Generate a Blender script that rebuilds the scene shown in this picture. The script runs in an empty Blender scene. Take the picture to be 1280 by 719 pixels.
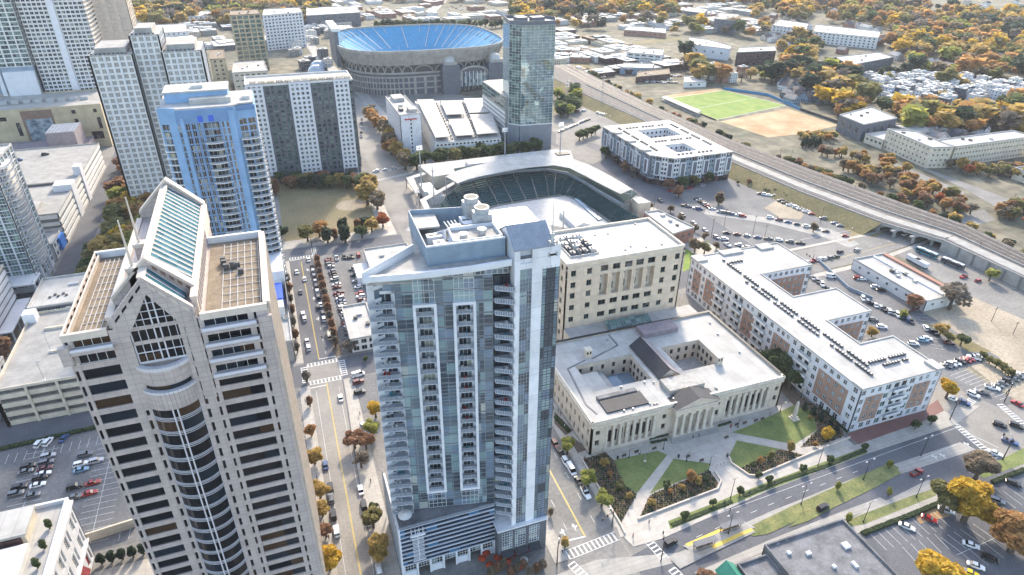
import bpy, math, random
import numpy as np
from mathutils import Vector, Matrix
random.seed(7); rnd = random.Random(11)
S = bpy.context.scene
COL = S.collection
R = math.radians
# ------------------------------------------------------------------ survey: camera pose and measuring helpers
FPX = 826.7                      # focal length in pixels of the 1280 px wide photograph
TH, RO, AZ, HC = R(29.823), R(-0.5896), R(-20.026), 170.0
def _pose():
    F = np.array([0, math.cos(TH), -math.sin(TH)]); Rt = np.array([1., 0, 0]); U = np.array([0, math.sin(TH), math.cos(TH)])
    c, s = math.cos(RO), math.sin(RO)
    Rr, Ur = c*Rt - s*U, s*Rt + c*U
    G = np.array([[math.cos(AZ), -math.sin(AZ), 0], [math.sin(AZ), math.cos(AZ), 0], [0, 0, 1]])
    return G @ F, G @ Rr, G @ Ur
CF, CR, CU = _pose()
def ray(px, py): return CF + CR*(px-640)/FPX - CU*(py-359.5)/FPX
def G(px, py, z=0.0):            # measured photo point -> world point at height z (east = along B, north = along A)
    d = ray(px, py); t = (z-HC)/d[2]; return (float(d[0]*t), float(d[1]*t))
def GP(pts, z=0.0): return [G(p[0], p[1], z) for p in pts]
# ------------------------------------------------------------------ materials
MATS = {}
def mat(name, col, rough=0.8, var=0.12, scale=0.5, col2=None, metal=0.0, spec=0.5, bump=0.0, fine=None, trans=0.0, detail=4, patch=0.0):
    m = bpy.data.materials.new(name); m.use_nodes = True; nt = m.node_tree; N = nt.nodes; Lk = nt.links
    b = N['Principled BSDF']
    b.inputs['Roughness'].default_value = rough; b.inputs['Metallic'].default_value = metal
    b.inputs['Specular IOR Level'].default_value = spec
    c2 = col2 or tuple(max(0, c*(1-var*2.2)) for c in col)
    geo = N.new('ShaderNodeNewGeometry')
    nz = N.new('ShaderNodeTexNoise'); nz.inputs['Scale'].default_value = scale; nz.inputs['Detail'].default_value = detail
    nz.inputs['Roughness'].default_value = 0.6
    Lk.new(geo.outputs['Position'], nz.inputs['Vector'])
    rp = N.new('ShaderNodeValToRGB'); rp.color_ramp.elements[0].position = 0.35; rp.color_ramp.elements[1].position = 0.65
    rp.color_ramp.elements[0].color = (*c2, 1); rp.color_ramp.elements[1].color = (*col, 1)
    Lk.new(nz.outputs['Fac'], rp.inputs['Fac']); out = rp.outputs['Color']
    if fine:                      # second, finer noise multiplied in (fine = (scale, strength))
        n2 = N.new('ShaderNodeTexNoise'); n2.inputs['Scale'].default_value = fine[0]; n2.inputs['Detail'].default_value = 3
        Lk.new(geo.outputs['Position'], n2.inputs['Vector'])
        mr = N.new('ShaderNodeMapRange'); mr.inputs[1].default_value = 0.3; mr.inputs[2].default_value = 0.7
        mr.inputs[3].default_value = 1-fine[1]; mr.inputs[4].default_value = 1+fine[1]*0.5
        Lk.new(n2.outputs['Fac'], mr.inputs[0])
        mx = N.new('ShaderNodeMix'); mx.data_type = 'RGBA'; mx.blend_type = 'MULTIPLY'; mx.inputs[0].default_value = 1
        Lk.new(out, mx.inputs[6]); Lk.new(mr.outputs[0], mx.inputs[7]); out = mx.outputs[2]
    if patch:                     # repaired rectangles and lanes of differing age
        vo = N.new('ShaderNodeTexVoronoi'); vo.distance = 'CHEBYCHEV'; vo.inputs['Scale'].default_value = .07
        nv = N.new('ShaderNodeTexNoise'); nv.inputs['Scale'].default_value = .9; nv.inputs['Detail'].default_value = 6; Lk.new(geo.outputs['Position'], nv.inputs['Vector'])
        Lk.new(geo.outputs['Position'], vo.inputs['Vector']); mr = N.new('ShaderNodeMapRange'); mr.inputs[3].default_value = 1-patch; mr.inputs[4].default_value = 1+patch
        Lk.new(vo.outputs['Color'], mr.inputs[0]); ck = N.new('ShaderNodeMapRange'); ck.inputs[1].default_value = .495; ck.inputs[2].default_value = .505; ck.inputs[3].default_value = .78; ck.inputs[4].default_value = 1
        ab = N.new('ShaderNodeMath'); ab.operation = 'SUBTRACT'; ab.inputs[1].default_value = .5; Lk.new(nv.outputs['Fac'], ab.inputs[0]); a2 = N.new('ShaderNodeMath'); a2.operation = 'ABSOLUTE'; Lk.new(ab.outputs[0], a2.inputs[0])
        ck.inputs[1].default_value = .0; ck.inputs[2].default_value = .012; Lk.new(a2.outputs[0], ck.inputs[0]); ml = N.new('ShaderNodeMath'); ml.operation = 'MULTIPLY'; Lk.new(mr.outputs[0], ml.inputs[0]); Lk.new(ck.outputs[0], ml.inputs[1])
        mx = N.new('ShaderNodeMix'); mx.data_type = 'RGBA'; mx.blend_type = 'MULTIPLY'; mx.inputs[0].default_value = 1; Lk.new(out, mx.inputs[6]); Lk.new(ml.outputs[0], mx.inputs[7]); out = mx.outputs[2]
    Lk.new(out, b.inputs['Base Color'])
    if bump:
        bp = N.new('ShaderNodeBump'); bp.inputs['Strength'].default_value = bump; bp.inputs['Distance'].default_value = 0.1
        Lk.new(nz.outputs['Fac'], bp.inputs['Height']); Lk.new(bp.outputs[0], b.inputs['Normal'])
    if trans:
        tr = N.new('ShaderNodeBsdfTranslucent'); Lk.new(out, tr.inputs['Color'])
        ms = N.new('ShaderNodeMixShader'); ms.inputs[0].default_value = trans
        Lk.new(b.outputs[0], ms.inputs[1]); Lk.new(tr.outputs[0], ms.inputs[2]); Lk.new(ms.outputs[0], N['Material Output'].inputs[0])
    MATS[name] = m; return m
def cellmat(name, cols, cell, rough=0.07, metal=0.0, spec=0.6, rot=0.0, weights=None, glossvar=0.0):
    """Glass (or cladding) whose panes differ: one colour per cell of a world-space lattice."""
    m = bpy.data.materials.new(name); m.use_nodes = True; nt = m.node_tree; N = nt.nodes; Lk = nt.links
    b = N['Principled BSDF']; b.inputs['Roughness'].default_value = rough; b.inputs['Metallic'].default_value = metal
    b.inputs['Specular IOR Level'].default_value = spec
    geo = N.new('ShaderNodeNewGeometry')
    sn = N.new('ShaderNodeVectorMath'); sn.operation = 'SNAP'; sn.inputs[1].default_value = cell
    Lk.new(geo.outputs['Position'], sn.inputs[0])
    wn = N.new('ShaderNodeTexWhiteNoise'); wn.noise_dimensions = '3D'; Lk.new(sn.outputs[0], wn.inputs['Vector'])
    rp = N.new('ShaderNodeValToRGB'); rp.color_ramp.interpolation = 'CONSTANT'
    n = len(cols); w = weights or [1/n]*n; pos = 0
    for i, c in enumerate(cols):
        e = rp.color_ramp.elements[i] if i < 2 else rp.color_ramp.elements.new(pos)
        e.position = pos; e.color = (*c, 1); pos += w[i]
    Lk.new(wn.outputs['Value'], rp.inputs['Fac']); Lk.new(rp.outputs['Color'], b.inputs['Base Color'])
    nz = N.new('ShaderNodeTexNoise'); nz.inputs['Scale'].default_value = 0.35; Lk.new(geo.outputs['Position'], nz.inputs['Vector'])
    bp = N.new('ShaderNodeBump'); bp.inputs['Strength'].default_value = 0.25; bp.inputs['Distance'].default_value = 0.05
    Lk.new(nz.outputs['Fac'], bp.inputs['Height']); Lk.new(bp.outputs[0], b.inputs['Normal'])
    MATS[name] = m; return m
def gridmat(name, col, line, bw, bh, mortar=0.04, rough=0.7, var=0.08, offset=0.0, scale=0.3):
    """Panelled cladding, paving or brick: a Brick Texture laid on world coordinates; walls use (along, z), floors (x, y)."""
    m = mat(name, col, rough, var, scale); nt = m.node_tree; N = nt.nodes; Lk = nt.links; b = N['Principled BSDF']
    src = b.inputs['Base Color'].links[0].from_socket
    geo = N.new('ShaderNodeNewGeometry'); sp = N.new('ShaderNodeSeparateXYZ'); Lk.new(geo.outputs['Position'], sp.inputs[0])
    sn = N.new('ShaderNodeSeparateXYZ'); Lk.new(geo.outputs['True Normal'], sn.inputs[0])
    az = N.new('ShaderNodeMath'); az.operation = 'ABSOLUTE'; Lk.new(sn.outputs[2], az.inputs[0])
    fl = N.new('ShaderNodeMath'); fl.operation = 'GREATER_THAN'; fl.inputs[1].default_value = 0.7; Lk.new(az.outputs[0], fl.inputs[0])
    xy = N.new('ShaderNodeMath'); xy.operation = 'ADD'; Lk.new(sp.outputs[0], xy.inputs[0]); Lk.new(sp.outputs[1], xy.inputs[1])
    mu = N.new('ShaderNodeMix'); Lk.new(fl.outputs[0], mu.inputs[0]); Lk.new(xy.outputs[0], mu.inputs[2]); Lk.new(sp.outputs[0], mu.inputs[3])
    mv = N.new('ShaderNodeMix'); Lk.new(fl.outputs[0], mv.inputs[0]); Lk.new(sp.outputs[2], mv.inputs[2]); Lk.new(sp.outputs[1], mv.inputs[3])
    cb = N.new('ShaderNodeCombineXYZ'); Lk.new(mu.outputs[0], cb.inputs[0]); Lk.new(mv.outputs[0], cb.inputs[1])
    br = N.new('ShaderNodeTexBrick'); br.offset = offset; br.inputs['Scale'].default_value = 1.0
    br.inputs['Brick Width'].default_value = bw; br.inputs['Row Height'].default_value = bh
    br.inputs['Mortar Size'].default_value = mortar; br.inputs['Mortar Smooth'].default_value = 0.1
    br.inputs['Color2'].default_value = (0.9, 0.9, 0.9, 1); br.inputs['Color1'].default_value = (1, 1, 1, 1)
    br.inputs['Mortar'].default_value = tuple(line[i]/max(col[i], .01) for i in range(3)) + (1,)
    Lk.new(cb.outputs[0], br.inputs['Vector'])
    mx = N.new('ShaderNodeMix'); mx.data_type = 'RGBA'; mx.blend_type = 'MULTIPLY'; mx.inputs[0].default_value = 1
    Lk.new(src, mx.inputs[6]); Lk.new(br.outputs['Color'], mx.inputs[7]); Lk.new(mx.outputs[2], b.inputs['Base Color'])
    return m
# ------------------------------------------------------------------ mesh builder
class MB:
    def __init__(s): s.v = []; s.f = []; s.m = []
    def add(s, vs, fs, m):
        o = len(s.v); s.v += [tuple(p) for p in vs]; s.f += [tuple(i+o for i in f) for f in fs]; s.m += [m]*len(fs); return s
    def box(s, x0, y0, z0, x1, y1, z1, m):
        return s.add([(x0,y0,z0),(x1,y0,z0),(x1,y1,z0),(x0,y1,z0),(x0,y0,z1),(x1,y0,z1),(x1,y1,z1),(x0,y1,z1)],
              [(0,3,2,1),(4,5,6,7),(0,1,5,4),(1,2,6,5),(2,3,7,6),(3,0,4,7)], m)
    def obox(s, a, b, o0, o1, z0, z1, m):
        """box along a->b; o0/o1 = offsets to the RIGHT (outward) of a->b"""
        L = math.hypot(b[0]-a[0], b[1]-a[1]) or 1; nx, ny = (b[1]-a[1])/L, -(b[0]-a[0])/L
        P = [(a[0]+nx*o1, a[1]+ny*o1), (b[0]+nx*o1, b[1]+ny*o1), (b[0]+nx*o0, b[1]+ny*o0), (a[0]+nx*o0, a[1]+ny*o0)]
        return s.prism(P, z0, z1, m)
    def prism(s, P, z0, z1, m, mt=None, bot=True):
        n = len(P); A = sum(P[i][0]*P[(i+1)%n][1]-P[(i+1)%n][0]*P[i][1] for i in range(n))
        if A < 0: P = P[::-1]
        vs = [(p[0],p[1],z0) for p in P] + [(p[0],p[1],z1) for p in P]
        s.add(vs, [(i,(i+1)%n,n+(i+1)%n,n+i) for i in range(n)] + ([tuple(range(n))[::-1]] if bot else []), m)
        o = len(s.v)-2*n; s.f.append(tuple(range(o+n, o+2*n))); s.m.append(mt or m); return s
    def quad(s, a, b, c, d, m): return s.add([a,b,c,d], [(0,1,2,3)], m)
    def slab(s, pts, t, m, mt=None):
        """a (possibly tilted) polygon given CCW from above, thickened down by t"""
        n = len(pts); vs = list(pts) + [(p[0],p[1],p[2]-t) for p in pts]
        s.add(vs, [tuple(range(n, 2*n))[::-1]] + [((i+1)%n, i, n+i, n+(i+1)%n) for i in range(n)], m)
        o = len(s.v)-2*n; s.f.append(tuple(range(o, o+n))); s.m.append(mt or m); return s
    def tube(s, p, q, r0, r1, m, n=8, cap=True):
        p, q = Vector(p), Vector(q); d = (q-p).normalized(); u = d.orthogonal().normalized(); w = d.cross(u)
        vs = []
        for c, r in ((p, r0), (q, r1)):
            for i in range(n): a = 2*math.pi*i/n; vs.append(tuple(c + (u*math.cos(a)+w*math.sin(a))*r))
        fs = [(i,(i+1)%n,n+(i+1)%n,n+i) for i in range(n)]
        if cap: fs += [tuple(range(n))[::-1], tuple(range(n,2*n))]
        return s.add(vs, fs, m)
    def ball(s, c, r, m, n=8, k=5, sz=1.0):
        vs = [(c[0],c[1],c[2]-r*sz)]; 
        for j in range(1, k):
            t = math.pi*j/k
            for i in range(n): a = 2*math.pi*i/n; vs.append((c[0]+r*math.sin(t)*math.cos(a), c[1]+r*math.sin(t)*math.sin(a), c[2]-r*sz*math.cos(t)))
        vs.append((c[0],c[1],c[2]+r*sz)); e = len(vs)-1
        fs = [(0,1+(i+1)%n,1+i) for i in range(n)]
        for j in range(k-2):
            for i in range(n): a = 1+j*n; fs.append((a+i, a+(i+1)%n, a+n+(i+1)%n, a+n+i))
        a = 1+(k-2)*n; fs += [(a+i, a+(i+1)%n, e) for i in range(n)]
        return s.add(vs, fs, m)
    def mesh(s, name, org=(0,0,0), smooth=False):
        me = bpy.data.meshes.new(name); names = []
        for x in s.m:
            if x not in names: names.append(x)
        ox, oy, oz = org
        me.from_pydata([(x-ox, y-oy, z-oz) for x, y, z in s.v], [], s.f)
        for x in names: me.materials.append(MATS[x])
        idx = {x: i for i, x in enumerate(names)}
        me.polygons.foreach_set('material_index', [idx[x] for x in s.m])
        if smooth: me.polygons.foreach_set('use_smooth', [True]*len(s.f))
        me.update(); return me
def tag(o, label=None, cat=None, group=None, kind=None):
    if label: o['label'] = label
    if cat: o['category'] = cat
    if group: o['group'] = group
    if kind: o['kind'] = kind
    return o
def link(name, data=None, loc=(0,0,0), rz=0.0, parent=None):
    o = bpy.data.objects.new(name, data); COL.objects.link(o)
    o.location = loc; o.rotation_euler = (0,0,rz)
    if parent: o.parent = parent
    return o
def struct(name, mb, kind='structure'):
    return tag(link(name, mb.mesh(name)), kind=kind)
def single(name, mb, label, cat, group=None, loc=None, smooth=False):
    """a thing that is one mesh, its origin at its base"""
    xs = [v[0] for v in mb.v]; ys = [v[1] for v in mb.v]; zs = [v[2] for v in mb.v]
    org = loc or ((min(xs)+max(xs))/2, (min(ys)+max(ys))/2, min(zs))
    return tag(link(name, mb.mesh(name, org, smooth), org), label, cat, group)
def offset(P, d):
    """inset a CCW polygon by d"""
    n = len(P); out = []
    for i in range(n):
        a, b, c = P[i-1], P[i], P[(i+1)%n]
        def ln(p, q):
            L = math.hypot(q[0]-p[0], q[1]-p[1]); nx, ny = -(q[1]-p[1])/L, (q[0]-p[0])/L
            return (p[0]+nx*d, p[1]+ny*d), (q[0]-p[0], q[1]-p[1])
        (p, u), (q, w) = ln(a, b), ln(b, c); den = u[0]*w[1]-u[1]*w[0]
        if abs(den) < 1e-6: out.append(q); continue
        t = ((q[0]-p[0])*w[1]-(q[1]-p[1])*w[0])/den; out.append((p[0]+u[0]*t, p[1]+u[1]*t))
    return out
def rect(x0, y0, x1, y1): return [(x0,y0),(x1,y0),(x1,y1),(x0,y1)]
WCACHE = {}
def window_mesh(w, h, d, style):
    k = (round(w,2), round(h,2), round(d,2), style)
    if k in WCACHE: return WCACHE[k]
    glass, frame, nx, nz = style
    b = MB(); b.box(0, d-0.05, 0, w, d+0.06, h, glass); t = 0.07 if w > 1 else .05
    if frame:
        for i in range(nx+1): x = min(max((w)*i/max(nx,1)-t/2, 0), w-t); b.box(x, d-0.13, 0, x+t, d-0.052, h, frame)
        for i in range(nz+1): z = min(max(h*i/max(nz,1)-t/2, 0), h-t); b.box(0, d-0.11, z, w, d-0.052, z+t, frame)
    me = b.mesh('window'); WCACHE[k] = (me, b); return WCACHE[k]
class Bld:
    """a building: an Empty at its base, wall / roof / window / ... parts"""
    def __init__(s, name, label, cat, P=None, group=None, cap=100):
        s.P = P; s.name = name; s.parts = {}; s.win = []; s.cap = cap
        cx = sum(p[0] for p in P)/len(P); cy = sum(p[1] for p in P)/len(P); s.o = (cx, cy, 0)
        s.root = tag(link(name, None, s.o), label, cat, group)
    def mb(s, part):
        return s.parts.setdefault(part, MB())
    def one(s, part, mb, parent=None, smooth=False, label=None):      # a part that is an object of its own right away
        o = link(part, mb.mesh(part, s.o, smooth), (0,0,0), 0, parent or s.root)
        if label: o['label'] = label
        return o
    def core(s, P, z0, z1, m, inset=0.35):
        s.mb('wall').prism(offset(P, inset) if inset else P, z0, z1-0.01, m); return s
    def wallgrid(s, a, b, z0, z1, cols, rows, ww, wh, m, d=0.35, sill=None, style=('glass_dark','frame_white',1,1), sp=None, skip=None, endpier=None, spm=None, keep=True):
        L = math.hypot(b[0]-a[0], b[1]-a[1]); ux, uy = (b[0]-a[0])/L, (b[1]-a[1])/L
        W = s.mb('wall'); ep = endpier if endpier is not None else max((L-cols*ww)/(cols+1), 0.2)
        gap = (L-2*ep-cols*ww)/max(cols-1, 1) if cols > 1 else 0
        pt = lambda t: (a[0]+ux*t, a[1]+uy*t)
        xs = [ep + i*(ww+gap) for i in range(cols)]
        edges = [0] + [x for i in range(cols) for x in (xs[i], xs[i]+ww)] + [L]
        for i in range(0, len(edges), 2):
            if edges[i+1]-edges[i] > 0.02: W.obox(pt(edges[i]), pt(edges[i+1]), -d-.02, 0, z0, z1, m)
        fh = (z1-z0)/rows; sl = sill if sill is not None else (fh-wh)*0.6
        zz = [z0] + [z for r in range(rows) for z in (z0+r*fh+sl, z0+r*fh+sl+wh)] + [z1]
        for i in range(0, len(zz), 2):
            if zz[i+1]-zz[i] > 0.02: W.obox(pt(0.01), pt(L-0.01), -d-.02, -0.05, zz[i], zz[i+1], spm or m)
        ang = math.atan2(uy, ux)
        for r in range(rows):
            for i in range(cols):
                if skip and skip(i, r): continue
                p = pt(xs[i]); s.win.append((p[0], p[1], z0+r*fh+sl, ang, ww, wh, d, style))
        return s
    def roof(s, P, z, m='roof_white', par=0.9, pt=0.4, pm=None, part='roof'):
        """roof sheet with a parapet ring; the ring caps the piers below"""
        b = MB(); n = len(P); I = offset(P, pt); O = offset(P, -0.06); pm = pm or m
        b.prism(offset(P, pt-.01), z+0.005, z+0.12, m)
        for i in range(n):
            j = (i+1) % n
            vs = [(O[i][0],O[i][1]),(O[j][0],O[j][1]),(I[j][0],I[j][1]),(I[i][0],I[i][1])]
            b.prism(vs, z+0.003, z+par, pm)
        s.one(part, b); return s
    def finish(s):
        for k, b in s.parts.items():
            if b.f: s.one(k, b)
        ws = s.win
        def near(w):
            nx, ny = math.sin(w[3]), -math.cos(w[3]); vx, vy = -w[0], -w[1]
            D = math.sqrt(w[0]**2+w[1]**2+(HC-w[2])**2); facing = (nx*vx+ny*vy)/D
            return facing/D**2*w[4]*w[5] if facing > 0 else -1+facing/D
        ws.sort(key=near, reverse=True)
        for w in ws[:s.cap]:
            me, _ = window_mesh(w[4], w[5], w[6], w[7])
            link('window', me, (w[0]-s.o[0], w[1]-s.o[1], w[2]), w[3], s.root)
        if len(ws) > s.cap:
            b = MB()
            for w in ws[s.cap:]:
                _, t = window_mesh(w[4], w[5], w[6], w[7]); c, sn = math.cos(w[3]), math.sin(w[3])
                b.add([(w[0]+c*x-sn*y, w[1]+sn*x+c*y, w[2]+z) for x, y, z in t.v], [], 'x'); o = len(b.v)-len(t.v)
                b.f += [tuple(i+o for i in f) for f in t.f]; b.m += t.m
            tag(s.one('windows' if s.cap else 'window_panes', b), kind='stuff')
        return s.root
def block(name, label, cat, P, z1, cols_f, rows, ww, wh, wallm='concrete', roofm='roof_white', style=('glass_dark','frame_white',1,1), cap=30, z0=0, d=0.3, par=0.9, group=None, base=None, spm=None):
    """plain building on polygon P (CCW): window grid on every side; cols_f = bay width in metres"""
    B = Bld(name, label, cat, P, group, cap); B.core(P, z0, z1, wallm, d)
    n = len(P)
    zb = z0 + (base or 0.0)
    for i in range(n):
        a, b = P[i], P[(i+1)%n]; L = math.hypot(b[0]-a[0], b[1]-a[1]); c = max(1, int(L/cols_f))
        if base: B.mb('wall').obox(a, b, -d-.02, 0, z0, zb, wallm)
        B.wallgrid(a, b, zb, z1, c, rows, min(ww, L/c*0.85), wh, wallm, d=d, style=style, spm=spm)
    B.roof(P, z1, roofm, par)
    return B
# ------------------------------------------------------------------ palette (real-world base colours, plus reflections painted into some glass)
mat('asphalt', (.13,.132,.145), .9, col2=(.095,.098,.11), scale=.06, fine=(1.5,.2), patch=.12)
mat('asphalt_old', (.25,.235,.215), .9, col2=(.175,.168,.158), scale=.05, fine=(.8,.18), patch=.12)
mat('street_tan', (.29,.268,.24), .9, col2=(.215,.20,.18), scale=.05, fine=(1.2,.15), patch=.09)
mat('lot', (.19,.185,.18), .9, col2=(.13,.13,.133), scale=.045, fine=(.9,.22), patch=.14)
mat('concrete', (.36,.345,.32), .85, .12, .2, fine=(2,.12))
mat('concrete_dark', (.20,.20,.20), .85, .15, .2, fine=(2,.15))
gridmat('sidewalk', (.40,.37,.33), (.27,.25,.22), 1.5, 1.5, .05)
gridmat('plaza_stone', (.47,.43,.38), (.34,.31,.27), 3.0, 3.0, .06)
gridmat('track', (.36,.34,.31), (.22,.21,.19), 6.0, 1.5, .05)
gridmat('brick_paving', (.23,.10,.085), (.16,.08,.07), .5, .25, .03, offset=.5)
mat('mulch', (.20,.145,.105), .95, col2=(.105,.08,.06), scale=1.2, fine=(4,.4))
mat('lawn', (.20,.225,.07), .95, col2=(.125,.165,.05), scale=.16, fine=(2.2,.3))
mat('dry_grass', (.23,.18,.085), .95, col2=(.13,.12,.05), scale=.04, fine=(.6,.3))
mat('verge_grass', (.24,.23,.09), .95, col2=(.12,.15,.05), scale=.22, fine=(1.6,.3))
mat('park_grass', (.26,.20,.11), .95, col2=(.19,.16,.08), scale=.05, fine=(.8,.25))
mat('fence_blue', (.05,.22,.40), .7, .1, .5)
mat('field', (.23,.29,.06), .95, col2=(.13,.23,.035), scale=.08, fine=(1.5,.15))
mat('dirt', (.46,.35,.21), .95, col2=(.36,.21,.10), scale=.05, fine=(.7,.2))
mat('gravel', (.42,.35,.26), .95, col2=(.28,.23,.17), scale=.035, fine=(.8,.25))
mat('hedge', (.045,.075,.02), .9, .35, 2.5, bump=1.0, fine=(6,.5))
mat('paint_line', (.72,.72,.70), .7, .12, .8); mat('paint_yellow', (.62,.40,.06), .7, .15, .8); mat('tactile', (.75,.52,.10), .7, .1, .8)
mat('ground', (.22,.19,.135), .95, col2=(.10,.10,.065), scale=.018, fine=(.09,.6), detail=10)
gridmat('roof_white', (.47,.455,.43), (.37,.36,.34), 3.4, 22, .12, .8, .12, 0, .12); mat('roof_dirty', (.43,.41,.38), .8, .14, .12, fine=(.7,.2))
mat('roof_grey', (.20,.20,.21), .8, .2, .25, fine=(1.2,.2)); mat('roof_tan', (.27,.21,.145), .9, col2=(.17,.125,.085), scale=.35, fine=(3,.25))
mat('roof_charcoal', (.028,.03,.04), .7, .15, .3); mat('stone_cap', (.60,.51,.43), .7, .08, .4)
mat('stripe_white', (.52,.50,.47), .7, .12, .5)
gridmat('granite', (.48,.40,.365), (.30,.25,.245), 1.9, 1.24, .05, .55); mat('granite_light', (.58,.55,.56), .5, .05, .5)
gridmat('limestone', (.66,.56,.45), (.50,.42,.33), 1.6, .8, .035); mat('limestone_plain', (.66,.58,.48), .8, .1, .5)
gridmat('beige_precast', (.72,.585,.44), (.54,.43,.32), 4.2, 3.0, .06, .8)
mat('white_panel', (.64,.65,.68), .5, .05, .3); mat('offwhite', (.66,.65,.63), .7, .06, .3); mat('cream', (.60,.53,.42), .8, .1, .3)
gridmat('white_clad', (.76,.76,.78), (.5,.5,.53), 6, 6.7, .07, .45)
mat('bluegrey', (.23,.30,.37), .6, .1, .3); mat('slategrey', (.115,.125,.15), .6, .12, .3); mat('balcony_grey', (.42,.45,.50), .6, .08, .4)
mat('blue_wall', (.20,.36,.56), .65, .08, .2); mat('blue_deep', (.13,.25,.43), .65, .08, .2); mat('vivid_blue', (.02,.10,.55), .4, .05, .3)
mat('tan_stone', (.50,.42,.28), .8, .14, .12); mat('brown_panel', (.20,.13,.10), .7, .1, .3); mat('mauve_panel', (.25,.21,.23), .7, .12, .4)
gridmat('brick_red', (.34,.15,.10), (.42,.30,.24), .6, .22, .02, .85, offset=.5); gridmat('brick_grey', (.13,.135,.155), (.08,.08,.09), .8, .3, .03, .8, offset=.5)
gridmat('brick_orange', (.35,.21,.155), (.42,.31,.25), .6, .22, .02, .85, offset=.5); mat('brick_dark', (.10,.05,.045), .85, .15, .5)
mat('metal_roof', (.24,.27,.32), .45, .08, .6); mat('green_roof', (.03,.22,.15), .5, .1, .5); mat('steel', (.35,.36,.37), .45, .08, .5, metal=.6)
mat('galv', (.42,.43,.44), .5, .1, 1.0, metal=.3); mat('black_metal', (.025,.025,.028), .5, .1, 1); mat('hvac', (.55,.54,.51), .6, .12, .8)
mat('hvac_dark', (.10,.10,.10), .7, .2, 1.0); mat('frame_white', (.72,.72,.70), .5, .04, .5); mat('frame_dark', (.05,.05,.055), .5, .1, .5)
mat('frame_green', (.10,.24,.22), .5, .1, .5); mat('rail_glass', (.33,.38,.44), .15, .08, .5)
cellmat('glass_dark', [(.008,.009,.012),(.014,.015,.018),(.03,.03,.032),(.10,.10,.095)], (2.3,2.3,3.3), weights=[.45,.3,.15,.1])
cellmat('glass_black', [(.004,.005,.007),(.008,.008,.010),(.045,.024,.012),(.010,.016,.024)], (7.1,9,3.72), weights=[.42,.28,.12,.18], rough=.05, spec=.3)  # the brown panes are reflections painted into the glass colour
cellmat('glass_teal', [(.06,.08,.10),(.13,.18,.22),(.22,.33,.35),(.30,.41,.43),(.18,.25,.33),(.46,.48,.44)], (2.35,2.35,3.4), weights=[.24,.26,.16,.10,.20,.04], rough=.04, spec=.9, metal=.3)  # panes lightened so the colour itself carries pale reflections
cellmat('glass_louvre', [(.012,.02,.04),(.02,.035,.07),(.04,.13,.24),(.01,.016,.03)], (3.1,3,1.7), weights=[.45,.25,.12,.18], rough=.2)
cellmat('glass_green', [(.05,.09,.09),(.09,.15,.14),(.16,.23,.20),(.03,.05,.06)], (2.5,2.5,1.9), rough=.1)
cellmat('glass_tower', [(.30,.42,.44),(.36,.48,.50),(.24,.36,.40)], (3,3,2.1), rough=.03, metal=.85)
cellmat('glass_skylight', [(.045,.125,.15),(.06,.15,.18),(.035,.10,.125)], (1.4,2.6,40), rough=.6, spec=0.0)
cellmat('glass_pale', [(.16,.22,.26),(.24,.31,.34),(.08,.11,.14),(.34,.38,.38)], (3,3,3.2), rough=.1, metal=.25)
cellmat('glass_mix', [(.02,.022,.028),(.05,.06,.07),(.16,.19,.20),(.30,.30,.24)], (2,2,3.1), weights=[.5,.25,.17,.08])
mat('seat_blue', (.06,.29,.49), .9, .08, .3, fine=(1.6,.12)); mat('seat_teal', (.012,.055,.062), .95, .12, .3, fine=(1.5,.3))
mat('screen_art', (.03,.06,.10), .3, col2=(.30,.38,.42), scale=.25, detail=6); mat('mural_blue', (.02,.25,.70), .6, col2=(.02,.10,.40), scale=.5)
mat('awning_red', (.20,.012,.018), .8, .1, .6); mat('red_letter', (.55,.03,.03), .5, .05, 1); mat('bark', (.11,.085,.065), .9, .2, 2)
mat('umbrella_white', (.62,.61,.59), .8, .04, 1); mat('red_orange', (.65,.10,.03), .6, .1, 1); mat('rail_ballast', (.19,.17,.155), .95, .2, .3, fine=(2,.3))
mat('rail_steel', (.16,.12,.10), .5, .1, 1); mat('tyre', (.02,.02,.02), .9, .1, 3); mat('car_glass', (.012,.014,.017), .06, .1, 1); mat('lamp_red', (.35,.02,.02), .4, .1, 1); mat('lamp_white', (.8,.8,.78), .2, .02, 1)
_a = MATS['rail_glass'].node_tree.nodes['Principled BSDF'].inputs['Alpha']; _a.default_value = .42
mat('deck_glass', (.33,.38,.44), .15, .08, .5)
PAINT = {'white': (.78,.78,.78), 'silver': (.42,.43,.45), 'grey': (.14,.15,.165), 'black': (.015,.015,.018), 'blue': (.035,.08,.20), 'red': (.34,.02,.02), 'maroon': (.12,.015,.02), 'yellow': (.75,.52,.02), 'teal': (.05,.20,.25), 'lightblue': (.16,.30,.42), 'beige': (.42,.37,.28)}
for k, c in PAINT.items(): mat('paint_'+k, c, .28, .02, 1, metal=.25 if k in ('silver','grey') else 0, spec=.6)
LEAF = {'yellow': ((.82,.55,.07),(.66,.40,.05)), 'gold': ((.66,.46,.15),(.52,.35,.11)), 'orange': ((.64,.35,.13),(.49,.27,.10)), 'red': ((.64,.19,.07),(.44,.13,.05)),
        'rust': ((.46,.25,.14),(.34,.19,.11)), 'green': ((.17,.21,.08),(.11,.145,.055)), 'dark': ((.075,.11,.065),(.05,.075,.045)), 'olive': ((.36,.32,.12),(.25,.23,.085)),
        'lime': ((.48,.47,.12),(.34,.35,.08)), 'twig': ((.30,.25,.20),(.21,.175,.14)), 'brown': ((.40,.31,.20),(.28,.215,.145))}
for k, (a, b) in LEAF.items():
    mat('leaf_'+k+'_light', a, .8, .18, .6, trans=.5); mat('leaf_'+k+'_dark', b, .85, .18, .6, trans=.45)
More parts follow.
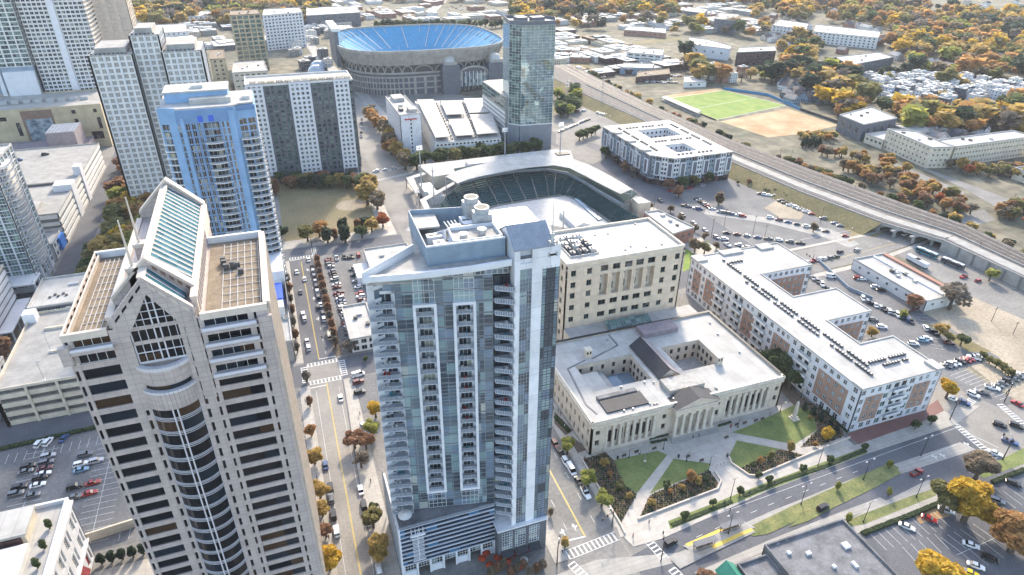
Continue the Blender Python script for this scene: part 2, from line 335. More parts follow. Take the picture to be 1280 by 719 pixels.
# ------------------------------------------------------------------ helpers for walls with odd openings
def wallcols(B, a, b, z0, z1, cols, m, d=0.4, style=('glass_dark','frame_white',1,1)):
    """cols = [(centre along wall, width, [(z, h), ...])]"""
    L = math.hypot(b[0]-a[0], b[1]-a[1]); ux, uy = (b[0]-a[0])/L, (b[1]-a[1])/L; W = B.mb('wall')
    pt = lambda t: (a[0]+ux*t, a[1]+uy*t); cols = sorted(cols); e = 0; ang = math.atan2(uy, ux)
    for c, w, ops in cols:
        if c-w/2-e > .02: W.obox(pt(e), pt(c-w/2), -d-.02, 0, z0, z1, m)
        zz = z0
        for o in sorted(ops):
            if o[0]-zz > .02: W.obox(pt(c-w/2-.01), pt(c+w/2+.01), -d-.02, -0.03, zz, o[0], m)
            st = o[2] if len(o) > 2 else style; p = pt(c-w/2)
            if st: B.win.append((p[0], p[1], o[0], ang, w, o[1], d, st))
            zz = o[0]+o[1]
        W.obox(pt(c-w/2-.01), pt(c+w/2+.01), -d-.02, -0.03, zz, z1, m); e = c+w/2
    if L-e > .02: W.obox(pt(e), pt(L), -d-.02, 0, z0, z1, m)
def xz(mb, pts, y0, y1, m):
    """polygon in the XZ plane (counter-clockwise seen from the south) extruded from y0 to y1"""
    n = len(pts); vs = [(x, y0, z) for x, z in pts] + [(x, y1, z) for x, z in pts]
    mb.add(vs, [tuple(range(n)), tuple(range(n, 2*n))[::-1]] + [((i+1)%n, i, n+i, n+(i+1)%n) for i in range(n)], m)
def part_obj(B, name, mb, **k): return B.one(name, mb, **k)

# ================================================================== 1. granite tower with the glass gable (left foreground)
def granite_tower():
    XL, XR, Y0, Y1, Z = -44.0, -7.5, 124.0, 160.8, 100.0
    CL, CR_ = -35.8, -20.6
    B = Bld('office_tower', 'granite office tower with black ribbon windows and glass gabled roof, nearest on the left', 'skyscraper', rect(XL, Y0, XR, Y1), cap=100)
    W = B.mb('wall'); g = 'granite'
    W.box(XL+.5, Y0+.5, 0, CL, Y1-.5, 98.7, g); W.box(CR_, Y0+.5, 0, XR-.5, Y1-.5, 98.7, g)
    W.box(CL-.01, Y0+.52, 0, CR_+.01, 177, 101.5, g)
    z0 = 3.28; fh = 3.72; wide = ('glass_black', None, 1, 1); nar = ('glass_black', 'frame_dark', 1, 1)
    W.box(XL, Y0, 0, XR, Y0+.5, z0, g)
    rows = 26
    def seg(x0, x1, ww, st, ra=0, rb=26, d=.45, wh=2.4, sill=.9, ep=None):
        B.wallgrid((x0, Y0), (x1, Y0), z0+ra*fh, z0+rb*fh, 1, rb-ra, ww, wh, g, d=d, sill=sill, style=st, endpier=ep)
    seg(XL, -43.0, .55, nar, ep=.25); seg(-43.0, -35.7, 6.5, wide, 0, 24, ep=.4)
    seg(-43.0, -35.7, 6.3, ('glass_black','frame_white',4,1), 24, 26, ep=.5)
    seg(-35.7, -33.4, .62, nar, ep=1.2); seg(-24.2, -21.7, .62, nar, ep=.9); seg(-21.7, -20.3, .5, nar, ep=.7)
    seg(-20.3, -10.8, 8.5, wide, 0, 22, ep=.6); seg(-20.3, -10.8, 8.3, ('glass_black','frame_white',4,1), 22, 26, ep=.6)
    seg(-10.8, -9.6, .5, nar, ep=.5); W.box(-9.6, Y0, z0, XR, Y0+.5, Z, g)
    # east face: a dense screen of recessed windows between projecting fins; west and north the same
    B.wallgrid((XR, Y0+.5), (XR, Y1), z0, Z, 11, 26, 1.7, 2.5, 'stone_cap', d=.5, sill=.7, style=nar)  # sunlit warmth put into the colour: paler stone here and on the fins
    B.wallgrid((XR, Y1), (CR_, Y1), z0, Z, 4, 26, 1.8, 2.4, g, d=.45, style=wide)
    B.wallgrid((CL, Y1), (XL, Y1), z0, Z, 3, 26, 1.8, 2.4, g, d=.45, style=wide)
    B.wallgrid((XL, Y1), (XL, Y0+.5), z0, Z, 11, 26, 1.7, 2.4, g, d=.45, style=wide)
    for k in range(13):
        y = Y0+1.6+k*2.95; b = MB(); b.box(XR, y, 0, XR+.55, y+.75, 99.4, 'stone_cap'); W.box(XR, y, 0, XR+.55, y+.75, 99.4, 'stone_cap')
    # terrace copings in front of the recessed top floors
    for r in (22, 23, 24, 25):
        cop = MB(); z = z0+r*fh+.35; cop.box(-20.2, Y0-1.15, z, -10.0, Y0+.1, z+.5, 'granite_light'); cop.tube((-20.2, Y0-1.1, z+.55), (-10.0, Y0-1.1, z+.55), .38, .38, 'granite_light', 10)
        cop.box(-20.3, Y0-1.3, z-.5, -9.7, Y0-.002, z+.02, g); B.one('terrace_coping', cop)
    for r in (25,):
        cop = MB(); z = z0+r*fh+.35; cop.box(-43, Y0-.9, z, -35.9, Y0+.1, z+.5, 'granite_light'); cop.tube((-43, Y0-.85, z+.5), (-35.9, Y0-.85, z+.5), .35, .35, 'granite_light', 10)
        cop.box(-43.1, Y0-1.0, z-.5, -35.8, Y0-.002, z+.02, g)
    W.box(XL-.9, Y0-1.0, 94.2, XL+.95, Y0-.002, 98.3, g); W.box(-9.6, Y0-.9, 92, XR+.55, Y0-.002, 98.0, g)
    B.one('terrace_coping', cop)
    # bowed bay
    cx, hw, bulge = -28.8, 4.6, 2.3; Rr = (hw*hw+bulge*bulge)/(2*bulge); yc = Y0-bulge+Rr+.2; n = 14; a0 = math.asin(hw/Rr)
    arc = [(cx+Rr*math.sin(-a0+2*a0*i/n), yc-Rr*math.cos(-a0+2*a0*i/n)) for i in range(n+1)]
    def band(mb, za, zb, o, m, th=.25, i0=0, i1=n):
        for i in range(i0, i1): mb.obox(arc[i], arc[i+1], -th+o, o, za, zb, m)
    core = B.mb('wall'); core.prism([(p[0], p[1]+.5) for p in arc]+[(cx+hw, Y0+.6), (cx-hw, Y0+.6)], 0, 80.0, 'concrete_dark')
    fr = MB()
    for r in range(21):
        zb = z0+r*fh; w = MB(); band(w, zb+.65, zb+fh-.12, -.05, 'glass_black', .3); B.one('bay_window', w)
        band(fr, zb+.52, zb+.64, .1, 'granite_light', .4); band(fr, zb+.12, zb+.24, .1, 'granite_light', .4); band(fr, zb-.12, zb+.52, -.08, 'glass_black', .2)
        band(fr, zb+fh-.34, zb+fh-.24, .06, 'granite_light', .2)
    for t in (6.55, 7.75):
        i = int(t); f = t-i; px = arc[i][0]+(arc[i+1][0]-arc[i][0])*f; py = arc[i][1]+(arc[i+1][1]-arc[i][1])*f
        fr.box(px-.13, py-.22, 3, px+.13, py+.2, 80.6, 'granite_light')
    for t in (0.1, 13.9):
        i = int(t); fr.box(arc[i if t < 1 else 14][0]-.14, arc[0][1]-.1, 3, arc[i if t < 1 else 14][0]+.14, arc[0][1]+.4, 80.6, 'granite_light')
    B.one('bay_frame', fr)
    sp = MB(); band(sp, 80.6, 84.6, .35, g, 1.4); band(sp, 84.6, 85.2, .5, 'granite_light', 1.0); band(sp, 86.6, 90.2, .05, g, 1.2); band(sp, 90.2, 91.0, .35, 'granite_light', 1.0)
    sp.prism([(p[0], p[1]+1.0) for p in arc]+[(cx+hw, Y0+.6), (cx-hw, Y0+.6)], 80, 90.3, 'granite'); B.one('bay_parapet', sp)
    w = MB(); band(w, 85.2, 86.6, -.5, 'glass_black', .3); B.one('bay_window', w)
    # gable with the pointed window
    G0 = B.mb('gable'); ax, az, ez = -28.0, 109.7, 101.4
    xz(G0, [(CL, 84), (CR_-.6, 84), (CR_-.6, ez), (ax, az), (CL, ez)], Y0+.75, Y0+1.9, g)
    for s in (-1, 1):                                   # raking stone beams and side piers, proud of the window
        xo, xi = ax+s*7.25, ax+s*4.9
        q = [(xo, ez-.4), (xi, ez-3.3), (ax, az-3.2), (ax, az+.5), (xo, ez+.9)]
        xz(G0, q if s < 0 else q[::-1], Y0-.25, Y0+.75, g)
        q = [(min(xo, xi), 80), (max(xo, xi), 80), (max(xo, xi), ez-.5 if xo > xi else ez-3.3), (min(xo, xi), ez-.5 if xo < xi else ez-3.3)]
        xz(G0, q, Y0-.02, Y0+.76, g)
        for k in range(4):                              # slots along the raking beams
            f0, f1 = .12+k*.22, .26+k*.22; zz = lambda f: ez+.3+(az-ez)*f-.9
            xx = lambda f: xo+(ax-xo)*f
            p = [(xx(f0), zz(f0)-.35), (xx(f1), zz(f1)-.35), (xx(f1), zz(f1)+.25), (xx(f0), zz(f0)+.25)]
            xz(G0, p if s < 0 else p[::-1], Y0-.29, Y0-.25, 'stone_cap' if s > 0 else 'glass_black')
    pw = MB(); half = 4.75; ztop = lambda x: az-3.4-abs(x-ax)*(8.3/7.25)
    xz(pw, [(ax-half, 91.2), (ax+half, 91.2), (ax+half, ztop(ax+half)), (ax, az-3.4), (ax-half, ztop(ax-half))], Y0+.45, Y0+.74, 'glass_black')
    pf = B.one('gable_window', pw); fm = MB()
    for x in (-4.7, -3.3, -1.95, -.55, .55, 1.95, 3.3, 4.7):
        w2 = .06 if abs(x) in (3.3, 1.95) else .13
        fm.box(ax+x-w2, Y0+.3, 91.2, ax+x+w2, Y0+.44, ztop(ax+x)+.2, 'granite_light' if w2 < .2 else g)
    for z, t in ((91.3, .2), (93.6, .1), (95.9, .42), (99.2, .42), (101.0, .07), (102.7, .07), (104.4, .07)):
        hx = min(half, (az-3.4-z)/(8.3/7.25)); fm.box(ax-hx, Y0+.27, z-t, ax+hx, Y0+.43, z+t, g if t > .3 else 'granite_light')
    o = link('window_frame', fm.mesh('window_frame', B.o), parent=pf)
    # skylights: low front one, then the stepped-up long one
    def skyl(y0, y1, zr, ze, xe, n, step):
        G0.box(ax-1.0, y0, 98.7, ax-.02, y1, zr-.1, g); G0.box(ax-1.3, y0, zr-.12, ax+.1, y1, zr+.3, 'stone_cap')
        for s in (1,):
            m = MB(); dx = (xe-ax)*s
            a, b_, c, d_ = (ax, y0, zr), (ax+dx, y0, ze), (ax+dx, y1, ze), (ax, y1, zr)
            P = [a, b_, c, d_]
            if s < 0: P = P[::-1]
            m.slab(P, .25, 'glass_skylight'); sk = B.one('skylight', m); bars = MB()
            for k in range(n+1):
                y = y0+(y1-y0)*k/n; q = [(ax, y-.1, zr+.1), (ax+dx, y-.1, ze+.1), (ax+dx, y+.1, ze+.1), (ax, y+.1, zr+.1)]
                bars.slab(q if s > 0 else q[::-1], .3, 'granite_light')
                if k < n:
                    y += (y1-y0)/n*.3; q = [(ax, y-.22, zr+.02), (ax+dx*.98, y-.22, ze+.02+(zr-ze)*.02), (ax+dx*.98, y+.22, ze+.02+(zr-ze)*.02), (ax, y+.22, zr+.02)]
                    bars.slab(q if s > 0 else q[::-1], .05, 'slategrey')
            link('glazing_bars', bars.mesh('glazing_bars', B.o), parent=sk)
    skyl(Y0+2.0, 130.4, 108.9, 102.3, -22.4, 2, 0); skyl(132.6, 175.0, 109.2, 103.2, -21.2, 19, 0)
    xz(G0, [(CL+.3, 100), (CR_-.2, 100), (CR_-.2, 103.0), (ax, 110.6), (CL+.3, 103.0)], 130.5, 132.5, g)
    xz(G0, [(CL+.3, 100), (CR_-.2, 100), (CR_-.2, 103.0), (ax, 110.4), (CL+.3, 103.0)], 175.1, 176.6, g)
    for y in (130.3, 174.9): 
        for s in (-1, 1):
            q = [(ax+s*7.6, 102.7), (ax, 110.4), (ax, 111.1), (ax+s*7.6, 103.5)]
            xz(G0, q[::-1] if s < 0 else q, y, y+2.1, 'stone_cap')
    for k in range(5):
        f0 = .1+k*.17; f1 = f0+.1
        q = [(ax+7.4*(1-f0), 101.8+7.6*f0), (ax+7.4*(1-f1), 101.8+7.6*f1), (ax+7.4*(1-f1), 102.5+7.6*f1), (ax+7.4*(1-f0), 102.5+7.6*f0)]
        xz(G0, q, 130.42, 130.5, 'brown_panel')
    G0.box(ax-.3, 132.5, 109.2, ax+.3, 175, 109.8, 'stone_cap')
    for x, s in ((CL, -1), (CR_, 1)):                   # parapet walls beside the skylight, with openings
        y = Y0+1.9; zt = 102.9 if s > 0 else 101.2
        G0.box(x-.5, y, 98.7, x+.5, 175, zt, 'stone_cap'); G0.box(x-.65, y, zt, x+.65, 175, zt+.6, 'stone_cap')
        for k in range(14): G0.box(x+s*.57, y+1.2+k*2.5, 99.4, x+s*.6, y+2.4+k*2.5, zt-.3, 'mauve_panel')
    # roof decks of both wings with the white pipe grid
    for x0, x1 in ((XL, CL-.55), (CR_+.55, XR)):
        rf = MB(); rf.box(x0+.7, Y0+.7, 98.7, x1-.05 if x0 == XL else x1-.7, Y1-.7, 98.9, 'roof_tan')
        rd = B.one('roof_deck', rf); pp = MB()
        pp.box(x0-.05, Y0-.05, 98.9, x1, Y0+.75, 100.4, 'stone_cap'); pp.box(x0-.05, Y1-.75, 98.9, x1, Y1, 100.5, 'white_panel')
        if x0 == XL:
            for k in (0, .75): pp.box(x0-.05+k, Y0+.75, 98.9, x0+.3+k, Y1-.75, 100.4-k*.5, 'stone_cap')
        else:
            pp.box(x1-.7, Y0+.75, 98.9, x1+.6, Y1-.75, 100.5, 'stone_cap')
        B.one('parapet', pp); gr = MB(); w = x1-x0
        for f in (.30, .42, .54, .66, .78, .9): gr.box(x0+w*f, Y0+2.2, 99.0, x0+w*f+.14, Y1-2.5, 99.1, 'stripe_white')
        for k in range(10):
            y = Y0+2.4+k*3.35; gr.box(x0+w*.3, y, 99.02, x0+w*.9, y+.12, 99.12, 'stripe_white')
        B.one('roof_grid', gr)
        if x0 != XL:
            un = MB()
            for k in range(7): x = x0+3+rnd.random()*5; y = Y0+17+rnd.random()*7; un.box(x, y, 99, x+1.1, y+.9, 99.9+rnd.random()*.6, 'hvac_dark')
            B.one('roof_unit', un)
    for y, zt in ((131.4, 118.8), (142.5, 119.2)):      # masts on their stone piers
        p = MB(); p.box(-31.6, y-.9, 100, -29.6, y+.9, 108.4, g); p.box(-31.8, y-1.1, 108.4, -29.4, y+1.1, 109.2, 'stone_cap'); B.one('mast_pier', p)
        p = MB(); p.tube((-30.6, y, 109.2), (-30.6, y, zt), .28, .12, 'stone_cap', 8); B.one('mast', p)
    B.finish()
granite_tower()

# ================================================================== 2. glass and white residential tower (centre)
def condo_tower():
    A, E = (13.5, 134.5), (42.0, 128.5); L = math.hypot(E[0]-A[0], E[1]-A[1]); ux, uy = (E[0]-A[0])/L, (E[1]-A[1])/L; ang = math.atan2(uy, ux)
    pt = lambda t, o=0: (A[0]+ux*t+uy*o, A[1]+uy*t-ux*o)                 # o > 0 = outward
    X = lambda x: (x-A[0])/ux
    Pb = [A, E, (46, 127.7), (57.0, 125.6), (57.0, 149), (28, 153), (26.3, 139.5)]
    B = Bld('condominium_tower', 'pale glass condominium tower with two tall white balcony frames and a white fin, centre foreground', 'skyscraper', Pb, cap=100)
    W = B.mb('wall'); Z0, FH, NF = 21.0, 3.4, 22; ZT = Z0+FH*NF+1.2         # 97
    W.prism([pt(1.5, -2.1), pt(L, -2.1), (46, 130.2), (46.4, 148.6), (28.3, 153), (26.3, 139.8)], 0, ZT-.1, 'bluegrey')
    balc = []                                                            # (t0, t1, first floor, last floor)
    T = [X(13.5), X(19.6), X(23.8), X(28.6), X(33.0), X(37.7), L]
    gl3 = ('glass_teal', 'galv', 2, 2)
    for k in range(NF):
        z = Z0+k*FH
        for i in (1, 3, 5):                                              # curtain wall bays
            p = pt(T[i]); B.win.append((p[0], p[1], z+.28, ang, T[i+1]-T[i], FH-.3, .12, gl3 if rnd.random() < .7 else ('glass_teal', 'galv', 2, 3)))
        for i in (0, 2, 4):
            top = NF-3 if i else NF-2
            if i and (k > top or k < 2):
                p = pt(T[i]); B.win.append((p[0], p[1], z+.28, ang, T[i+1]-T[i], FH-.3, .12, ('glass_teal', 'frame_white', 4, 2)))
                continue
            if not i and k > top: continue
            p = pt(T[i]+.9, -1.55); B.win.append((p[0], p[1], z+.3, ang, T[i+1]-T[i]-1.8, 2.3, .25, ('glass_mix', 'frame_white', 3, 1)))
            b = MB(); lo = 1.1 if i == 0 else .05
            q = lambda t, o: pt(t, o)
            b.prism([q(T[i]+.1, -1.95), q(T[i+1]-.1, -1.95), q(T[i+1]-.1, lo), q(T[i]+.1, lo)], z-.02, z+.26, 'balcony_grey')
            b.obox(q(T[i]+.15, lo-.05), q(T[i+1]-.15, lo-.05), -.04, 0, z+.3, z+1.3, 'rail_glass')
            b.obox(q(T[i]+.15, lo-.05), q(T[i+1]-.15, lo-.05), -.07, .03, z+1.3, z+1.38, 'galv')
            for s in range(6): tt = T[i]+.2+(T[i+1]-T[i]-.4)*s/5; c = q(tt, lo-.05); b.box(c[0]-.03, c[1]-.05, z+.26, c[0]+.03, c[1]+.02, z+1.3, 'galv')
            B.one('balcony', b)
            for t in (T[i]+.05, T[i+1]-.3): W.prism([q(t, -2.05), q(t+.25, -2.05), q(t+.25, -.15), q(t, -.15)], z+.26, z+FH, 'white_panel')
            W.prism([q(T[i]+.3, -2.08), q(T[i]+.95, -2.08), q(T[i]+.95, -1.5), q(T[i]+.3, -1.5)], z+.26, z+FH, 'white_panel')
            W.prism([q(T[i+1]-.95, -2.08), q(T[i+1]-.3, -2.08), q(T[i+1]-.3, -1.5), q(T[i+1]-.95, -1.5)], z+.26, z+FH, 'white_panel')
            W.obox(q(T[i]+.1, -1.5), q(T[i+1]-.1, -1.5), -.5, 0, z+2.62, z+FH-.02, 'white_panel')
            r = rnd.random()
            if r < .5:                                                   # furniture on the balcony
                f = MB(); tt = T[i]+1.1+rnd.random()*1.8; c = q(tt, -.7); m = rnd.choice(['umbrella_white', 'frame_dark', 'umbrella_white', 'paint_teal', 'paint_red'])
                f.box(c[0], c[1]-.4, z+.28, c[0]+.7, c[1]+.4, z+.7, m); f.box(c[0], c[1]+.25, z+.7, c[0]+.7, c[1]+.4, z+1.2, m); c2 = q(tt+1.1, -.7); f.box(c2[0], c2[1]-.3, z+.28, c2[0]+.6, c2[1]+.3, z+.8, m)
                B.one('balcony_chairs', f)
    W.prism([pt(T[1], -2.1), pt(L, -2.1), pt(L, -.06), pt(T[1], -.06)], ZT-1.1, ZT, 'bluegrey')
    for i in (1, 3, 5): W.prism([pt(T[i]+.02, -2.1), pt(T[i+1]-.02, -2.1), pt(T[i+1]-.02, -.14), pt(T[i]+.02, -.14)], Z0, ZT-1.15, 'slategrey')
    for i in (2, 4):
        for za, zb in ((Z0, Z0+2*FH), (Z0+(NF-2)*FH, ZT-1.15)): W.prism([pt(T[i]+.02, -2.1), pt(T[i+1]-.02, -2.1), pt(T[i+1]-.02, -.14), pt(T[i]+.02, -.14)], za, zb, 'slategrey')
    for i in (2, 4):                                                     # the two tall white frames
        f = MB(); za, zb = Z0+2*FH-.2, Z0+(NF-2)*FH+.4
        f.obox(pt(T[i]-.35), pt(T[i]+.35), -.5, .75, za, zb, 'white_panel'); f.obox(pt(T[i+1]-.35), pt(T[i+1]+.35), -.5, .75, za, zb, 'white_panel')
        f.obox(pt(T[i]+.35), pt(T[i+1]-.35), -.5, .75, za, za+.8, 'white_panel'); f.obox(pt(T[i]+.35), pt(T[i+1]-.35), -.5, .75, zb-.8, zb, 'white_panel')
        B.one('balcony_frame', f)
    # west face (slim view) and rear
    for a, b in (((26.3, 139.5), A), ((28.3, 153), (26.3, 139.5)), ((46.4, 150), (28.3, 153))):
        LL = math.hypot(a[0]-b[0], a[1]-b[1]); B.wallgrid(a, b, Z0, ZT, max(2, int(LL/3.5)), NF, 2.3, 2.4, 'white_panel', d=.2, style=('glass_teal', 'frame_white', 2, 1))
    # angled balconies between the curtain wall and the white fin tower
    for k in range(-1, NF):
        z = Z0+k*FH; b = MB()
        b.prism([(42.1, 129.3), (42.1, 127.0), (46.4, 124.6), (46.4, 129.2)], z-.02, z+.26, 'balcony_grey')
        b.obox((42.15, 127.05), (46.3, 124.75), -.05, 0, z+.26, z+1.3, 'rail_glass'); b.obox((42.15, 127.05), (46.3, 124.75), -.07, .04, z+1.3, z+1.38, 'galv')
        for s in range(9): f = s/8; b.box(42.15+4.1*f-.03, 127.03-2.28*f, z+.26, 42.15+4.1*f+.03, 127.1-2.28*f, z+1.3, 'white_panel')
        B.one('balcony', b); B.win.append((42.3, 129.0, z+.3, math.atan2(-.6, 4), 3.9, 2.6, .2, ('glass_mix', 'frame_dark', 3, 1)))
        if rnd.random() < .5:
            f = MB(); m = rnd.choice(['umbrella_white', 'paint_teal', 'paint_lightblue', 'umbrella_white', 'paint_red']); f.box(43.2, 126.9, z+.28, 44.0, 127.7, z+.75, m); f.box(44.6, 126.5, z+.28, 45.2, 127.3, z+1.2, m); B.one('balcony_chairs', f)
    # white fin tower
    x0, x1, y, zb, zt = 46.2, 57.5, 125.0, 13.5, 104.4
    W.box(x0+.3, y+.45, 0, x1-.3, 148.6, zt-4, 'white_clad'); n = 24; fh = (98-zb)/n
    for xa, xb in ((x0, 47.5), (50.5, 53.1)): W.box(xa, y, zb, xb, y+.5, zt-1.2, 'white_clad')
    W.box(47.5, y, 98.0, 50.5, y+.5, 99.4, 'white_clad'); W.box(47.5, y, 103.1, 50.5, y+.5, zt-1.2, 'white_clad'); W.box(53.1, y, 97.3, x1, y+.5, zt-1.2, 'white_clad')
    W.box(x0, y+.5, 96, x0+.32, 148, zt-1.2, 'white_clad'); W.box(x1-.32, y+.5, 97.2, x1, 148, zt-1.2, 'white_clad'); W.box(x0+.3, 147.8, 96, x1-.3, 148.3, zt-1.2, 'white_clad')
    lv = MB(); [lv.box(47.6, y+.55, 99.5+.3*k, 50.4, y+.75, 99.62+.3*k, 'slategrey') for k in range(6)]; lv.box(47.5, y+.8, 99.4, 50.5, y+1, 103.1, 'balcony_grey'); B.one('louvre', lv)
    for k in range(n):
        z = zb+k*fh
        B.win.append((47.5, y, z, 0, 3.0, fh-.04 if k % 3 else fh-.25, .2, ('glass_teal', 'galv', 4, 3)))
        B.win.append((53.1, y, z, 0, 4.4, fh-.04, .12, ('glass_teal', 'frame_dark', 4, 4)))
        W.box(x1-.31, y+.3, z+fh-.5, x1-.05, 148, z+fh, 'slategrey'); B.win.append((x1-.1, y+.4, z, math.pi/2, 22, fh-.5, .1, ('glass_teal', 'frame_dark', 9, 2)))
    gp = MB()                                                            # pitched metal cap
    gp.slab([(x0-.2, y-.2, zt-1.2), (x1-1.6, y-.2, zt-1.2), (x1-1.6, 131, zt+2.4), (x0-.2, 131, zt+2.4)], .3, 'metal_roof')
    gp.slab([(x0-.2, 131, zt+2.4), (x1-1.6, 131, zt+2.4), (x1-1.6, 137, zt-1.2), (x0-.2, 137, zt-1.2)], .3, 'metal_roof')
    for k in range(15): xx = x0+.1+k*.66; gp.slab([(xx, y-.2, zt-1.1), (xx+.1, y-.2, zt-1.1), (xx+.1, 131, zt+2.5), (xx, 131, zt+2.5)], .1, 'bluegrey')
    B.one('metal_cap', gp); W.box(x0, 137, zt-4, x1, 148.3, zt-1.3, 'white_clad')
    gg = B.mb('wall')
    for xx in (x0, x1-2.0): gg.add([(xx, y, zt-1.3), (xx, 137, zt-1.3), (xx, 131, zt+2.1), (xx+.25, y, zt-1.3), (xx+.25, 137, zt-1.3), (xx+.25, 131, zt+2.1)], [(0,2,1), (3,4,5), (0,3,5,2), (1,2,5,4)], 'white_clad')
    m = MB(); m.tube((55.5, 125.6, zt-5), (55.5, 125.6, zt+9.5), .16, .06, 'galv', 6)
    for z in (zt-4, zt-1): m.box(54.6, 125.0, z, 56.4, 125.5, z+.5, 'galv'); m.box(54.4, 124.8, z-.2, 54.7, 125.2, z+1, 'galv'); m.box(56.3, 124.8, z-.2, 56.6, 125.2, z+1, 'galv')
    m.box(55.1, 125.2, zt-4.6, 55.9, 125.55, zt+1.5, 'hvac'); B.one('antenna_mast', m)
    # brick foot under the fin
    W.box(41.9, 124.2, 0, 57.0, 147, 13.2, 'brick_grey'); W.box(41.5, 123.9, 12.9, 57.2, 147, 13.5, 'white_clad')
    for xx in (42.9, 47.0, 51.4):
        for r in range(2): B.win.append((xx, 124.2, 5+r*3.7, 0, 3.2, 3.2, -.08, ('glass_pale', 'frame_white', 4, 3)))
        aw = MB(); aw.slab([(xx-.2, 122.2, 3.3), (xx+3.4, 122.2, 3.3), (xx+3.4, 124.2, 4.3), (xx-.2, 124.2, 4.3)], .1, 'black_metal'); aw.box(xx-.25, 122.2, 3.1, xx-.1, 124.2, 3.5, 'awning_red'); aw.box(xx+3.3, 122.2, 3.1, xx+3.45, 124.2, 3.5, 'awning_red'); B.one('awning', aw)
    # podium: striped louvre wall above a colonnade
    PY, px0, px1 = 127.7, 13.9, 41.9
    W.box(px0+.2, PY+.4, 5.5, px1, 134, 20.6, 'slategrey'); W.box(px0+.2, 133, 0, 40, 150, 20.6, 'slategrey'); W.box(px0+1.5, PY+3, 0, px1, 134, 5.5, 'concrete_dark')
    dk = MB(); dk.prism([(px0, PY-.1), (px1, PY-.1), (px1, 129.5), (14, 136.5)], 20.6, 20.9, 'roof_grey'); B.one('terrace', dk)
    lv = MB(); n = 9
    for k in range(n+1):
        z = 5.6+k*(15.0/n); lv.box(px0-.02, PY-.25, z, px1, PY+.2, z+.24 if k % 2 == 0 else z+.11, 'white_panel')
    lv.box(px0-.1, PY-.15, 20.7, px1, PY+.1, 21.6, 'rail_glass'); B.one('louvre_screen', lv)
    for k in range(n):
        z = 5.6+k*(15.0/n)+.33; w = MB(); w.box(px0+.1, PY+.05, z, px1-.1, PY+.38, z+15.0/n-.35, 'glass_louvre'); B.one('louvre_glass', w)
    sd = MB(); sd.box(px0-.15, PY-.3, 0, px0+.35, 150, 21.2, 'white_panel')
    for k in range(8): sd.box(px0-.3, PY+2+k*3.2, 1, px0-.14, PY+2.9+k*3.2, 20, 'bluegrey')
    B.one('side_wall', sd)
    ld = MB(); ld.box(17.2, PY-.5, 6.8, 20.9, PY-.26, 7.1, 'white_panel'); ld.box(18.9, PY-.5, 7, 19.15, PY-.26, 18.5, 'white_panel'); ld.box(16.9, PY-.9, 17.4, 21.2, PY-.26, 18.1, 'white_panel')
    for k in range(16): ld.box(17.4, PY-.42, 7.4+.62*k, 20.7, PY-.26, 7.6+.62*k, 'white_panel')
    for k in range(4): ld.box(17.2+k*1.1, PY-.6, 18.1, 17.4+k*1.1, PY-.3, 20.2, 'white_panel')
    B.one('stair_screen', ld)
    for k in range(8):
        x = px0+.2+k*3.9; c = MB(); c.box(x, PY-.2, 0, x+.55, PY+.4, 5.6, 'white_panel'); B.one('column', c)
        if k < 7:
            B.win.append((x+.6, PY, 2.9 if k % 2 == 0 else 3.2, 0, 3.2, 2.4, .3, ('glass_mix', 'frame_white', 4, 2)))
            if k % 2 == 0: sf = MB(); sf.box(x+.6, PY-.05, .2, x+3.8, PY+.25, 2.8, 'white_panel'); B.one('shop_panel', sf)
    # roof: sharp overhanging prow, screened plant deck
    rf = MB()
    prow = [(12.3, 128.6), (24.9, 126.6), (36, 125.6), (45.9, 125.8), (46.1, 148.4), (22, 156.5), (13.6, 150), (25.6, 137.6)]
    prow = [(12.3, 128.6), (24.9, 126.6), (36, 125.8), (45.9, 126.0), (46.1, 148.4), (28, 153.5), (25.8, 139.0)]
    rf.prism(prow, 98.9, 99.5, 'offwhite', 'roof_dirty'); rr = B.one('roof', rf)
    ed = MB()
    for i in range(3): ed.obox(prow[i], prow[i+1], -.45, .12, 99.2, 100.5, 'white_panel')
    ed.obox(prow[6], prow[0], -.3, .05, 99.5, 101.6, 'white_panel'); B.one('roof_edge', ed)
    cu = MB(); cu.prism([(22.5, 132.4), (42, 128.6), (45.9, 128.6), (46, 132), (23, 140)], ZT-1, 98.95, 'slategrey'); B.one('penthouse_wall', cu)
    for k in range(9): B.win.append((22.7+k*2.55, 132.2-k*.5, 96.2, math.atan2(-.5, 2.55), 2.5, 2.6, .02, ('glass_teal', 'frame_white', 2, 2)))
    tr = MB(); tr.prism([pt(0, .1), pt(T[2], .1), (24, 138.4)], ZT-2.0, ZT-1.6, 'roof_dirty'); B.one('penthouse_terrace', tr)
    tf = MB(); tf.box(16.6, 136.2, ZT-1.6, 17.4, 136.9, ZT-.8, 'umbrella_white'); tf.tube((16, 138, ZT-1.6), (16, 138, ZT-.6), .5, .5, 'umbrella_white', 10); tf.box(19, 137, ZT-1.6, 20.6, 138, ZT-1.1, 'umbrella_white'); B.one('terrace_furniture', tf)
    sc = MB()
    def ring(P, z0, z1, m, t=.25):
        n = len(P)
        for i in range(n): sc.obox(P[i], P[(i+1)%n], -t, 0, z0, z1, m)
    main = [(27.2, 130.6), (45.6, 129.9), (45.9, 150), (27.8, 153)]
    ring(main, 99.5, 104.2, 'bluegrey'); sc.obox(main[0], main[1], -.27, .05, 104.2, 104.6, 'white_panel')
    ring([(33.6, 130.9), (45.2, 130.5), (45.3, 138), (34.2, 138.5)], 103.4, 104.8, 'white_panel'); B.one('plant_screen', sc)
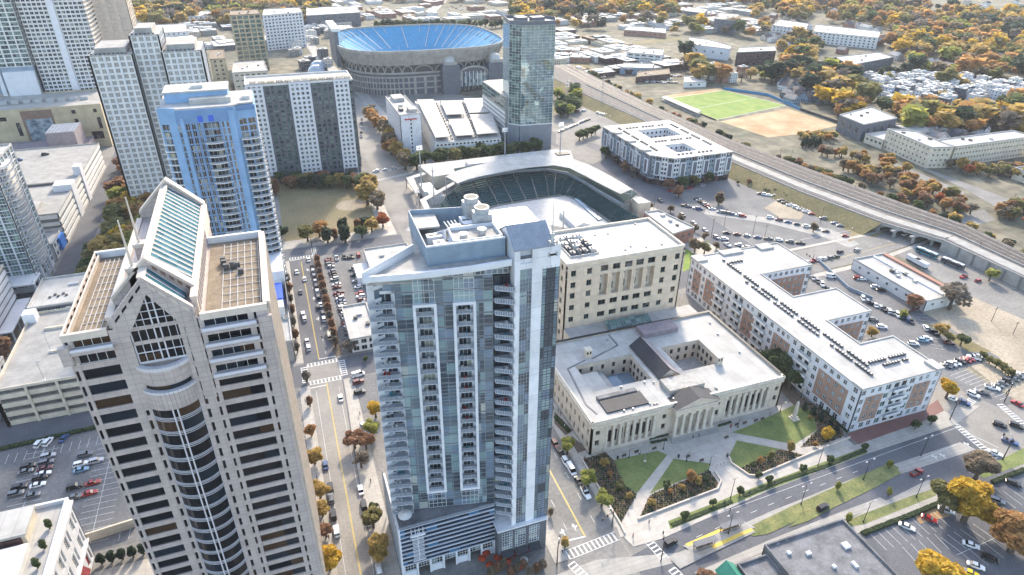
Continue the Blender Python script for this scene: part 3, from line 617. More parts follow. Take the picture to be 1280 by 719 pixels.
    dk = MB(); dk.prism([(33.8, 131), (45.1, 130.7), (45.2, 137.8), (34.3, 138.3)], 103.5, 103.9, 'roof_dirty'); dk.prism([(28.1, 144), (33.6, 143.6), (34.2, 152), (28.2, 152.6)], 102.6, 103, 'roof_dirty'); B.one('plant_roof', dk)
    for x, y_, w_, d_, h_ in ((29.3, 138.3, 3.6, 2.2, 3.4), (30.0, 134.2, 4.2, 2.4, 3.4), (36, 140.6, 2.6, 3, 3.6), (39.5, 143, 2.4, 5, 3.4)):
        u = MB(); u.box(x, y_, 99.5, x+w_, y_+d_, 99.5+h_, 'white_panel'); [u.tube((x+w_*f, y_+d_/2, 99.5+h_), (x+w_*f, y_+d_/2, 99.55+h_), .55, .55, 'hvac_dark', 10) for f in (.28, .72)]; B.one('chiller', u)
    for x, y_ in ((36.5, 133), (41.3, 134.2)): u = MB(); u.tube((x, y_, 103.9), (x, y_, 105.2), .9, .9, 'galv', 12); u.tube((x, y_, 105.2), (x, y_, 105.4), 1.15, 1.15, 'hvac', 12); B.one('exhaust_fan', u)
    for x, y_ in ((43.0, 148.5), (43.6, 141.5)): u = MB(); u.box(x-2, y_-2, 101.5, x+2, y_+2, 106.2, 'galv'); u.tube((x, y_, 106.2), (x, y_, 107.6), 1.8, 1.8, 'galv', 16); u.tube((x, y_, 107.6), (x, y_, 107.65), 1.5, 1.5, 'hvac_dark', 16); B.one('cooling_tower', u)
    u = MB()
    for k in range(4): u.tube((36+k*.9, 139, 101.5), (35.4+k*.9, 147, 102.4), .22, .22, 'galv', 8)
    u.tube((31, 141, 102), (35, 139.2, 103.6), .6, .6, 'galv', 10); u.tube((33, 136, 102.5), (33.4, 139, 103.8), .5, .5, 'galv', 10); B.one('duct', u)
    B.finish()
condo_tower()
# ================================================================== federal office building (beige, nine windows wide)
def federal():
    x0, y0, x1, y1, Z = 102.8, 217.0, 158.8, 248.2, 43.0
    B = Bld('government_office', 'beige stone office block with five tall loggia niches under a white roof', 'office building', rect(x0, y0, x1, y1), cap=100)
    m = 'beige_precast'; B.core(rect(x0, y0+2.2, x1, y1), 0, Z, m, .6); FB = B.mb('wall')
    st = ('glass_dark', 'frame_green', 2, 1)
    xs = [106.2, 113.5, 120.4, 126.1, 131.8, 137.3, 142.9, 149.2, 155.7]
    low = [(4, 2.6), (9.6, 2.6), (15.4, 2.6), (21.3, 2.6)]
    cols = []
    for i, x in enumerate(xs):
        if 2 <= i <= 6: cols.append((x-x0, 3.6, low+[(26.3, 10.2, None), (38.0, 2.8)]))
        else: cols.append((x-x0, 2.3, low+[(27.0, 2.8), (32.2, 2.8), (37.7, 2.8)]))
    cols = [(c, w, [(o[0], o[1]) + tuple(o[2:]) for o in ops]) for c, w, ops in cols]
    wallcols(B, (x0, y0), (x1, y0), 0, Z, [(c, w, ops) for c, w, ops in cols], m, .55, st)
    nb = MB()
    for x in xs[2:7]:
        nb.box(x-1.8, y0+2.7, 26.3, x+1.8, y0+2.78, 36.5, 'limestone_plain'); nb.box(x-1.8, y0+.5, 26.0, x+1.8, y0+2.78, 26.3, 'limestone_plain'); FB.box(x-2.3, y0+.5, 26, x-1.8, y0+2.8, 37, m); FB.box(x+1.8, y0+.5, 26, x+2.3, y0+2.8, 37, m); B.win.append((x-1.0, y0+2.6, 27.4, 0, 1.3, 3.2, .05, st)); nb.tube((x-.4, y0+2.5, 34.3), (x-.4, y0+2.7, 34.3), .55, .55, 'glass_dark', 12)
        W = B.mb('wall'); W.box(x-2.4, y0-.18, 26.2, x-1.82, y0-.01, 37.2, m); W.box(x+1.82, y0-.18, 26.2, x+2.4, y0-.01, 37.2, m)
    B.one('loggia', nb)
    B.mb('wall').box(x0-.15, y0-.15, 36.9, x1+.15, y0-.02, 37.25, 'limestone_plain'); B.mb('wall').box(x0-.25, y0-.25, 41.0, x1+.25, y0-.02, 41.5, 'limestone_plain')
    for k in range(8): xx = 110+k*6.2; B.mb('wall').box(xx-.05, y0-.02, 0, xx+.05, y0-.01, 36.8, 'limestone_plain')
    B.wallgrid((x1, y0), (x1, y1), 0, Z, 5, 8, 2.3, 2.6, m, d=.55, style=st); B.wallgrid((x1, y1), (x0, y1), 0, Z, 9, 8, 2.3, 2.6, m, d=.55, style=st); B.wallgrid((x0, y1), (x0, y0), 0, Z, 5, 8, 2.3, 2.6, m, d=.55, style=st)
    B.roof(rect(x0, y0, x1, y1), Z, 'roof_white', 1.2, .8, 'limestone_plain')
    well = MB(); wx0, wy0, wx1, wy1 = 107.5, 223.5, 120.5, 242
    well.box(wx0, wy0, Z+.1, wx1, wy1, Z+.2, 'hvac_dark')
    for a, b in (((wx0, wy0), (wx1, wy0)), ((wx1, wy0), (wx1, wy1)), ((wx1, wy1), (wx0, wy1)), ((wx0, wy1), (wx0, wy0))): well.obox(a, b, -.2, .1, Z, Z+.8, 'hvac')
    B.one('plant_well', well)
    r = random.Random(3)
    for k in range(16):
        u = MB(); x = wx0+.8+(k % 4)*3; y = wy0+1+(k//4)*4.3; h = 1.3+r.random()*1.6; u.box(x, y, Z+.2, x+1.6+r.random(), y+2+r.random()*1.4, Z+h, r.choice(['hvac', 'galv', 'white_panel', 'slategrey'])); u.tube((x+.8, y+1, Z+h), (x+.8, y+1, Z+h+.4), .5, .5, 'hvac_dark', 8); B.one('roof_unit', u)
    for k in range(7): u = MB(); x = 124+r.random()*30; y = 221+r.random()*24; u.box(x, y, Z+.12, x+.6, y+.6, Z+.7, 'galv'); B.one('roof_vent', u)
    # low wing in front with the green skylight
    L = B.mb('wall'); L.prism(rect(103, 208.5, 166, 216.9), 0, 12.4, m, 'roof_white')
    sk = MB(); sk.slab([(121, 209.6, 12.8), (142, 209.6, 12.8), (142, 214.0, 14.6), (121, 214.0, 14.6)], .2, 'glass_green'); s = B.one('skylight', sk); b = MB()
    for k in range(17): x = 121+k*1.31; b.slab([(x-.1, 209.5, 12.9), (x+.1, 209.5, 12.9), (x+.1, 214.1, 14.75), (x-.1, 214.1, 14.75)], .2, 'frame_green')
    link('glazing_bars', b.mesh('glazing_bars', B.o), parent=s)
    B.finish()
federal()

# ================================================================== limestone courthouse with two light courts and a portico
def courthouse():
    x0, y0, x1, y1, Z = 87.0, 155.8, 168.8, 206.0, 14.0
    B = Bld('courthouse', 'low limestone courthouse with columned front, central pediment, two roof courts and white roof', 'courthouse', rect(x0, y0, x1, y1), cap=100)
    m = 'limestone'; W = B.mb('wall')
    cts = (95.5, 172.0, 120.0, 188.3), (134.0, 172.0, 152.0, 188.3)          # the two courts
    xs = [x0+.7, cts[0][0], cts[0][2], cts[1][0], cts[1][2], x1-.7]
    W.box(x0+.7, y0+1.2, 0, x1-.7, cts[0][1], Z, m); W.box(x0+.7, cts[0][3]+.5, 0, x1-.7, y1-.7, Z, m)
    for a, b in ((xs[0], xs[1]), (xs[2], xs[3]), (xs[4], xs[5])): W.box(a, cts[0][1]-.01, 0, b, cts[0][3]+.51, Z-.01, m)
    st = ('glass_dark', 'frame_dark', 2, 2)
    # front: corner bays, recessed colonnades, portico
    def plain(a, b): 
        c = (a+b)/2-x0
        wallcols(B, (a, y0), (b, y0), 0, Z-1.6, [((b-a)/2, 1.7, [(3.6, 2.6), (8.6, 2.0)])], m, .7, st)
    for a, b in ((x0, 92.2), (113.8, 119.3), (137.2, 142.2), (164.0, x1)): plain(a, b)
    cols = MB()
    for a, b, n in ((92.2, 113.8, 9), (142.2, 164.0, 9)):
        W.box(a, y0-.2, 0, b, y0+1.2, 1.5, m); W.box(a, y0, 11.4, b, y0+1.25, Z-1.6, m); W.box(a-.01, y0+.1, 1.4, a+.8, y0+1.25, 11.5, m); W.box(b-.8, y0+.1, 1.4, b+.01, y0+1.25, 11.5, m)
        for k in range(n-1):
            x = a+1.6+(b-a-3.2)*(k+.5)/(n-1)
            B.win.append((x-.65, y0+.9, 3.2, 0, 1.3, 5.2, .2, st))
        for k in range(n-1):
            x = a+1.1+(b-a-2.2)*k/(n-2); c = MB(); c.tube((x, y0+.35, 1.5), (x, y0+.35, 10.8), .62, .52, 'limestone_plain', 14); c.box(x-.75, y0-.35, 1.3, x+.75, y0+.95, 1.8, 'limestone_plain'); c.box(x-.7, y0-.3, 10.7, x+.7, y0+.95, 11.4, 'limestone_plain'); B.one('column', c, smooth=False)
    # entablature and parapet round the whole building
    en = MB()
    for P, q in ((((x0, y0), (x1, y0)), 0), (((x1, y0), (x1, y1)), 0), (((x1, y1), (x0, y1)), 0), (((x0, y1), (x0, y0)), 0)):
        en.obox(P[0], P[1], -1.25, .35, Z-1.6, Z-1.1, 'limestone_plain'); en.obox(P[0], P[1], -1.2, .1, Z-1.1, Z+.1, m); en.obox(P[0], P[1], -.9, .55, Z+.1, Z+.45, 'limestone_plain'); en.obox(P[0], P[1], -.7, .12, Z+.45, Z+1.0, 'limestone_plain')
    B.one('cornice', en)
    pr = MB()                                                            # portico
    pr.box(119.3, y0-3.2, 0, 137.2, y0+.7, 1.4, m)
    for k in range(6): pr.box(118.6-k*.12, y0-3.5-k*.35, 0, 137.9+k*.12, y0-3.2-k*.35+.3, 1.25-k*.2, 'concrete')
    pr.box(119.3, y0-2.9, 11.2, 137.2, y0+.7, 13.2, m); pr.box(119.0, y0-3.2, 13.2, 137.5, y0+.7, 13.7, 'limestone_plain'); pr.box(119.3, y0, 1.4, 137.2, y0+.7, 11.2, m)
    xz(pr, [(119.3, 13.7), (137.2, 13.7), (128.25, 16.9)], y0-2.6, y0-2.2, m); B.one('portico', pr)
    for s in (1, -1):
        q = [(128.25, y0-3.3, 17.5), (128.25+s*9.6, y0-3.3, 14.1), (128.25+s*9.6, y0+4, 14.1), (128.25, y0+4, 17.5)]; r_ = MB(); r_.slab(q if s > 0 else q[::-1], .35, 'limestone_plain', 'roof_charcoal'); B.one('pediment_roof', r_)
    xz(B.mb('wall'), [(119.0, 13.9), (137.5, 13.9), (128.25, 17.1)], y0+3.5, y0+3.9, m)
    for k in range(6):
        x = 120.3+k*3.18; c = MB(); c.tube((x, y0-2.2, 1.4), (x, y0-2.2, 10.6), .72, .6, 'limestone_plain', 14); c.box(x-.85, y0-3.05, 1.38, x+.85, y0-1.35, 1.75, 'limestone_plain'); c.box(x-.85, y0-3.0, 10.5, x+.85, y0-1.4, 11.2, 'limestone_plain'); B.one('column', c)
        if k < 5: B.win.append((x+.9, y0-.02, 2, 0, 1.4, 6.0, .02, st))
    # other sides
    B.wallgrid((x1, y0), (x1, y1), 0, Z-1.6, 9, 2, 1.6, 2.5, m, d=.7, style=st); B.wallgrid((x1, y1), (x0, y1), 0, Z-1.6, 15, 2, 1.6, 2.5, m, d=.7, style=st)
    wallcols(B, (x0, y1), (x0, y0), 0, Z-1.6, [(3.2+k*3.7, 1.35, [(1.8, 2.6), (7.6, 2.6)]) for k in range(13)], m, .7, st)
    W.box(x0+.01, y0+.01, 0, x0+1.3, y0+1.3, Z-1.6, m)
    for (a, b, c, d) in cts:
        B.one('court_floor', MB().box(a, b, 3.6, c, d+.5, 5.6, 'roof_dirty' if a > 120 else 'bluegrey'))
        for (p, q, n) in (((a, d+.5), (c, d+.5), 5), ((a, b), (a, d+.5), 5), ((c, d+.5), (c, b), 6), ((c, b), (a, b), 5)):
            LL = math.hypot(q[0]-p[0], q[1]-p[1]); ux, uy = (q[0]-p[0])/LL, (q[1]-p[1])/LL
            for r in range(2):
                for k in range(n):
                    t = LL*(k+.5)/n-.6; B.win.append((p[0]+ux*t, p[1]+uy*t, 6.3+r*3.9, math.atan2(uy, ux), 1.2, 2.0, .02, ('glass_dark', 'frame_dark', 1, 2)))
    B.one('court_deck', MB().box(95.6, 172.1, 3.9, 103.0, 185, 12.6, 'roof_white')); B.one('court_deck', MB().box(103.0, 172.1, 3.9, 107.0, 188.2, 9.6, 'roof_dirty')); B.one('court_deck', MB().box(107.0, 172.1, 3.9, 112.2, 185, 8.2, 'bluegrey'))
    rf = MB(); t0, t1 = Z+.02, Z+.35
    dk = MB(); dk.box(x0, y1-1.1, Z+1.0, x1, y1+.1, Z+1.25, 'black_metal'); dk.box(x1-1.0, y0+2, Z+1.0, x1+.1, y1-1.1, Z+1.25, 'black_metal'); B.one('coping', dk)
    rf.box(x0+.8, y0+1.2, t0, x1-.8, cts[0][1], t1, 'roof_white'); rf.box(x0+.8, cts[0][3]+.5, t0, x1-.8, y1-.8, t1, 'roof_white')
    for a, b in ((x0+.8, xs[1]), (xs[4], x1-.8), (xs[2], xs[3])): rf.box(a, cts[0][1], t0, b, cts[0][3]+.5, t1, 'roof_white')
    B.one('roof', rf)
    gr = MB()                                                            # charcoal gable over the court room, charcoal flat panel, grey walk lines
    gx0, gx1, gy0, gy1 = 122.2, 131.0, 170.0, 193.5; gc = (gx0+gx1)/2
    gr.slab([(gx0-.3, gy0, 15.0), (gc, gy0, 18.6), (gc, gy1, 18.6), (gx0-.3, gy1, 15.0)], .3, 'roof_charcoal'); gr.slab([(gc, gy0, 18.6), (gx1+.3, gy0, 15.0), (gx1+.3, gy1, 15.0), (gc, gy1, 18.6)], .3, 'roof_charcoal', 'mauve_panel')
    B.one('gable_roof', gr); W.box(gx0, gy0+.5, Z, gx1, gy1-.5, 15.0, m)
    for y in (gy0+.5, gy1-.8): xz(W, [(gx0, 14.9), (gx1, 14.9), (gc, 18.3)], y, y+.3, m)
    fp = MB(); fp.box(94.5, 159.2, t1, 111.5, 166.4, t1+.55, 'roof_charcoal'); fp.box(94.5, 166.4, t1, 110.5, 168.2, t1+1.0, 'roof_grey'); B.one('roof_panel', fp)
    fp = MB(); fp.box(130.5, 196.8, t1, 147, 203.5, t1+2.2, 'mauve_panel'); B.one('roof_house', fp); fp = MB(); fp.box(121, 160.8, t1, 136, 168.2, t1+2.0, 'roof_dirty'); B.one('roof_house', fp)
    for x, y in ((103, 193.2), (150.0, 172.2)):
        c = MB(); c.box(x-1.2, y-1.2, Z, x+1.2, y+1.2, Z+3.6, 'cream'); c.box(x-.95, y-1.26, Z+2, x-.3, y-1.2, Z+3.1, 'glass_dark'); c.box(x+.3, y-1.26, Z+2, x+.95, y-1.2, Z+3.1, 'glass_dark'); c.box(x-1.45, y-1.45, Z+3.6, x+1.45, y+1.45, Z+4, 'limestone_plain'); B.one('chimney', c)
    wl = MB()
    for (a, b) in (((89.5, 166), (92, 188)), ((92, 188), (101, 191)), ((89.5, 166), (91, 160)), ((104, 191), (118, 196)), ((118, 196), (118, 204))): wl.obox(a, b, -.35, .35, t1, t1+.12, 'roof_grey')
    B.one('roof_walk', wl); r = random.Random(5)
    for k in range(16): u = MB(); x = 90+r.random()*76; y = r.choice([157.4+r.random()*1.2, 168.5+r.random()*2, 196+r.random()*7]) if x < 153 else 160+r.random()*42; u.box(x, y, t1, x+.6, y+.6, t1+.7, 'galv'); B.one('roof_vent', u)
    B.finish()
courthouse()

# ================================================================== L-shaped brick and white apartment block
def mixed_wall(B, a, b, seq, z0, zs, fh, rows, d=.3):
    """seq = [(length share, kind)]; kinds: w white pier bay, r brick bay, b balcony bay, g glass bay"""
    L = math.hypot(b[0]-a[0], b[1]-a[1]); tot = sum(s for s, _ in seq); ux, uy = (b[0]-a[0])/L, (b[1]-a[1])/L; t = 0; top = z0+fh*rows
    pt = lambda t: (a[0]+ux*t, a[1]+uy*t)
    for s, k in seq:
        l = L*s/tot; p, q = pt(t), pt(t+l); n = max(1, round(l/3.6))
        st = ('glass_mix', 'frame_white', 2, 2)
        if k == 'w': B.wallgrid(p, q, 0, top, n, rows, 1.9, 2.2, 'white_panel', d=d, style=st)
        elif k in 'rb':
            B.wallgrid(p, q, 0, z0+fh, n, 1, min(2.2, l/n*.7), 2.4, 'white_panel', d=d, style=st)
            B.wallgrid(p, q, z0+fh, z0+fh*(rows-1), n, rows-2, 1.7, 1.9, 'brick_orange', d=d, style=('glass_pale' if (int(t*7) % 2) else 'glass_mix', 'frame_white', 2, 2)); B.wallgrid(p, q, z0+fh*(rows-1), top, n, 1, 1.7, 1.9, 'white_panel', d=d, style=st)
        elif k == 'g': B.wallgrid(p, q, 0, top, 1, rows, l*.8, 2.5, 'white_panel', d=d, style=('glass_green', 'frame_white', 2, 1))
        if k == 'b' or k == 'B':
            if k == 'B': B.wallgrid(p, q, 0, top, n, rows, 2.3, 2.3, 'offwhite', d=d, style=('glass_mix', 'frame_dark', 2, 1))
            for r in range(1, rows):
                bb = MB(); z = z0+fh*r if r else 0; z = (top/rows)*r
                bb.obox(pt(t+.4), pt(t+l-.4), 0, 1.35, z-.12, z+.1, 'balcony_grey'); bb.obox(pt(t+.4), pt(t+l-.4), 1.27, 1.35, z+.1, z+1.1, 'frame_white'); bb.obox(pt(t+.45), pt(t+l-.45), 1.2, 1.26, z+.2, z+1.0, 'frame_dark')
                B.one('balcony', bb)
        t += l
def big_apartments():
    X0, X1 = 184.0, 206.0
    P = [(184,134.5), (223,134.5), (223,158), (206,158), (206,176), (230,176), (230,197), (206,197), (206,219), (236,219), (236,245), (184,245)]
    B = Bld('apartment_building', 'long white and brick apartment building with rows of rooftop condensers and two open side courts', 'apartment building', P, cap=100)
    Z, rows = 20.0, 5; B.core(P, 0, Z, 'white_panel', .3)
    mixed_wall(B, P[-1], P[0], [(3,'w'),(5,'r'),(3,'w'),(6,'r'),(7,'B'),(3,'w'),(7,'B'),(6,'r'),(7,'B'),(3,'w'),(8,'r'),(3,'w'),(7,'B'),(3,'w'),(12,'r'),(4,'w')], 0, 0, 4, rows)
    mixed_wall(B, P[0], P[1], [(3,'w'),(8,'r'),(3,'g'),(8,'B'),(3,'g'),(8,'r'),(4,'w')], 0, 0, 4, rows)
    for i in range(1, 11):
        L = math.hypot(P[i][0]-P[i+1][0], P[i][1]-P[i+1][1]); mixed_wall(B, P[i], P[i+1], [(3,'w'), (max(L-6,1),'r'), (3,'w')], 0, 0, 4, rows)
    B.roof(P, Z, 'roof_white', .55, .5)
    for x, y, w_, d_ in ((183.6, 134.1, 3.5, 5), (219.5, 134.1, 3.8, 6), (183.6, 239, 6, 6.4), (200, 241, 12, 4.5), (222, 240, 8, 5.5)): q = MB(); q.box(x, y, Z+.1, x+w_, y+d_, Z+1.1, 'roof_white'); B.one('roof_step', q)
    cu = MB(); cu.box(0, 0, 0, 1.05, 1.05, .9, 'hvac_dark'); cu.box(.15, .15, .9, .9, .9, .95, 'hvac'); me = cu.mesh('condenser'); n = 0
    def crow(xa, ya, xb, yb, k):
        nonlocal n
        for i in range(k):
            if n >= 100: return
            if (i % 7) == 6: continue
            f = i/(k-1); link('condenser', me, (xa+(xb-xa)*f-B.o[0], ya+(yb-ya)*f-B.o[1], Z+.13), 0, B.root); n += 1
    crow(193.5, 140, 193.5, 160, 15); crow(196.5, 145, 196.5, 236, 50); crow(199, 146, 216, 146, 13); crow(203, 143, 214, 143, 9); crow(193.6, 168, 193.6, 214, 22); crow(198, 233, 230, 233, 20)
    B.finish()
big_apartments()

# ================================================================== blue grey apartment block with two light courts
def grey_apartments():
    P = [(250,387), (256,378.5), (303.5,375.5), (303.5,462), (241.5,462), (243,424)]
    P = [(243.5,389), (256,376.5), (303.5,376.5), (303.5,462), (243.5,462)]
    B = Bld('apartment_building', 'slate apartment block with two square courts in its white roof, beside the ballpark', 'apartment building', P, cap=60)
    Z = 20.5; n = len(P); holes = [(264, 423, 290.5, 443.5), (264.5, 387.5, 281, 404.5)]
    W = B.mb('wall'); I = offset(P, .3)
    W.prism(I, 0, 5, 'bluegrey', 'concrete')
    ys = [377.0, 387.5, 404.5, 423, 443.5, 461.7]
    W.prism([(244.2,389), (256.2,376.9), (303.2,376.9), (303.2,387.5), (244.2,387.51)][::1] if False else [(245.5,387.5), (256.2,376.9), (303.2,376.9), (303.2,387.5)], 5, Z, 'slategrey'); W.box(243.9, 404.5, 5, 303.2, 423, Z, 'slategrey'); W.box(243.9, 443.5, 5, 303.2, 461.7, Z, 'slategrey')
    W.box(243.9, 387.5, 5, 264.5, 404.5, Z, 'slategrey'); W.box(281, 387.5, 5, 303.2, 404.5, Z, 'slategrey'); W.box(243.9, 423, 5, 264, 443.5, Z, 'slategrey'); W.box(290.5, 423, 5, 303.2, 443.5, Z, 'slategrey')
    for i in range(n):
        a, b = P[i], P[(i+1)%n]; L = math.hypot(b[0]-a[0], b[1]-a[1]); k = max(1, round(L/10)); ux, uy = (b[0]-a[0])/L, (b[1]-a[1])/L
        for j in range(k):
            t0 = L*j/k; q = L/k; pt = lambda t: (a[0]+ux*t, a[1]+uy*t)
            B.wallgrid(pt(t0), pt(t0+q*.5), 4, Z, 2, 5, 1.6, 2.0, 'white_panel' if (i+j) % 2 else 'bluegrey', d=.3, style=('glass_mix','frame_white',1,1))
            B.wallgrid(pt(t0+q*.5), pt(t0+q), 4, Z, 1, 5, 3.6, 2.3, 'slategrey', d=.3, style=('glass_mix','frame_white',2,1))
            B.mb('wall').obox(pt(t0+q*.52), pt(t0+q*.98), .3, 1.1, 7.2, 17.6, 'white_panel'); B.mb('wall').obox(pt(t0+q*.6), pt(t0+q*.9), 1.08, 1.12, 7.9, 17, 'slategrey')
            B.mb('wall').obox(pt(t0), pt(t0+q), -.3, -.1, 0, 4, 'brick_dark'); B.win.append((*pt(t0+q*.1), .5, math.atan2(uy, ux), q*.75, 2.8, .1, ('glass_dark','frame_dark',4,1)))
    for (a, b, c, d) in holes:
        for p, q in (((a, d), (c, d)), ((a, b), (a, d)), ((c, d), (c, b)), ((c, b), (a, b))):
            L = math.hypot(q[0]-p[0], q[1]-p[1]); B.mb('wall').obox(p, q, 0, .25, 5, Z, 'white_panel'); k = int(L/3.4)
            for r in range(4):
                for j in range(k): t = L*(j+.5)/k-.8; B.win.append((p[0]+(q[0]-p[0])/L*t, p[1]+(q[1]-p[1])/L*t, 6+r*3.7, math.atan2(q[1]-p[1], q[0]-p[0]), 1.6, 2, -.27, ('glass_mix','frame_white',1,1)))
    R_ = MB(); z0, z1 = Z+.01, Z+.6
    R_.prism([(243.2,389), (256,376.2), (303.8,376.2), (303.8,387.5), (243.2,387.6)][0:0] or [(244.6,387.5), (255.9,376.2), (303.8,376.2), (303.8,387.5)], z0, z1, 'roof_white'); R_.box(243.2, 404.5, z0, 303.8, 423, z1, 'roof_white'); R_.box(243.2, 443.5, z0, 303.8, 462.3, z1, 'roof_white')
    for a, b, c, d in ((243.2,387.5,264.5,404.5),(281,387.5,303.8,404.5),(243.2,423,264,443.5),(290.5,423,303.8,443.5)): R_.box(a, b, z0, c, d, z1, 'roof_white')
    B.one('roof', R_)
    cu = MB(); cu.box(0, 0, 0, 1.6, .9, .8, 'hvac_dark'); me = cu.mesh('condenser'); k = 0
    for (xa, ya, xb, yb, m) in ((252,395,252,455,22),(297,395,297,455,20),(258,450,292,450,12),(262,413,294,413,12),(262,382,292,382,9)):
        for i in range(m):
            if i % 5 != 4: link('condenser', me, (xa+(xb-xa)*i/m-B.o[0], ya+(yb-ya)*i/m-B.o[1], z1+.01), 0, B.root)
    for y in (396, 418, 440): q = MB(); q.box(242.8, y, Z+.6, 249, y+3, Z+1.6, 'roof_dirty'); B.one('roof_step', q)
    B.finish()
grey_apartments()

# ================================================================== high-rises and blocks of the middle distance
def blue_tower():
    y0, Z = 315.0, 93.0; P = [(-47, 318), (-40, 315), (-16.5, 315), (-15.5, 317), (-7.5, 318.5), (-7.5, 344), (-47, 344)]
    B = Bld('apartment_tower', 'sky blue apartment tower with white curved balconies and a stepped white roof', 'skyscraper', P, cap=100)
    m = 'blue_wall'; B.core(P, 0, Z, 'blue_deep', .5); FH = 3.1; NF = 27; z0 = Z-5.5-NF*FH
    st = ('glass_mix', 'frame_white', 2, 1)
    def strip(x0, x1, y, ww, mm, wh=2.65, sill=.3, s=st, ya=None): B.wallgrid((x0, y), (x1, ya if ya else y), z0, z0+NF*FH, 1, NF, ww, wh, mm, d=.4, sill=sill, style=s)
    strip(-47, -42.8, 318, 3.3, m, ya=316.2); B.mb('wall').obox((-42.8, 316.2), (-40, 315), -.42, .25, 0, Z-2, 'blue_wall'); strip(-40, -38.6, 315, .9, m); B.mb('wall').box(-38.6, 314.7, 0, -37.2, 315.4, Z-3, 'blue_wall')
    strip(-37.2, -34.8, 315, 1.7, 'blue_deep'); strip(-34.8, -32.6, 315, 1.6, 'blue_deep'); strip(-32.6, -30.4, 315, 1.3, 'blue_deep'); strip(-30.4, -22.6, 315, 6.6, 'blue_deep', s=('glass_mix','frame_white',4,1))
    strip(-22.6, -20.8, 315, 1.0, m); strip(-20.8, -18.8, 315, 1.1, m); B.mb('wall').box(-18.8, 314.7, 0, -16.5, 315.4, Z-1, m); B.mb('wall').obox((-16.5, 315), (-15.5, 317), -.4, 0, 0, Z, m)
    B.wallgrid((-15.5, 317), (-7.5, 318.5), z0, z0+NF*FH, 2, NF, 3.2, 2.6, m, d=.4, style=st)
    B.wallgrid((-7.5, 318.5), (-7.5, 344), z0, z0+NF*FH, 6, NF, 2.4, 2.1, 'offwhite', d=.4, style=st)
    B.wallgrid((-7.5, 344), (-47, 344), z0, z0+NF*FH, 9, NF, 2.4, 2.1, m, d=.4, style=st); B.wallgrid((-47, 344), (-47, 318), z0, z0+NF*FH, 6, NF, 2.4, 2.1, m, d=.4, style=st)
    W = B.mb('wall'); W.obox((-47, 318), (-40, 315), -.4, .05, z0+NF*FH, Z+1.5, m); W.obox((-40, 315), (-16.5, 315), -.4, .05, z0+NF*FH, Z+.5, 'blue_deep'); W.obox((-15.5, 317), (-7.5, 318.5), -.4, .05, z0+NF*FH, Z-2, m); W.obox((-7.5, 318.5), (-7.5, 344), -.4, .05, z0+NF*FH, Z, m)
    for x in (-31.6, -27.2): w = MB(); w.box(x, 314.9, Z-5, x+2.2, 315.2, Z-2.4, 'vivid_blue'); B.one('blue_panel', w)
    for k in range(NF-2):
        z = z0+k*FH; b = MB(); c = [(-30.6, 315), (-30.2, 313.8), (-28.5, 312.9), (-26.5, 312.6), (-24.5, 312.9), (-22.8, 313.8), (-22.4, 315)]
        b.prism(c, z+.1, z+.45, 'offwhite'); [b.obox(c[i], c[i+1], -.1, 0, z+.45, z+1.3, 'rail_glass') for i in range(6)]; B.one('balcony', b)
        b = MB(); c = [(-15.3, 317.2), (-15.5, 315.6), (-12, 314.8), (-8.5, 315.8), (-6.4, 318.3), (-6.4, 322), (-7.6, 322)]
        b.prism(c, z+.1, z+.45, 'offwhite'); [b.obox(c[i], c[i+1], -.1, 0, z+.45, z+1.3, 'rail_glass') for i in range(1, 6)]; B.one('balcony', b)
        b = MB(); c = [(-47.4, 321), (-47.9, 317.6), (-45, 316.0), (-43.0, 315.9), (-42.9, 317)]; b.prism(c, z+.1, z+.45, 'offwhite'); B.one('balcony', b)
    r = MB(); r.prism([(-46, 322), (-39, 316), (-17, 316), (-14, 319), (-8, 320), (-8, 343.5), (-46.6, 343.5)], Z+.2, Z+.9, 'roof_white'); r.box(-44, 327, Z+.9, -18, 342, Z+5.2, 'blue_wall'); r.box(-44.5, 326.5, Z+5.2, -17.5, 342.5, Z+5.8, 'roof_white'); r.box(-34, 322, Z+.9, -17, 327, Z+3.2, 'roof_white'); B.one('roof', r)
    u = MB(); u.box(-33, 331, Z+5.8, -28, 335, Z+7.2, 'hvac'); B.one('roof_unit', u); u = MB(); u.box(-12.5, 325, Z+.9, -9, 330, Z+2.4, 'hvac'); B.one('roof_unit', u)
    # low podium with the vivid blue panel
    pd = MB(); pd.box(-22, 296, 0, -7.6, 317, 20, 'white_panel'); pd.box(-22, 270, 0, -9.5, 296, 15.5, 'offwhite'); B.one('podium', pd)
    q = MB(); q.box(-12.6, 277, 15.5, -9.3, 292, 16.2, 'vivid_blue'); q.box(-9.5, 277, 10, -9.3, 292, 15.5, 'vivid_blue'); B.one('blue_panel', q)
    q = MB(); q.box(-8, 274, 0, -7.6, 317, 14, 'slategrey'); B.one('screen_wall', q)
    B.finish()
blue_tower()

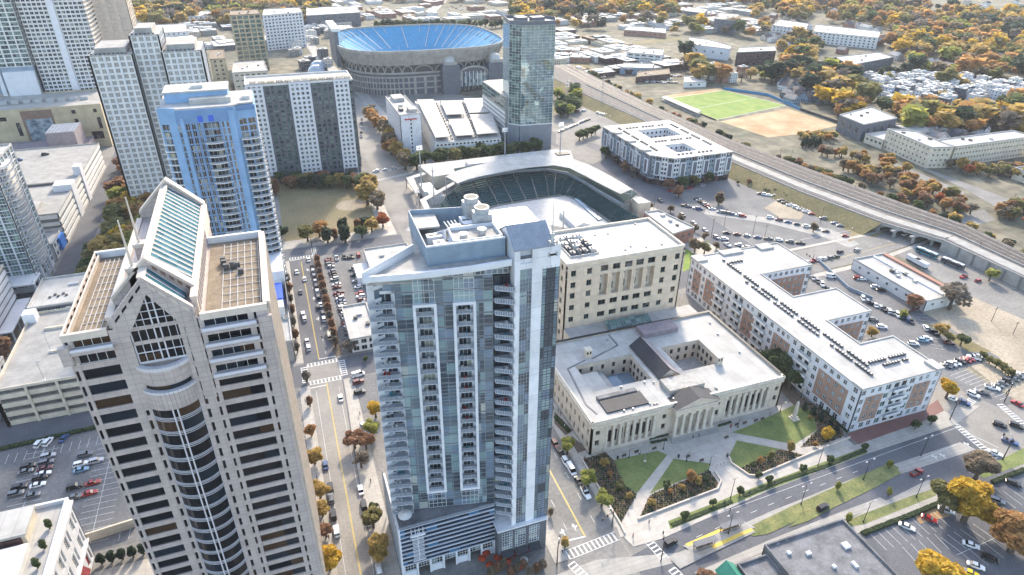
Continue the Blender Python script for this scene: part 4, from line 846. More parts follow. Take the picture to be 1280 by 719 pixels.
def striped_tower():
    x0, y0, x1, y1, Z = -15.0, 477.0, 55.0, 506, 66.0
    B = Bld('apartment_tower', 'wide apartment tower striped in white and dark slate bays, above the park', 'apartment building', rect(x0, y0, x1, y1), cap=100)
    B.core(rect(x0, y0, x1, y1), 0, Z, 'slategrey', .6); FR = 20
    seq = [(-15, -4, 'w'), (-4, 12.5, 's'), (12.5, 26.5, 'w'), (26.5, 42, 's'), (42, 52.2, 'w'), (52.2, 55, 's')]
    for a, b, k in seq:
        if k == 'w': B.wallgrid((a, y0-1), (b, y0-1), 4, Z+1.5, 4 if b-a > 12 else 3, FR, 1.7, 1.8, 'white_panel', d=1.5, style=('glass_mix','frame_white',2,2)); B.mb('wall').box(a, y0-.9, Z, b, y0+6, Z+1.5, 'white_panel'); B.mb('wall').box(a, y0-.9, 0, a+.3, y0+1, Z, 'white_panel'); B.mb('wall').box(b-.3, y0-.9, 0, b, y0+1, Z, 'white_panel')
        else: B.wallgrid((a, y0), (b, y0), 4, Z, 4 if b-a > 5 else 1, FR, 2.4, 2.2, 'slategrey', d=.6, style=('glass_green' if True else '', 'frame_dark', 2, 1), skip=lambda i, r: False)
    for a, b in (((x1, y0), (x1, y1)), ((x1, y1), (x0, y1)), ((x0, y1), (x0, y0))): B.wallgrid(a, b, 4, Z, int(math.hypot(a[0]-b[0], a[1]-b[1])/4), FR, 1.8, 2, 'slategrey' if a[0] == b[0] else 'white_panel', d=.6, style=('glass_mix','frame_white',2,1))
    B.roof(rect(x0, y0, x1, y1), Z, 'roof_dirty', 1.2, .5, 'offwhite')
    for k in range(12): q = MB(); x = x0+3+k*5.6; q.box(x, y0+3, Z+.2, x+4.5, y0+11, Z+2.6, 'cream' if k % 3 else 'roof_white'); B.one('roof_house', q)
    pr = MB(); [pr.box(x0+k*1.15, y0-1.4, Z+2.2, x0+k*1.15+.35, y0+6, Z+2.6, 'cream') for k in range(60)]; B.one('roof_pergola', pr)
    B.finish()
striped_tower()

def gridded_tower():
    B = Bld('apartment_tower', 'cream stepped tower with gridded windows, behind the sky blue tower', 'skyscraper', rect(-92, 440, -38, 470), cap=100)
    st = ('glass_dark', 'frame_white', 2, 1)
    for (xa, xb, y, z, m) in ((-92, -70, 440, 96, 'offwhite'), (-70, -55, 445, 105, 'offwhite'), (-55, -34, 441, 96, 'offwhite')):
        P = rect(xa, y, xb, 472); B.mb('wall').prism(offset(P, .4), 0, z, 'concrete'); nf = int(z/3.3)
        for i in range(4):
            a, b = P[i], P[(i+1)%4]; B.wallgrid(a, b, z-nf*3.3, z, max(2, int(math.hypot(a[0]-b[0], a[1]-b[1])/3.2)), nf, 2.3, 2.35, m, d=.5, style=st)
            L = math.hypot(a[0]-b[0], a[1]-b[1]); n = max(2, int(L/6.4))
            for k in range(n+1): t = k/n; p = (a[0]+(b[0]-a[0])*t, a[1]+(b[1]-a[1])*t); B.mb('wall').box(p[0]-.35, p[1]-.35, 0, p[0]+.35, p[1]+.35, z+.6, 'white_panel')
        r = MB(); r.prism(P, z+.01, z+.8, 'roof_dirty'); r.prism(offset(P, 3), z+.8, z+4, 'concrete'); B.one('roof', r)
        q = MB(); [q.box(xa+1+k*2.2, y+.4, z+.8, xa+2+k*2.2, y+1.2, z+1.6, 'hvac_dark') for k in range(int((xb-xa)/2.4))]; B.one('roof_rail', q)
    B.finish()
gridded_tower()

def hotel_and_garage():
    P = rect(90.5, 503, 107, 563)
    B = Bld('hotel', 'white slab hotel with one thin column of windows on its end wall', 'hotel', P, cap=60); Z = 31.5
    B.core(P, 0, Z, 'white_clad', .3); W = B.mb('wall')
    wallcols(B, (90.5, 503), (107, 503), 0, Z, [(8.3, 1.1, [(2+k*3.1, 1.8) for k in range(9)])], 'white_clad', .3, ('glass_dark', None, 1, 1))
    B.wallgrid((107, 503), (107, 563), 0, Z, 16, 9, 1.5, 2.0, 'white_clad', d=.3); B.wallgrid((107, 563), (90.5, 563), 0, Z, 3, 9, 1.5, 2.0, 'white_clad', d=.3); B.wallgrid((90.5, 563), (90.5, 503), 0, Z, 20, 9, 1.9, 2.3, 'white_panel', d=.5, style=('glass_pale','frame_white',1,1))
    B.roof(P, Z, 'roof_white', 1.0)
    for (x, y, w_, d_, h_, m) in ((99, 508, 6, 10, 3, 'roof_dirty'), (93, 515, 3, 6, 2, 'hvac_dark'), (94, 545, 9, 14, 3, 'roof_white'), (95, 528, 3, 3, 2, 'hvac')): q = MB(); q.box(x, y, Z+.1, x+w_, y+d_, Z+h_, m); B.one('roof_unit', q)
    sg = MB()
    x = 94.2
    for k in range(11): sg.box(x, 502.6, 27.8, x+.62, 502.9, 29.2 if k in (0, 3, 8) else 28.8, 'red_letter'); x += .86
    B.one('roof_sign', sg); B.finish()
    P = [(111.5, 479.5), (163.5, 477), (192, 592), (124, 607)]
    B = Bld('parking_garage', 'sprawling white parking garage with white canopy strips on its roof deck', 'parking garage', P, cap=40); Z = 14.8
    I = offset(P, .6); B.mb('wall').prism(I, 0, Z-1.2, 'concrete_dark'); n = 4
    for i in range(4):
        a, b = P[i], P[(i+1)%4]; L = math.hypot(a[0]-b[0], a[1]-b[1]); k = int(L/2.9)
        B.wallgrid(a, b, 0, Z, k, 4, 1.8, 1.3, 'offwhite', d=.6, style=('glass_dark', None, 1, 1))
    rr = MB(); rr.prism(P, Z, Z+.5, 'roof_white'); B.one('roof_deck', rr)
    def lerp(u, v): 
        A = (P[0][0]+(P[1][0]-P[0][0])*u, P[0][1]+(P[1][1]-P[0][1])*u); C = (P[3][0]+(P[2][0]-P[3][0])*u, P[3][1]+(P[2][1]-P[3][1])*u); return (A[0]+(C[0]-A[0])*v, A[1]+(C[1]-A[1])*v)
    for (u0, v0, u1, v1) in ((.02,.03,.24,.95), (.32,.03,.60,.40), (.32,.52,.56,.9), (.64,.03,.96,.50), (.64,.54,.98,.95)):
        q = MB(); Q = [lerp(u0, v0), lerp(u1, v0), lerp(u1, v1), lerp(u0, v1)]; q.prism(Q, Z+3.2, Z+3.6, 'roof_white')
        for i in range(4): q.box(Q[i][0]-.2, Q[i][1]-.2, Z+.5, Q[i][0]+.2, Q[i][1]+.2, Z+3.2, 'galv')
        B.one('deck_canopy', q)
    for v in (.46, .02): 
        q = MB(); a, b = lerp(.3, v), lerp(.6, v); q.obox(a, b, -1.2, 0, Z+.5, Z+1.6, 'concrete_dark'); B.one('ramp_wall', q)
    for u in (.27, .62):
        for k in range(14): q = MB(); p = lerp(u, .04+k*.066); q.box(p[0]-.4, p[1]-.8, Z+.5, p[0]+.4, p[1]+.8, Z+1.8, 'hvac_dark'); B.one('roof_barrier', q)
    B.finish()
hotel_and_garage()

def glass_tower():
    P = [(176, 494.5), (183, 486.3), (209, 484), (216, 502), (208, 520), (180, 520)]
    B = Bld('glass_tower', 'mirror glass office tower on a ribbed grey base, between the ballpark and the stadium', 'skyscraper', P, cap=100); Z = 95
    B.mb('wall').prism(offset(P, .2), 20, Z, 'slategrey'); W = B.mb('wall'); n = len(P)
    for i in range(n):
        a, b = P[i], P[(i+1)%n]; L = math.hypot(a[0]-b[0], a[1]-b[1]); ux, uy = (b[0]-a[0])/L, (b[1]-a[1])/L
        nf = 18; fh = (Z-21)/nf; cc = max(1, round(L/13))
        for r in range(nf):
            for c in range(cc): t = L*c/cc; B.win.append((a[0]+ux*t, a[1]+uy*t, 21+r*fh, math.atan2(uy, ux), L/cc, fh, .02, ('glass_tower' if i == 1 else 'glass_tower' if i > 1 else 'glass_green', 'frame_white', 4, 2)))
        W.obox(a, b, -.3, .15, 20.2, 21, 'white_panel'); W.obox(a, b, -.2, .05, Z, Z+3, 'slategrey')
        for k in range(int(L/.9)): t = k*.9; W.obox((a[0]+ux*t, a[1]+uy*t), (a[0]+ux*(t+.3), a[1]+uy*(t+.3)), -.3, .1, 0, 20.2, 'balcony_grey')
        W.obox(a, b, -.5, -.1, 0, 20.2, 'slategrey')
    r = MB(); r.prism(offset(P, .3), Z+.02, Z+.8, 'roof_white'); B.one('roof', r)
    for x, y, w_, d_ in ((184, 498, 8, 10), (195, 496, 10, 7)): q = MB(); q.box(x, y, Z+.8, x+w_, y+d_, Z+4, 'slategrey'); B.one('roof_unit', q)
    q = MB(); q.box(175, 500, 0, 178.5, 560, 40, 'concrete'); [q.box(174.6, 500, 2+k*3.5, 175.1, 560, 3.6+k*3.5, 'offwhite') for k in range(8)]
    [q.box(174.7, 500, 30+k*3.4, 174.95, 560, 32.4+k*3.4, 'glass_green') for k in range(3)]
    q.box(178.5, 520.2, 0, 208, 562, 40, 'concrete'); B.one('parking_podium', q)
    B.finish()
glass_tower()
# ================================================================== left cluster
def seg_block(name, label, cat, P, Z, bay, rows, ww, wh, m, rm='roof_white', st=('glass_mix','frame_white',2,1), cap=20, **k):
    B = block(name, label, cat, P, Z, bay, rows, ww, wh, m, rm, st, cap, **k); return B
def left_cluster():
    # tower with stacked curved balconies
    P = rect(-168, 352, -124.5, 384); B = Bld('apartment_tower', 'white and green-glass tower with stacked curved balconies at the left edge', 'skyscraper', P, cap=60)
    B.core(P, 0, 66, 'white_panel', .4)
    B.wallgrid(P[0], P[1], 3, 66, 9, 20, 4.2, 2.9, 'white_panel', d=.4, style=('glass_green','frame_white',3,2)); B.wallgrid(P[1], P[2], 3, 66, 6, 20, 4.3, 2.9, 'white_panel', d=.4, style=('glass_green','frame_white',2,2)); B.wallgrid(P[2], P[3], 3, 66, 9, 20, 4, 2.6, 'white_panel', d=.4)
    for k in range(17):
        z = 12+k*3.15; b = MB(); c = [(-124.6, 356), (-122.6, 357), (-121.6, 361), (-121.4, 365), (-122, 370), (-123.4, 374), (-124.6, 376)]
        b.prism(c, z, z+.35, 'offwhite'); [b.obox(c[i], c[i+1], -.1, 0, z+.35, z+1.3, 'rail_glass') for i in range(6)]; B.one('balcony', b)
    B.roof(P, 66, 'roof_white', 1.0); q = MB(); q.prism([(-160, 358), (-136, 356), (-130, 362), (-133, 376), (-160, 378)], 66.2, 71, 'offwhite', 'roof_white'); B.one('roof_house', q); q = MB(); q.box(-129.5, 356, 66.2, -127, 366, 68, 'brown_panel'); B.one('roof_planter', q)
    for k in range(5): q = MB(); q.box(-123.8, 342+k*7.6, 0, -122.9, 342.9+k*7.6, 11, 'white_panel'); B.one('column', q)
    q = MB(); q.box(-150, 340, 9.5, -122.5, 352.4, 10.2, 'offwhite'); B.one('canopy', q)
    B.finish()
    # slatted garage
    P = rect(-175, 300, -129, 334); B = Bld('parking_garage', 'white garage with long horizontal slats and a column-held awning, cut by the left edge', 'parking garage', P, cap=20)
    B.core(P, 0, 24, 'concrete_dark', .5); 
    for k in range(7): 
        for i in range(4): B.mb('wall').obox(P[i], P[(i+1)%4], -.5, 0, 3.2*k+1.2, 3.2*k+3.1, 'white_panel')
    B.roof(P, 24, 'roof_dirty', 1.0); q = MB(); q.box(-129, 302, 6, -123.5, 333, 6.6, 'white_panel'); [q.box(-124.4, y, 0, -123.8, y+.6, 6, 'white_panel') for y in (303, 312, 321, 331)]; B.one('awning', q); B.finish()
    # parking deck beyond it
    P = rect(-200, 410, -123.5, 545); B = Bld('parking_garage', 'weathered concrete parking deck with a white stair tower, beside the tree-lined avenue', 'parking garage', P, cap=30); Z = 18
    B.core(P, 0, Z, 'concrete_dark', .6)
    for i in range(4):
        for k in range(5): B.mb('wall').obox(P[i], P[(i+1)%4], -.6, 0, 3.6*k+.6+(.6 if k == 4 else 0), 3.6*k+2.6+(1.2 if k == 4 else 0), 'offwhite')
    B.roof(P, Z, 'concrete', 1.0); B.one('stair_tower', MB().box(-133, 448, 0, -123.0, 458, 22, 'white_panel')); B.one('stair_tower', MB().box(-127, 476, 0, -122.9, 483, 24, 'white_panel'))
    q = MB(); q.box(-200, 462, Z+.13, -134, 464, Z+1.4, 'hvac_dark'); q.box(-175, 411, Z+.1, -135, 430, Z+2, 'roof_dirty'); B.one('roof_ramp', q); B.finish()
    B = block('retail_building', 'flat white retail block at the corner below the curved balcony tower', 'shop', rect(-150, 388, -124.5, 407), 9, 5, 2, 3, 2.4, 'offwhite', 'roof_white', cap=10); q = MB(); q.box(-124.6, 398, 1.5, -123.2, 407, 8.5, 'mural_blue'); B.one('mural', q, label='rippling bright blue panel on the corner'); B.finish()
    # tan building with the big screen
    P = rect(-255, 600, -127, 655); B = Bld('convention_hall', 'long tan stone hall with a brown recess holding a dark glossy screen', 'hall', P, cap=20); Z = 33
    B.core(P, 0, Z, 'tan_stone', .01); W = B.mb('wall'); B.roof(P, Z, 'roof_dirty', 1.2, .6, 'tan_stone')
    q = MB(); q.box(-182, 599.7, 8, -161, 600.0, Z-.5, 'brown_panel'); q.box(-180, 599.55, 8, -162.5, 599.7, 26, 'screen_art'); B.one('screen', q)
    for x, z, w_, h in ((-200, 26, 8, 3), (-187, 14, 2.6, 10), (-147.5, 14, 2.4, 10), (-148, 28, 2.8, 2.8), (-132, 15, 2.4, 9), (-133, 28, 2.4, 2.6), (-138.5, 7, 8, 6)): B.win.append((x, 600, z, 0, w_, h, -.12, ('glass_dark', 'frame_dark', 1, 2)))
    for k in range(12): q = MB(); q.box(-232+k*8, 622, Z+.2, -227+k*8, 627, Z+2.6, 'galv'); B.one('roof_unit', q)
    B.finish()
    B = block('theatre', 'mauve ribbed windowless hall with a pale louvred roof, before the tan hall', 'hall', rect(-215, 556, -136, 590), 11, 20, 1, .3, .3, 'mauve_panel', 'mauve_panel', cap=2); q = MB(); q.box(-159, 558, 11.2, -140, 584, 25, 'mauve_panel'); [q.box(-158.5+k*2.1, 559, 25, -157.4+k*2.1, 583, 25.3, 'bluegrey') for k in range(9)]; B.one('roof_house', q); B.finish()
    # high towers cut by the top of the frame
    P = rect(-177, 660, -131, 690); B = Bld('apartment_tower', 'very tall white apartment tower with one solid white fin, cut by the top edge', 'skyscraper', P, cap=100)
    B.core(P, 0, 150, 'offwhite', .5); B.wallgrid(P[0], (-156, 660), 3, 150, 6, 46, 2.5, 2.2, 'white_panel', d=.5, style=('glass_mix','frame_white',2,1)); B.mb('wall').box(-156, 658.6, 0, -151.5, 660.5, 150, 'white_panel'); B.wallgrid((-151.5, 660), P[1], 3, 150, 6, 46, 2.5, 2.2, 'white_panel', d=.5, style=('glass_mix','frame_white',2,1))
    for i in (1, 2, 3): B.wallgrid(P[i], P[(i+1)%4], 3, 150, 8, 46, 3, 2.2, 'white_panel', d=.5, style=('glass_pale','frame_white',2,1))
    for k in range(14, 46): z = 3+k*3.196; B.mb('balcony_band').box(-177, 659.2, z-.1, -156.2, 660, z+.9, 'offwhite'); B.mb('balcony_band').box(-151.3, 659.2, z-.1, -129.6, 660, z+.9, 'offwhite'); B.mb('balcony_band').box(-131, 660, z-.1, -129.6, 690, z+.9, 'stone_cap')
    B.roof(P, 150, 'roof_white'); B.finish()
    P = rect(-250, 656, -178, 690); B = Bld('apartment_tower', 'pale green-glass tower between two slanting white fins at the top left corner', 'skyscraper', P, cap=60)
    B.core(P, 0, 150, 'bluegrey', .5); B.wallgrid(P[0], P[1], 55, 150, 12, 28, 5, 2.7, 'offwhite', d=.5, style=('glass_green','frame_white',2,1)); B.wallgrid(P[1], P[2], 55, 150, 6, 28, 4.6, 2.7, 'offwhite', d=.5, style=('glass_green','frame_white',2,1))
    B.mb('wall').box(-228, 654, 0, -223, 656.6, 150, 'white_panel'); B.mb('wall').box(-205, 654, 0, -202, 656.6, 150, 'white_panel'); B.mb('wall').box(-200, 652, 33, -178, 656, 52, 'white_panel'); B.mb('wall').box(-250, 655.4, 0, -178, 656, 55, 'bluegrey'); B.roof(P, 150); B.finish()
    P = rect(-136, 720, -108, 750); B = Bld('office_tower', 'cream-edged tower with dark green vertical glass strips, cut by the top edge', 'skyscraper', P, cap=40)
    B.core(P, 0, 150, 'stone_cap', .5)
    for (a, b) in zip(P, P[1:]+P[:1]):
        L = math.hypot(a[0]-b[0], a[1]-b[1]); B.wallgrid(a, b, 0, 150, 3, 15, L/3*.55, 9.6, 'stone_cap', d=.6, sill=.2, style=('glass_green','frame_dark',3,3))
    B.roof(P, 150); B.finish()
    # foreground left: flat white roof, garage, small white houses
    B = block('office_block', 'grey two-storey block under a flat white roof, between garage and side street', 'office building', rect(-113.5, 298.5, -95.5, 326.5), 18, 4.2, 4, 2, 2, 'slategrey', 'roof_white', cap=20, style=('glass_dark','frame_white',2,1))
    for k in range(5): q = MB(); q.box(-107+k*1.6, 306+k % 2*2, 18.1, -106+k*1.6, 307+k % 2*2, 18.8, 'hvac_dark'); B.one('roof_unit', q)
    q = MB(); q.box(-101, 316, 18.1, -97, 318, 18.9, 'galv'); B.one('roof_unit', q); B.finish()
    P = rect(-112, 241, -82, 297); B = Bld('parking_garage', 'cream banded parking deck with bare concrete roof and lamp posts, left of the granite tower', 'parking garage', P, cap=10); Z = 16
    B.core(P, 0, Z, 'hvac_dark', .8)
    for i in range(4):
        a, b = P[i], P[(i+1)%4]
        for k in range(4): B.mb('wall').obox(a, b, -.8, 0, k*4+.2, k*4+2.2, 'cream')
        L = math.hypot(a[0]-b[0], a[1]-b[1]); n = int(L/9)
        for k in range(n+1): p = (a[0]+(b[0]-a[0])*k/n, a[1]+(b[1]-a[1])*k/n); B.mb('wall').box(p[0]-.4, p[1]-.4, 0, p[0]+.4, p[1]+.4, Z, 'cream')
    B.roof(P, Z, 'concrete', 1.1, .4, 'cream'); q = MB(); q.box(-113, 289, Z, -108.5, 294, Z+4.5, 'white_panel'); B.one('stair_tower', q); q = MB(); q.box(-104, 281, Z+.12, -83, 282, Z+1.1, 'cream'); q.box(-98, 262, Z+.12, -84, 263, Z+1.0, 'cream'); B.one('ramp_wall', q)
    for x, y in ((-98, 263), (-93, 282), (-96, 242.6)): q = MB(); q.tube((x, y, Z), (x, y, Z+9), .12, .09, 'galv', 6); q.box(x-.9, y-.15, Z+8.9, x+.9, y+.15, Z+9.1, 'galv'); q.box(x-.4, y-.4, Z, x+.4, y+.4, Z+.9, 'white_panel'); B.one('lamp', q)
    B.finish()
    B = block('annex', 'small cream annex with arched corner at the left edge, beside the banded deck', 'building', rect(-135, 244, -116, 268), 14, 5, 3, 2.2, 2.0, 'white_panel', 'roof_white', cap=10); B.finish()
    # bottom left white mansion block with red awnings
    P = rect(-125, 112, -72, 166.5); B = Bld('mansion_block', 'white cornice building with dark red blinds and a roof terrace, bottom left corner', 'building', P, cap=60); Z = 23.5
    B.core(P, 0, Z, 'white_panel', .4)
    for i in range(4):
        a, b = P[i], P[(i+1)%4]; L = math.hypot(a[0]-b[0], a[1]-b[1]); n = int(L/6.6)
        wallcols(B, a, b, 0, Z, [(L*(k+.5)/n+o, 2.3 if o < 0 else 1.3, [(1.2, 4.4, ('awning_red', 'frame_white', 1, 1)), (8.5, 5.0), (16, 4.4)]) for k in range(n) for o in (-1.0, 1.6)], 'white_panel', .4, ('glass_mix', 'frame_white', 3, 5))
    B.roof(P, Z, 'roof_white', 1.3, .7, 'white_panel')
    q = MB(); q.obox(P[1], P[2], -.5, .9, Z-.6, Z, 'white_panel'); q.obox(P[1], P[2], -.5, .6, 7.3, 7.8, 'white_panel'); B.one('cornice', q)
    for k in range(6): q = MB(); y = 120+k*6.6; q.slab([(-72, y, 6.6), (-70.4, y, 4.4), (-70.4, y+4.6, 4.4), (-72, y+4.6, 6.6)], .15, 'awning_red'); B.one('awning', q)
    q = MB(); q.box(-124, 153.5, Z+.1, -79, 163, Z+3.4, 'cream', ); q.box(-124.4, 153.1, Z+3.4, -78.6, 163.4, Z+4.0, 'roof_white'); q.box(-118, 152.9, Z+.8, -80, 153.45, Z+2.8, 'brick_dark'); B.one('roof_house', q)
    t = MB(); t.add([(-93,138,Z+2.2),(-78,138,Z+2.2),(-78,151.5,Z+2.2),(-93,151.5,Z+2.2),(-85.5,144.7,Z+5.2),(-93,138,Z+.1),(-78,138,Z+.1),(-78,151.5,Z+.1),(-93,151.5,Z+.1)], [(0,1,4),(1,2,4),(2,3,4),(3,0,4),(5,6,1,0),(6,7,2,1),(7,8,3,2),(8,5,0,3)], 'umbrella_white'); B.finish(); single('marquee_tent', t, 'peaked white marquee tent on the roof terrace of the white cornice building', 'tent')
left_cluster()

# ================================================================== ballpark
def ballpark():
    P = rect(80, 320, 207, 450); B = Bld('ballpark', 'baseball park with dark green seats under a white curved canopy, field covered by pale flooring', 'stadium', P, cap=40)
    out = [(84,370),(97,393),(110,409),(131,416),(153,419),(176,416),(187,404),(191,385),(193,360),(196,340),(200,320)]
    inn = [(90,364),(99,374),(108,380),(130,384),(150,386),(167,387),(175,387),(181,381),(184,372),(186,356),(188,334)]
    b = MB()
    for i in range(10):
        o0, o1, i0, i1 = out[i], out[i+1], inn[i], inn[i+1]; b.slab([(i0[0],i0[1],.6),(o0[0],o0[1],6.9),(o1[0],o1[1],6.9),(i1[0],i1[1],.6)], .8, 'concrete')
    B.one('seating_base', b)
    for i in range(10):
        for j in range(2):
            f0, f1 = j/2+.03, j/2+.47; L = lambda a, c, f: (a[0]+(c[0]-a[0])*f, a[1]+(c[1]-a[1])*f)
            s = MB(); o0, o1, i0, i1 = L(out[i],out[i+1],f0), L(out[i],out[i+1],f1), L(inn[i],inn[i+1],f0), L(inn[i],inn[i+1],f1); n = 12
            for k in range(n):
                g0, g1 = k/n, (k+1)/n; z = 1.5+6.4*k/n; p0, p1, p2, p3 = L(i0,o0,g0), L(i1,o1,g0), L(i1,o1,g1), L(i0,o0,g1)
                s.prism([p0, p1, p2, p3], z-.6, z+.25, 'seat_teal'); 
            B.one('seating_section', s)
    # upper deck and suites under the canopy
    up_o = [(112,428),(131,431),(155,433),(182,429),(197,415),(204,395),(209,370),(211,345)]; up_i = [(111,410),(131,417),(153,420),(177,417),(188,405),(192,386),(195,362),(198,342)]
    u = MB()
    for i in range(7): 
        u.prism([up_i[i], up_i[i+1], up_o[i+1], up_o[i]], 0, 8.0, 'concrete'); u.slab([(*up_i[i],9.2),(*up_o[i],13.0),(*up_o[i+1],13.0),(*up_i[i+1],9.2)] if False else [(up_i[i][0],up_i[i][1],9.0),(up_i[i+1][0],up_i[i+1][1],9.0),(up_o[i+1][0],up_o[i+1][1],12.5),(up_o[i][0],up_o[i][1],12.5)], .5, 'concrete', 'seat_teal')
        u.obox(up_i[i+1], up_i[i], -.3, 0, 8.0, 9.3, 'bluegrey')
    B.one('upper_deck', u)
    cn = MB(); ci = [(105,392),(113,402),(121,409),(144,417),(159,419.5),(178,417),(187,406),(191,388),(194,365),(197,344)]; co = [(98,402),(104,412),(114,420),(142,432),(162,436),(184,432),(198,418),(204,398),(208,374),(210,346)]
    ci = [(105,393),(113,397.5),(121,400.5),(144,405),(159,407),(178,405.5),(186,397),(190,378),(193.5,359),(197,343)]; co = [(100,404),(108,411),(118,416),(144,424),(162,427),(182,424),(194,411),(200,395),(204,370),(206,345)]
    for i in range(9): cn.slab([(*ci[i],15.2),(*ci[i+1],15.2),(*co[i+1],16.6),(*co[i],16.6)][::-1] if False else [(ci[i][0],ci[i][1],15.2),(ci[i+1][0],ci[i+1][1],15.2),(co[i+1][0],co[i+1][1],16.6),(co[i][0],co[i][1],16.6)][::-1], .35, 'roof_white')
    cn.f = [f[::-1] for f in cn.f]; B.one('canopy', cn)
    for i in range(0, 10): q = MB(); q.tube((*co[i], 0), (*co[i], 16.2), .35, .35, 'galv', 6); q.tube((co[i][0], co[i][1], 13), (ci[i][0]*.7+co[i][0]*.3, ci[i][1]*.7+co[i][1]*.3, 15.2), .2, .2, 'galv', 6); B.one('canopy_post', q)
    cc = MB(); cc.prism([(96,426),(112,428),(155,434),(184,431),(200,417),(210,448),(200,455),(155,455),(92,453)], 0, 9.0, 'cream', 'roof_white'); cc.box(125,436,9,140,444,11.5,'offwhite'); cc.box(150,437,9,155,441,11,'hvac'); cc.box(196,440,9,206,446,9.6,'hvac_dark'); B.one('concourse', cc)
    q = MB(); q.prism([(206,344),(212,344),(214,334),(205,334)], 0, 11, 'cream', 'roof_white'); B.one('corner_house', q)
    for pts in (((79,433),(97,442),(97,437),(84,431)), ((79,433),(84,431),(82,404),(79,402)), ((79,391),(108,415),(108,411),(83,389)), ((79,391),(83,389),(81,363),(78,363))): q = MB(); q.prism(list(pts), 7.4, 7.9, 'roof_white'); [q.box(p[0]-.2,p[1]-.2,0,p[0]+.2,p[1]+.2,7.4,'galv') for p in pts]; B.one('walkway_roof', q)
    for a, b_, c, d in ((86,408,94,424),(88,398,97,408)): q = MB(); q.box(a, b_, 0, c, d, 6, 'offwhite'); B.one('kiosk', q)
    fl = MB(); fl.prism([(92,300),(92,362),(101,372),(130,382),(167,385),(178,384),(183,372),(186,330),(186,300)], 0.05, .35, 'stripe_white'); B.one('field_floor', fl)
    q = MB(); q.prism([(118,318),(140,312),(146,334),(122,340)], .35, .45, 'gravel'); q.prism([(146,330),(157,322),(160,334),(150,344)], .35, .44, 'asphalt_old'); B.one('field_patch', q)
    q = MB(); q.box(181,340,.4,183.5,376,1.3,'paint_lightblue'); B.one('dugout', q)
    B.finish()
    t = MB(); t.box(161,330,.35,171,355,3.4,'umbrella_white'); t.add([(160.6,329.6,3.4),(171.4,329.6,3.4),(171.4,355.4,3.4),(160.6,355.4,3.4),(166,329.6,5.6),(166,355.4,5.6)], [(0,1,4),(1,2,5,4),(2,3,5),(3,0,4,5)], 'umbrella_white'); t.box(163.5,329.8,.4,166.5,329.95,3,'hvac_dark'); single('event_tent', t, 'long white ridge tent on the covered ballpark field', 'tent')
    t = MB(); t.prism([(112,344),(124,340),(136,342),(142,350),(138,358),(120,360),(112,354)], .35, 4.2, 'umbrella_white'); t.prism([(115,346),(124,343),(134,345),(138,351),(134,356),(121,357),(115,353)], 4.2, 5.2, 'umbrella_white'); single('stage_tent', t, 'wide low white tarpaulin dome on the ballpark floor beside the ridge tent', 'tent')
    for i, (x, y) in enumerate(((86.5,418),(88,389),(158,452),(140,303),(203,452))):
        p = MB(); h = (34, 30, 30, 30, 30)[i]; p.tube((x, y, 0), (x, y, h), .55, .3, 'galv', 8)
        for k in range(3): p.box(x-2, y-.3, h-.4-k*1.1, x+2, y+.3, h+.2-k*1.1, 'lamp_white')
        single('floodlight_mast', p, ['tall floodlight mast at the outer corner of the ballpark walkway roofs', 'floodlight mast rising from the left end of the green seats', 'floodlight mast on the ballpark concourse roof, centre', 'floodlight mast above the ballpark floor tent', 'floodlight mast behind the right bend of the ballpark canopy'][i], 'floodlight')
ballpark()

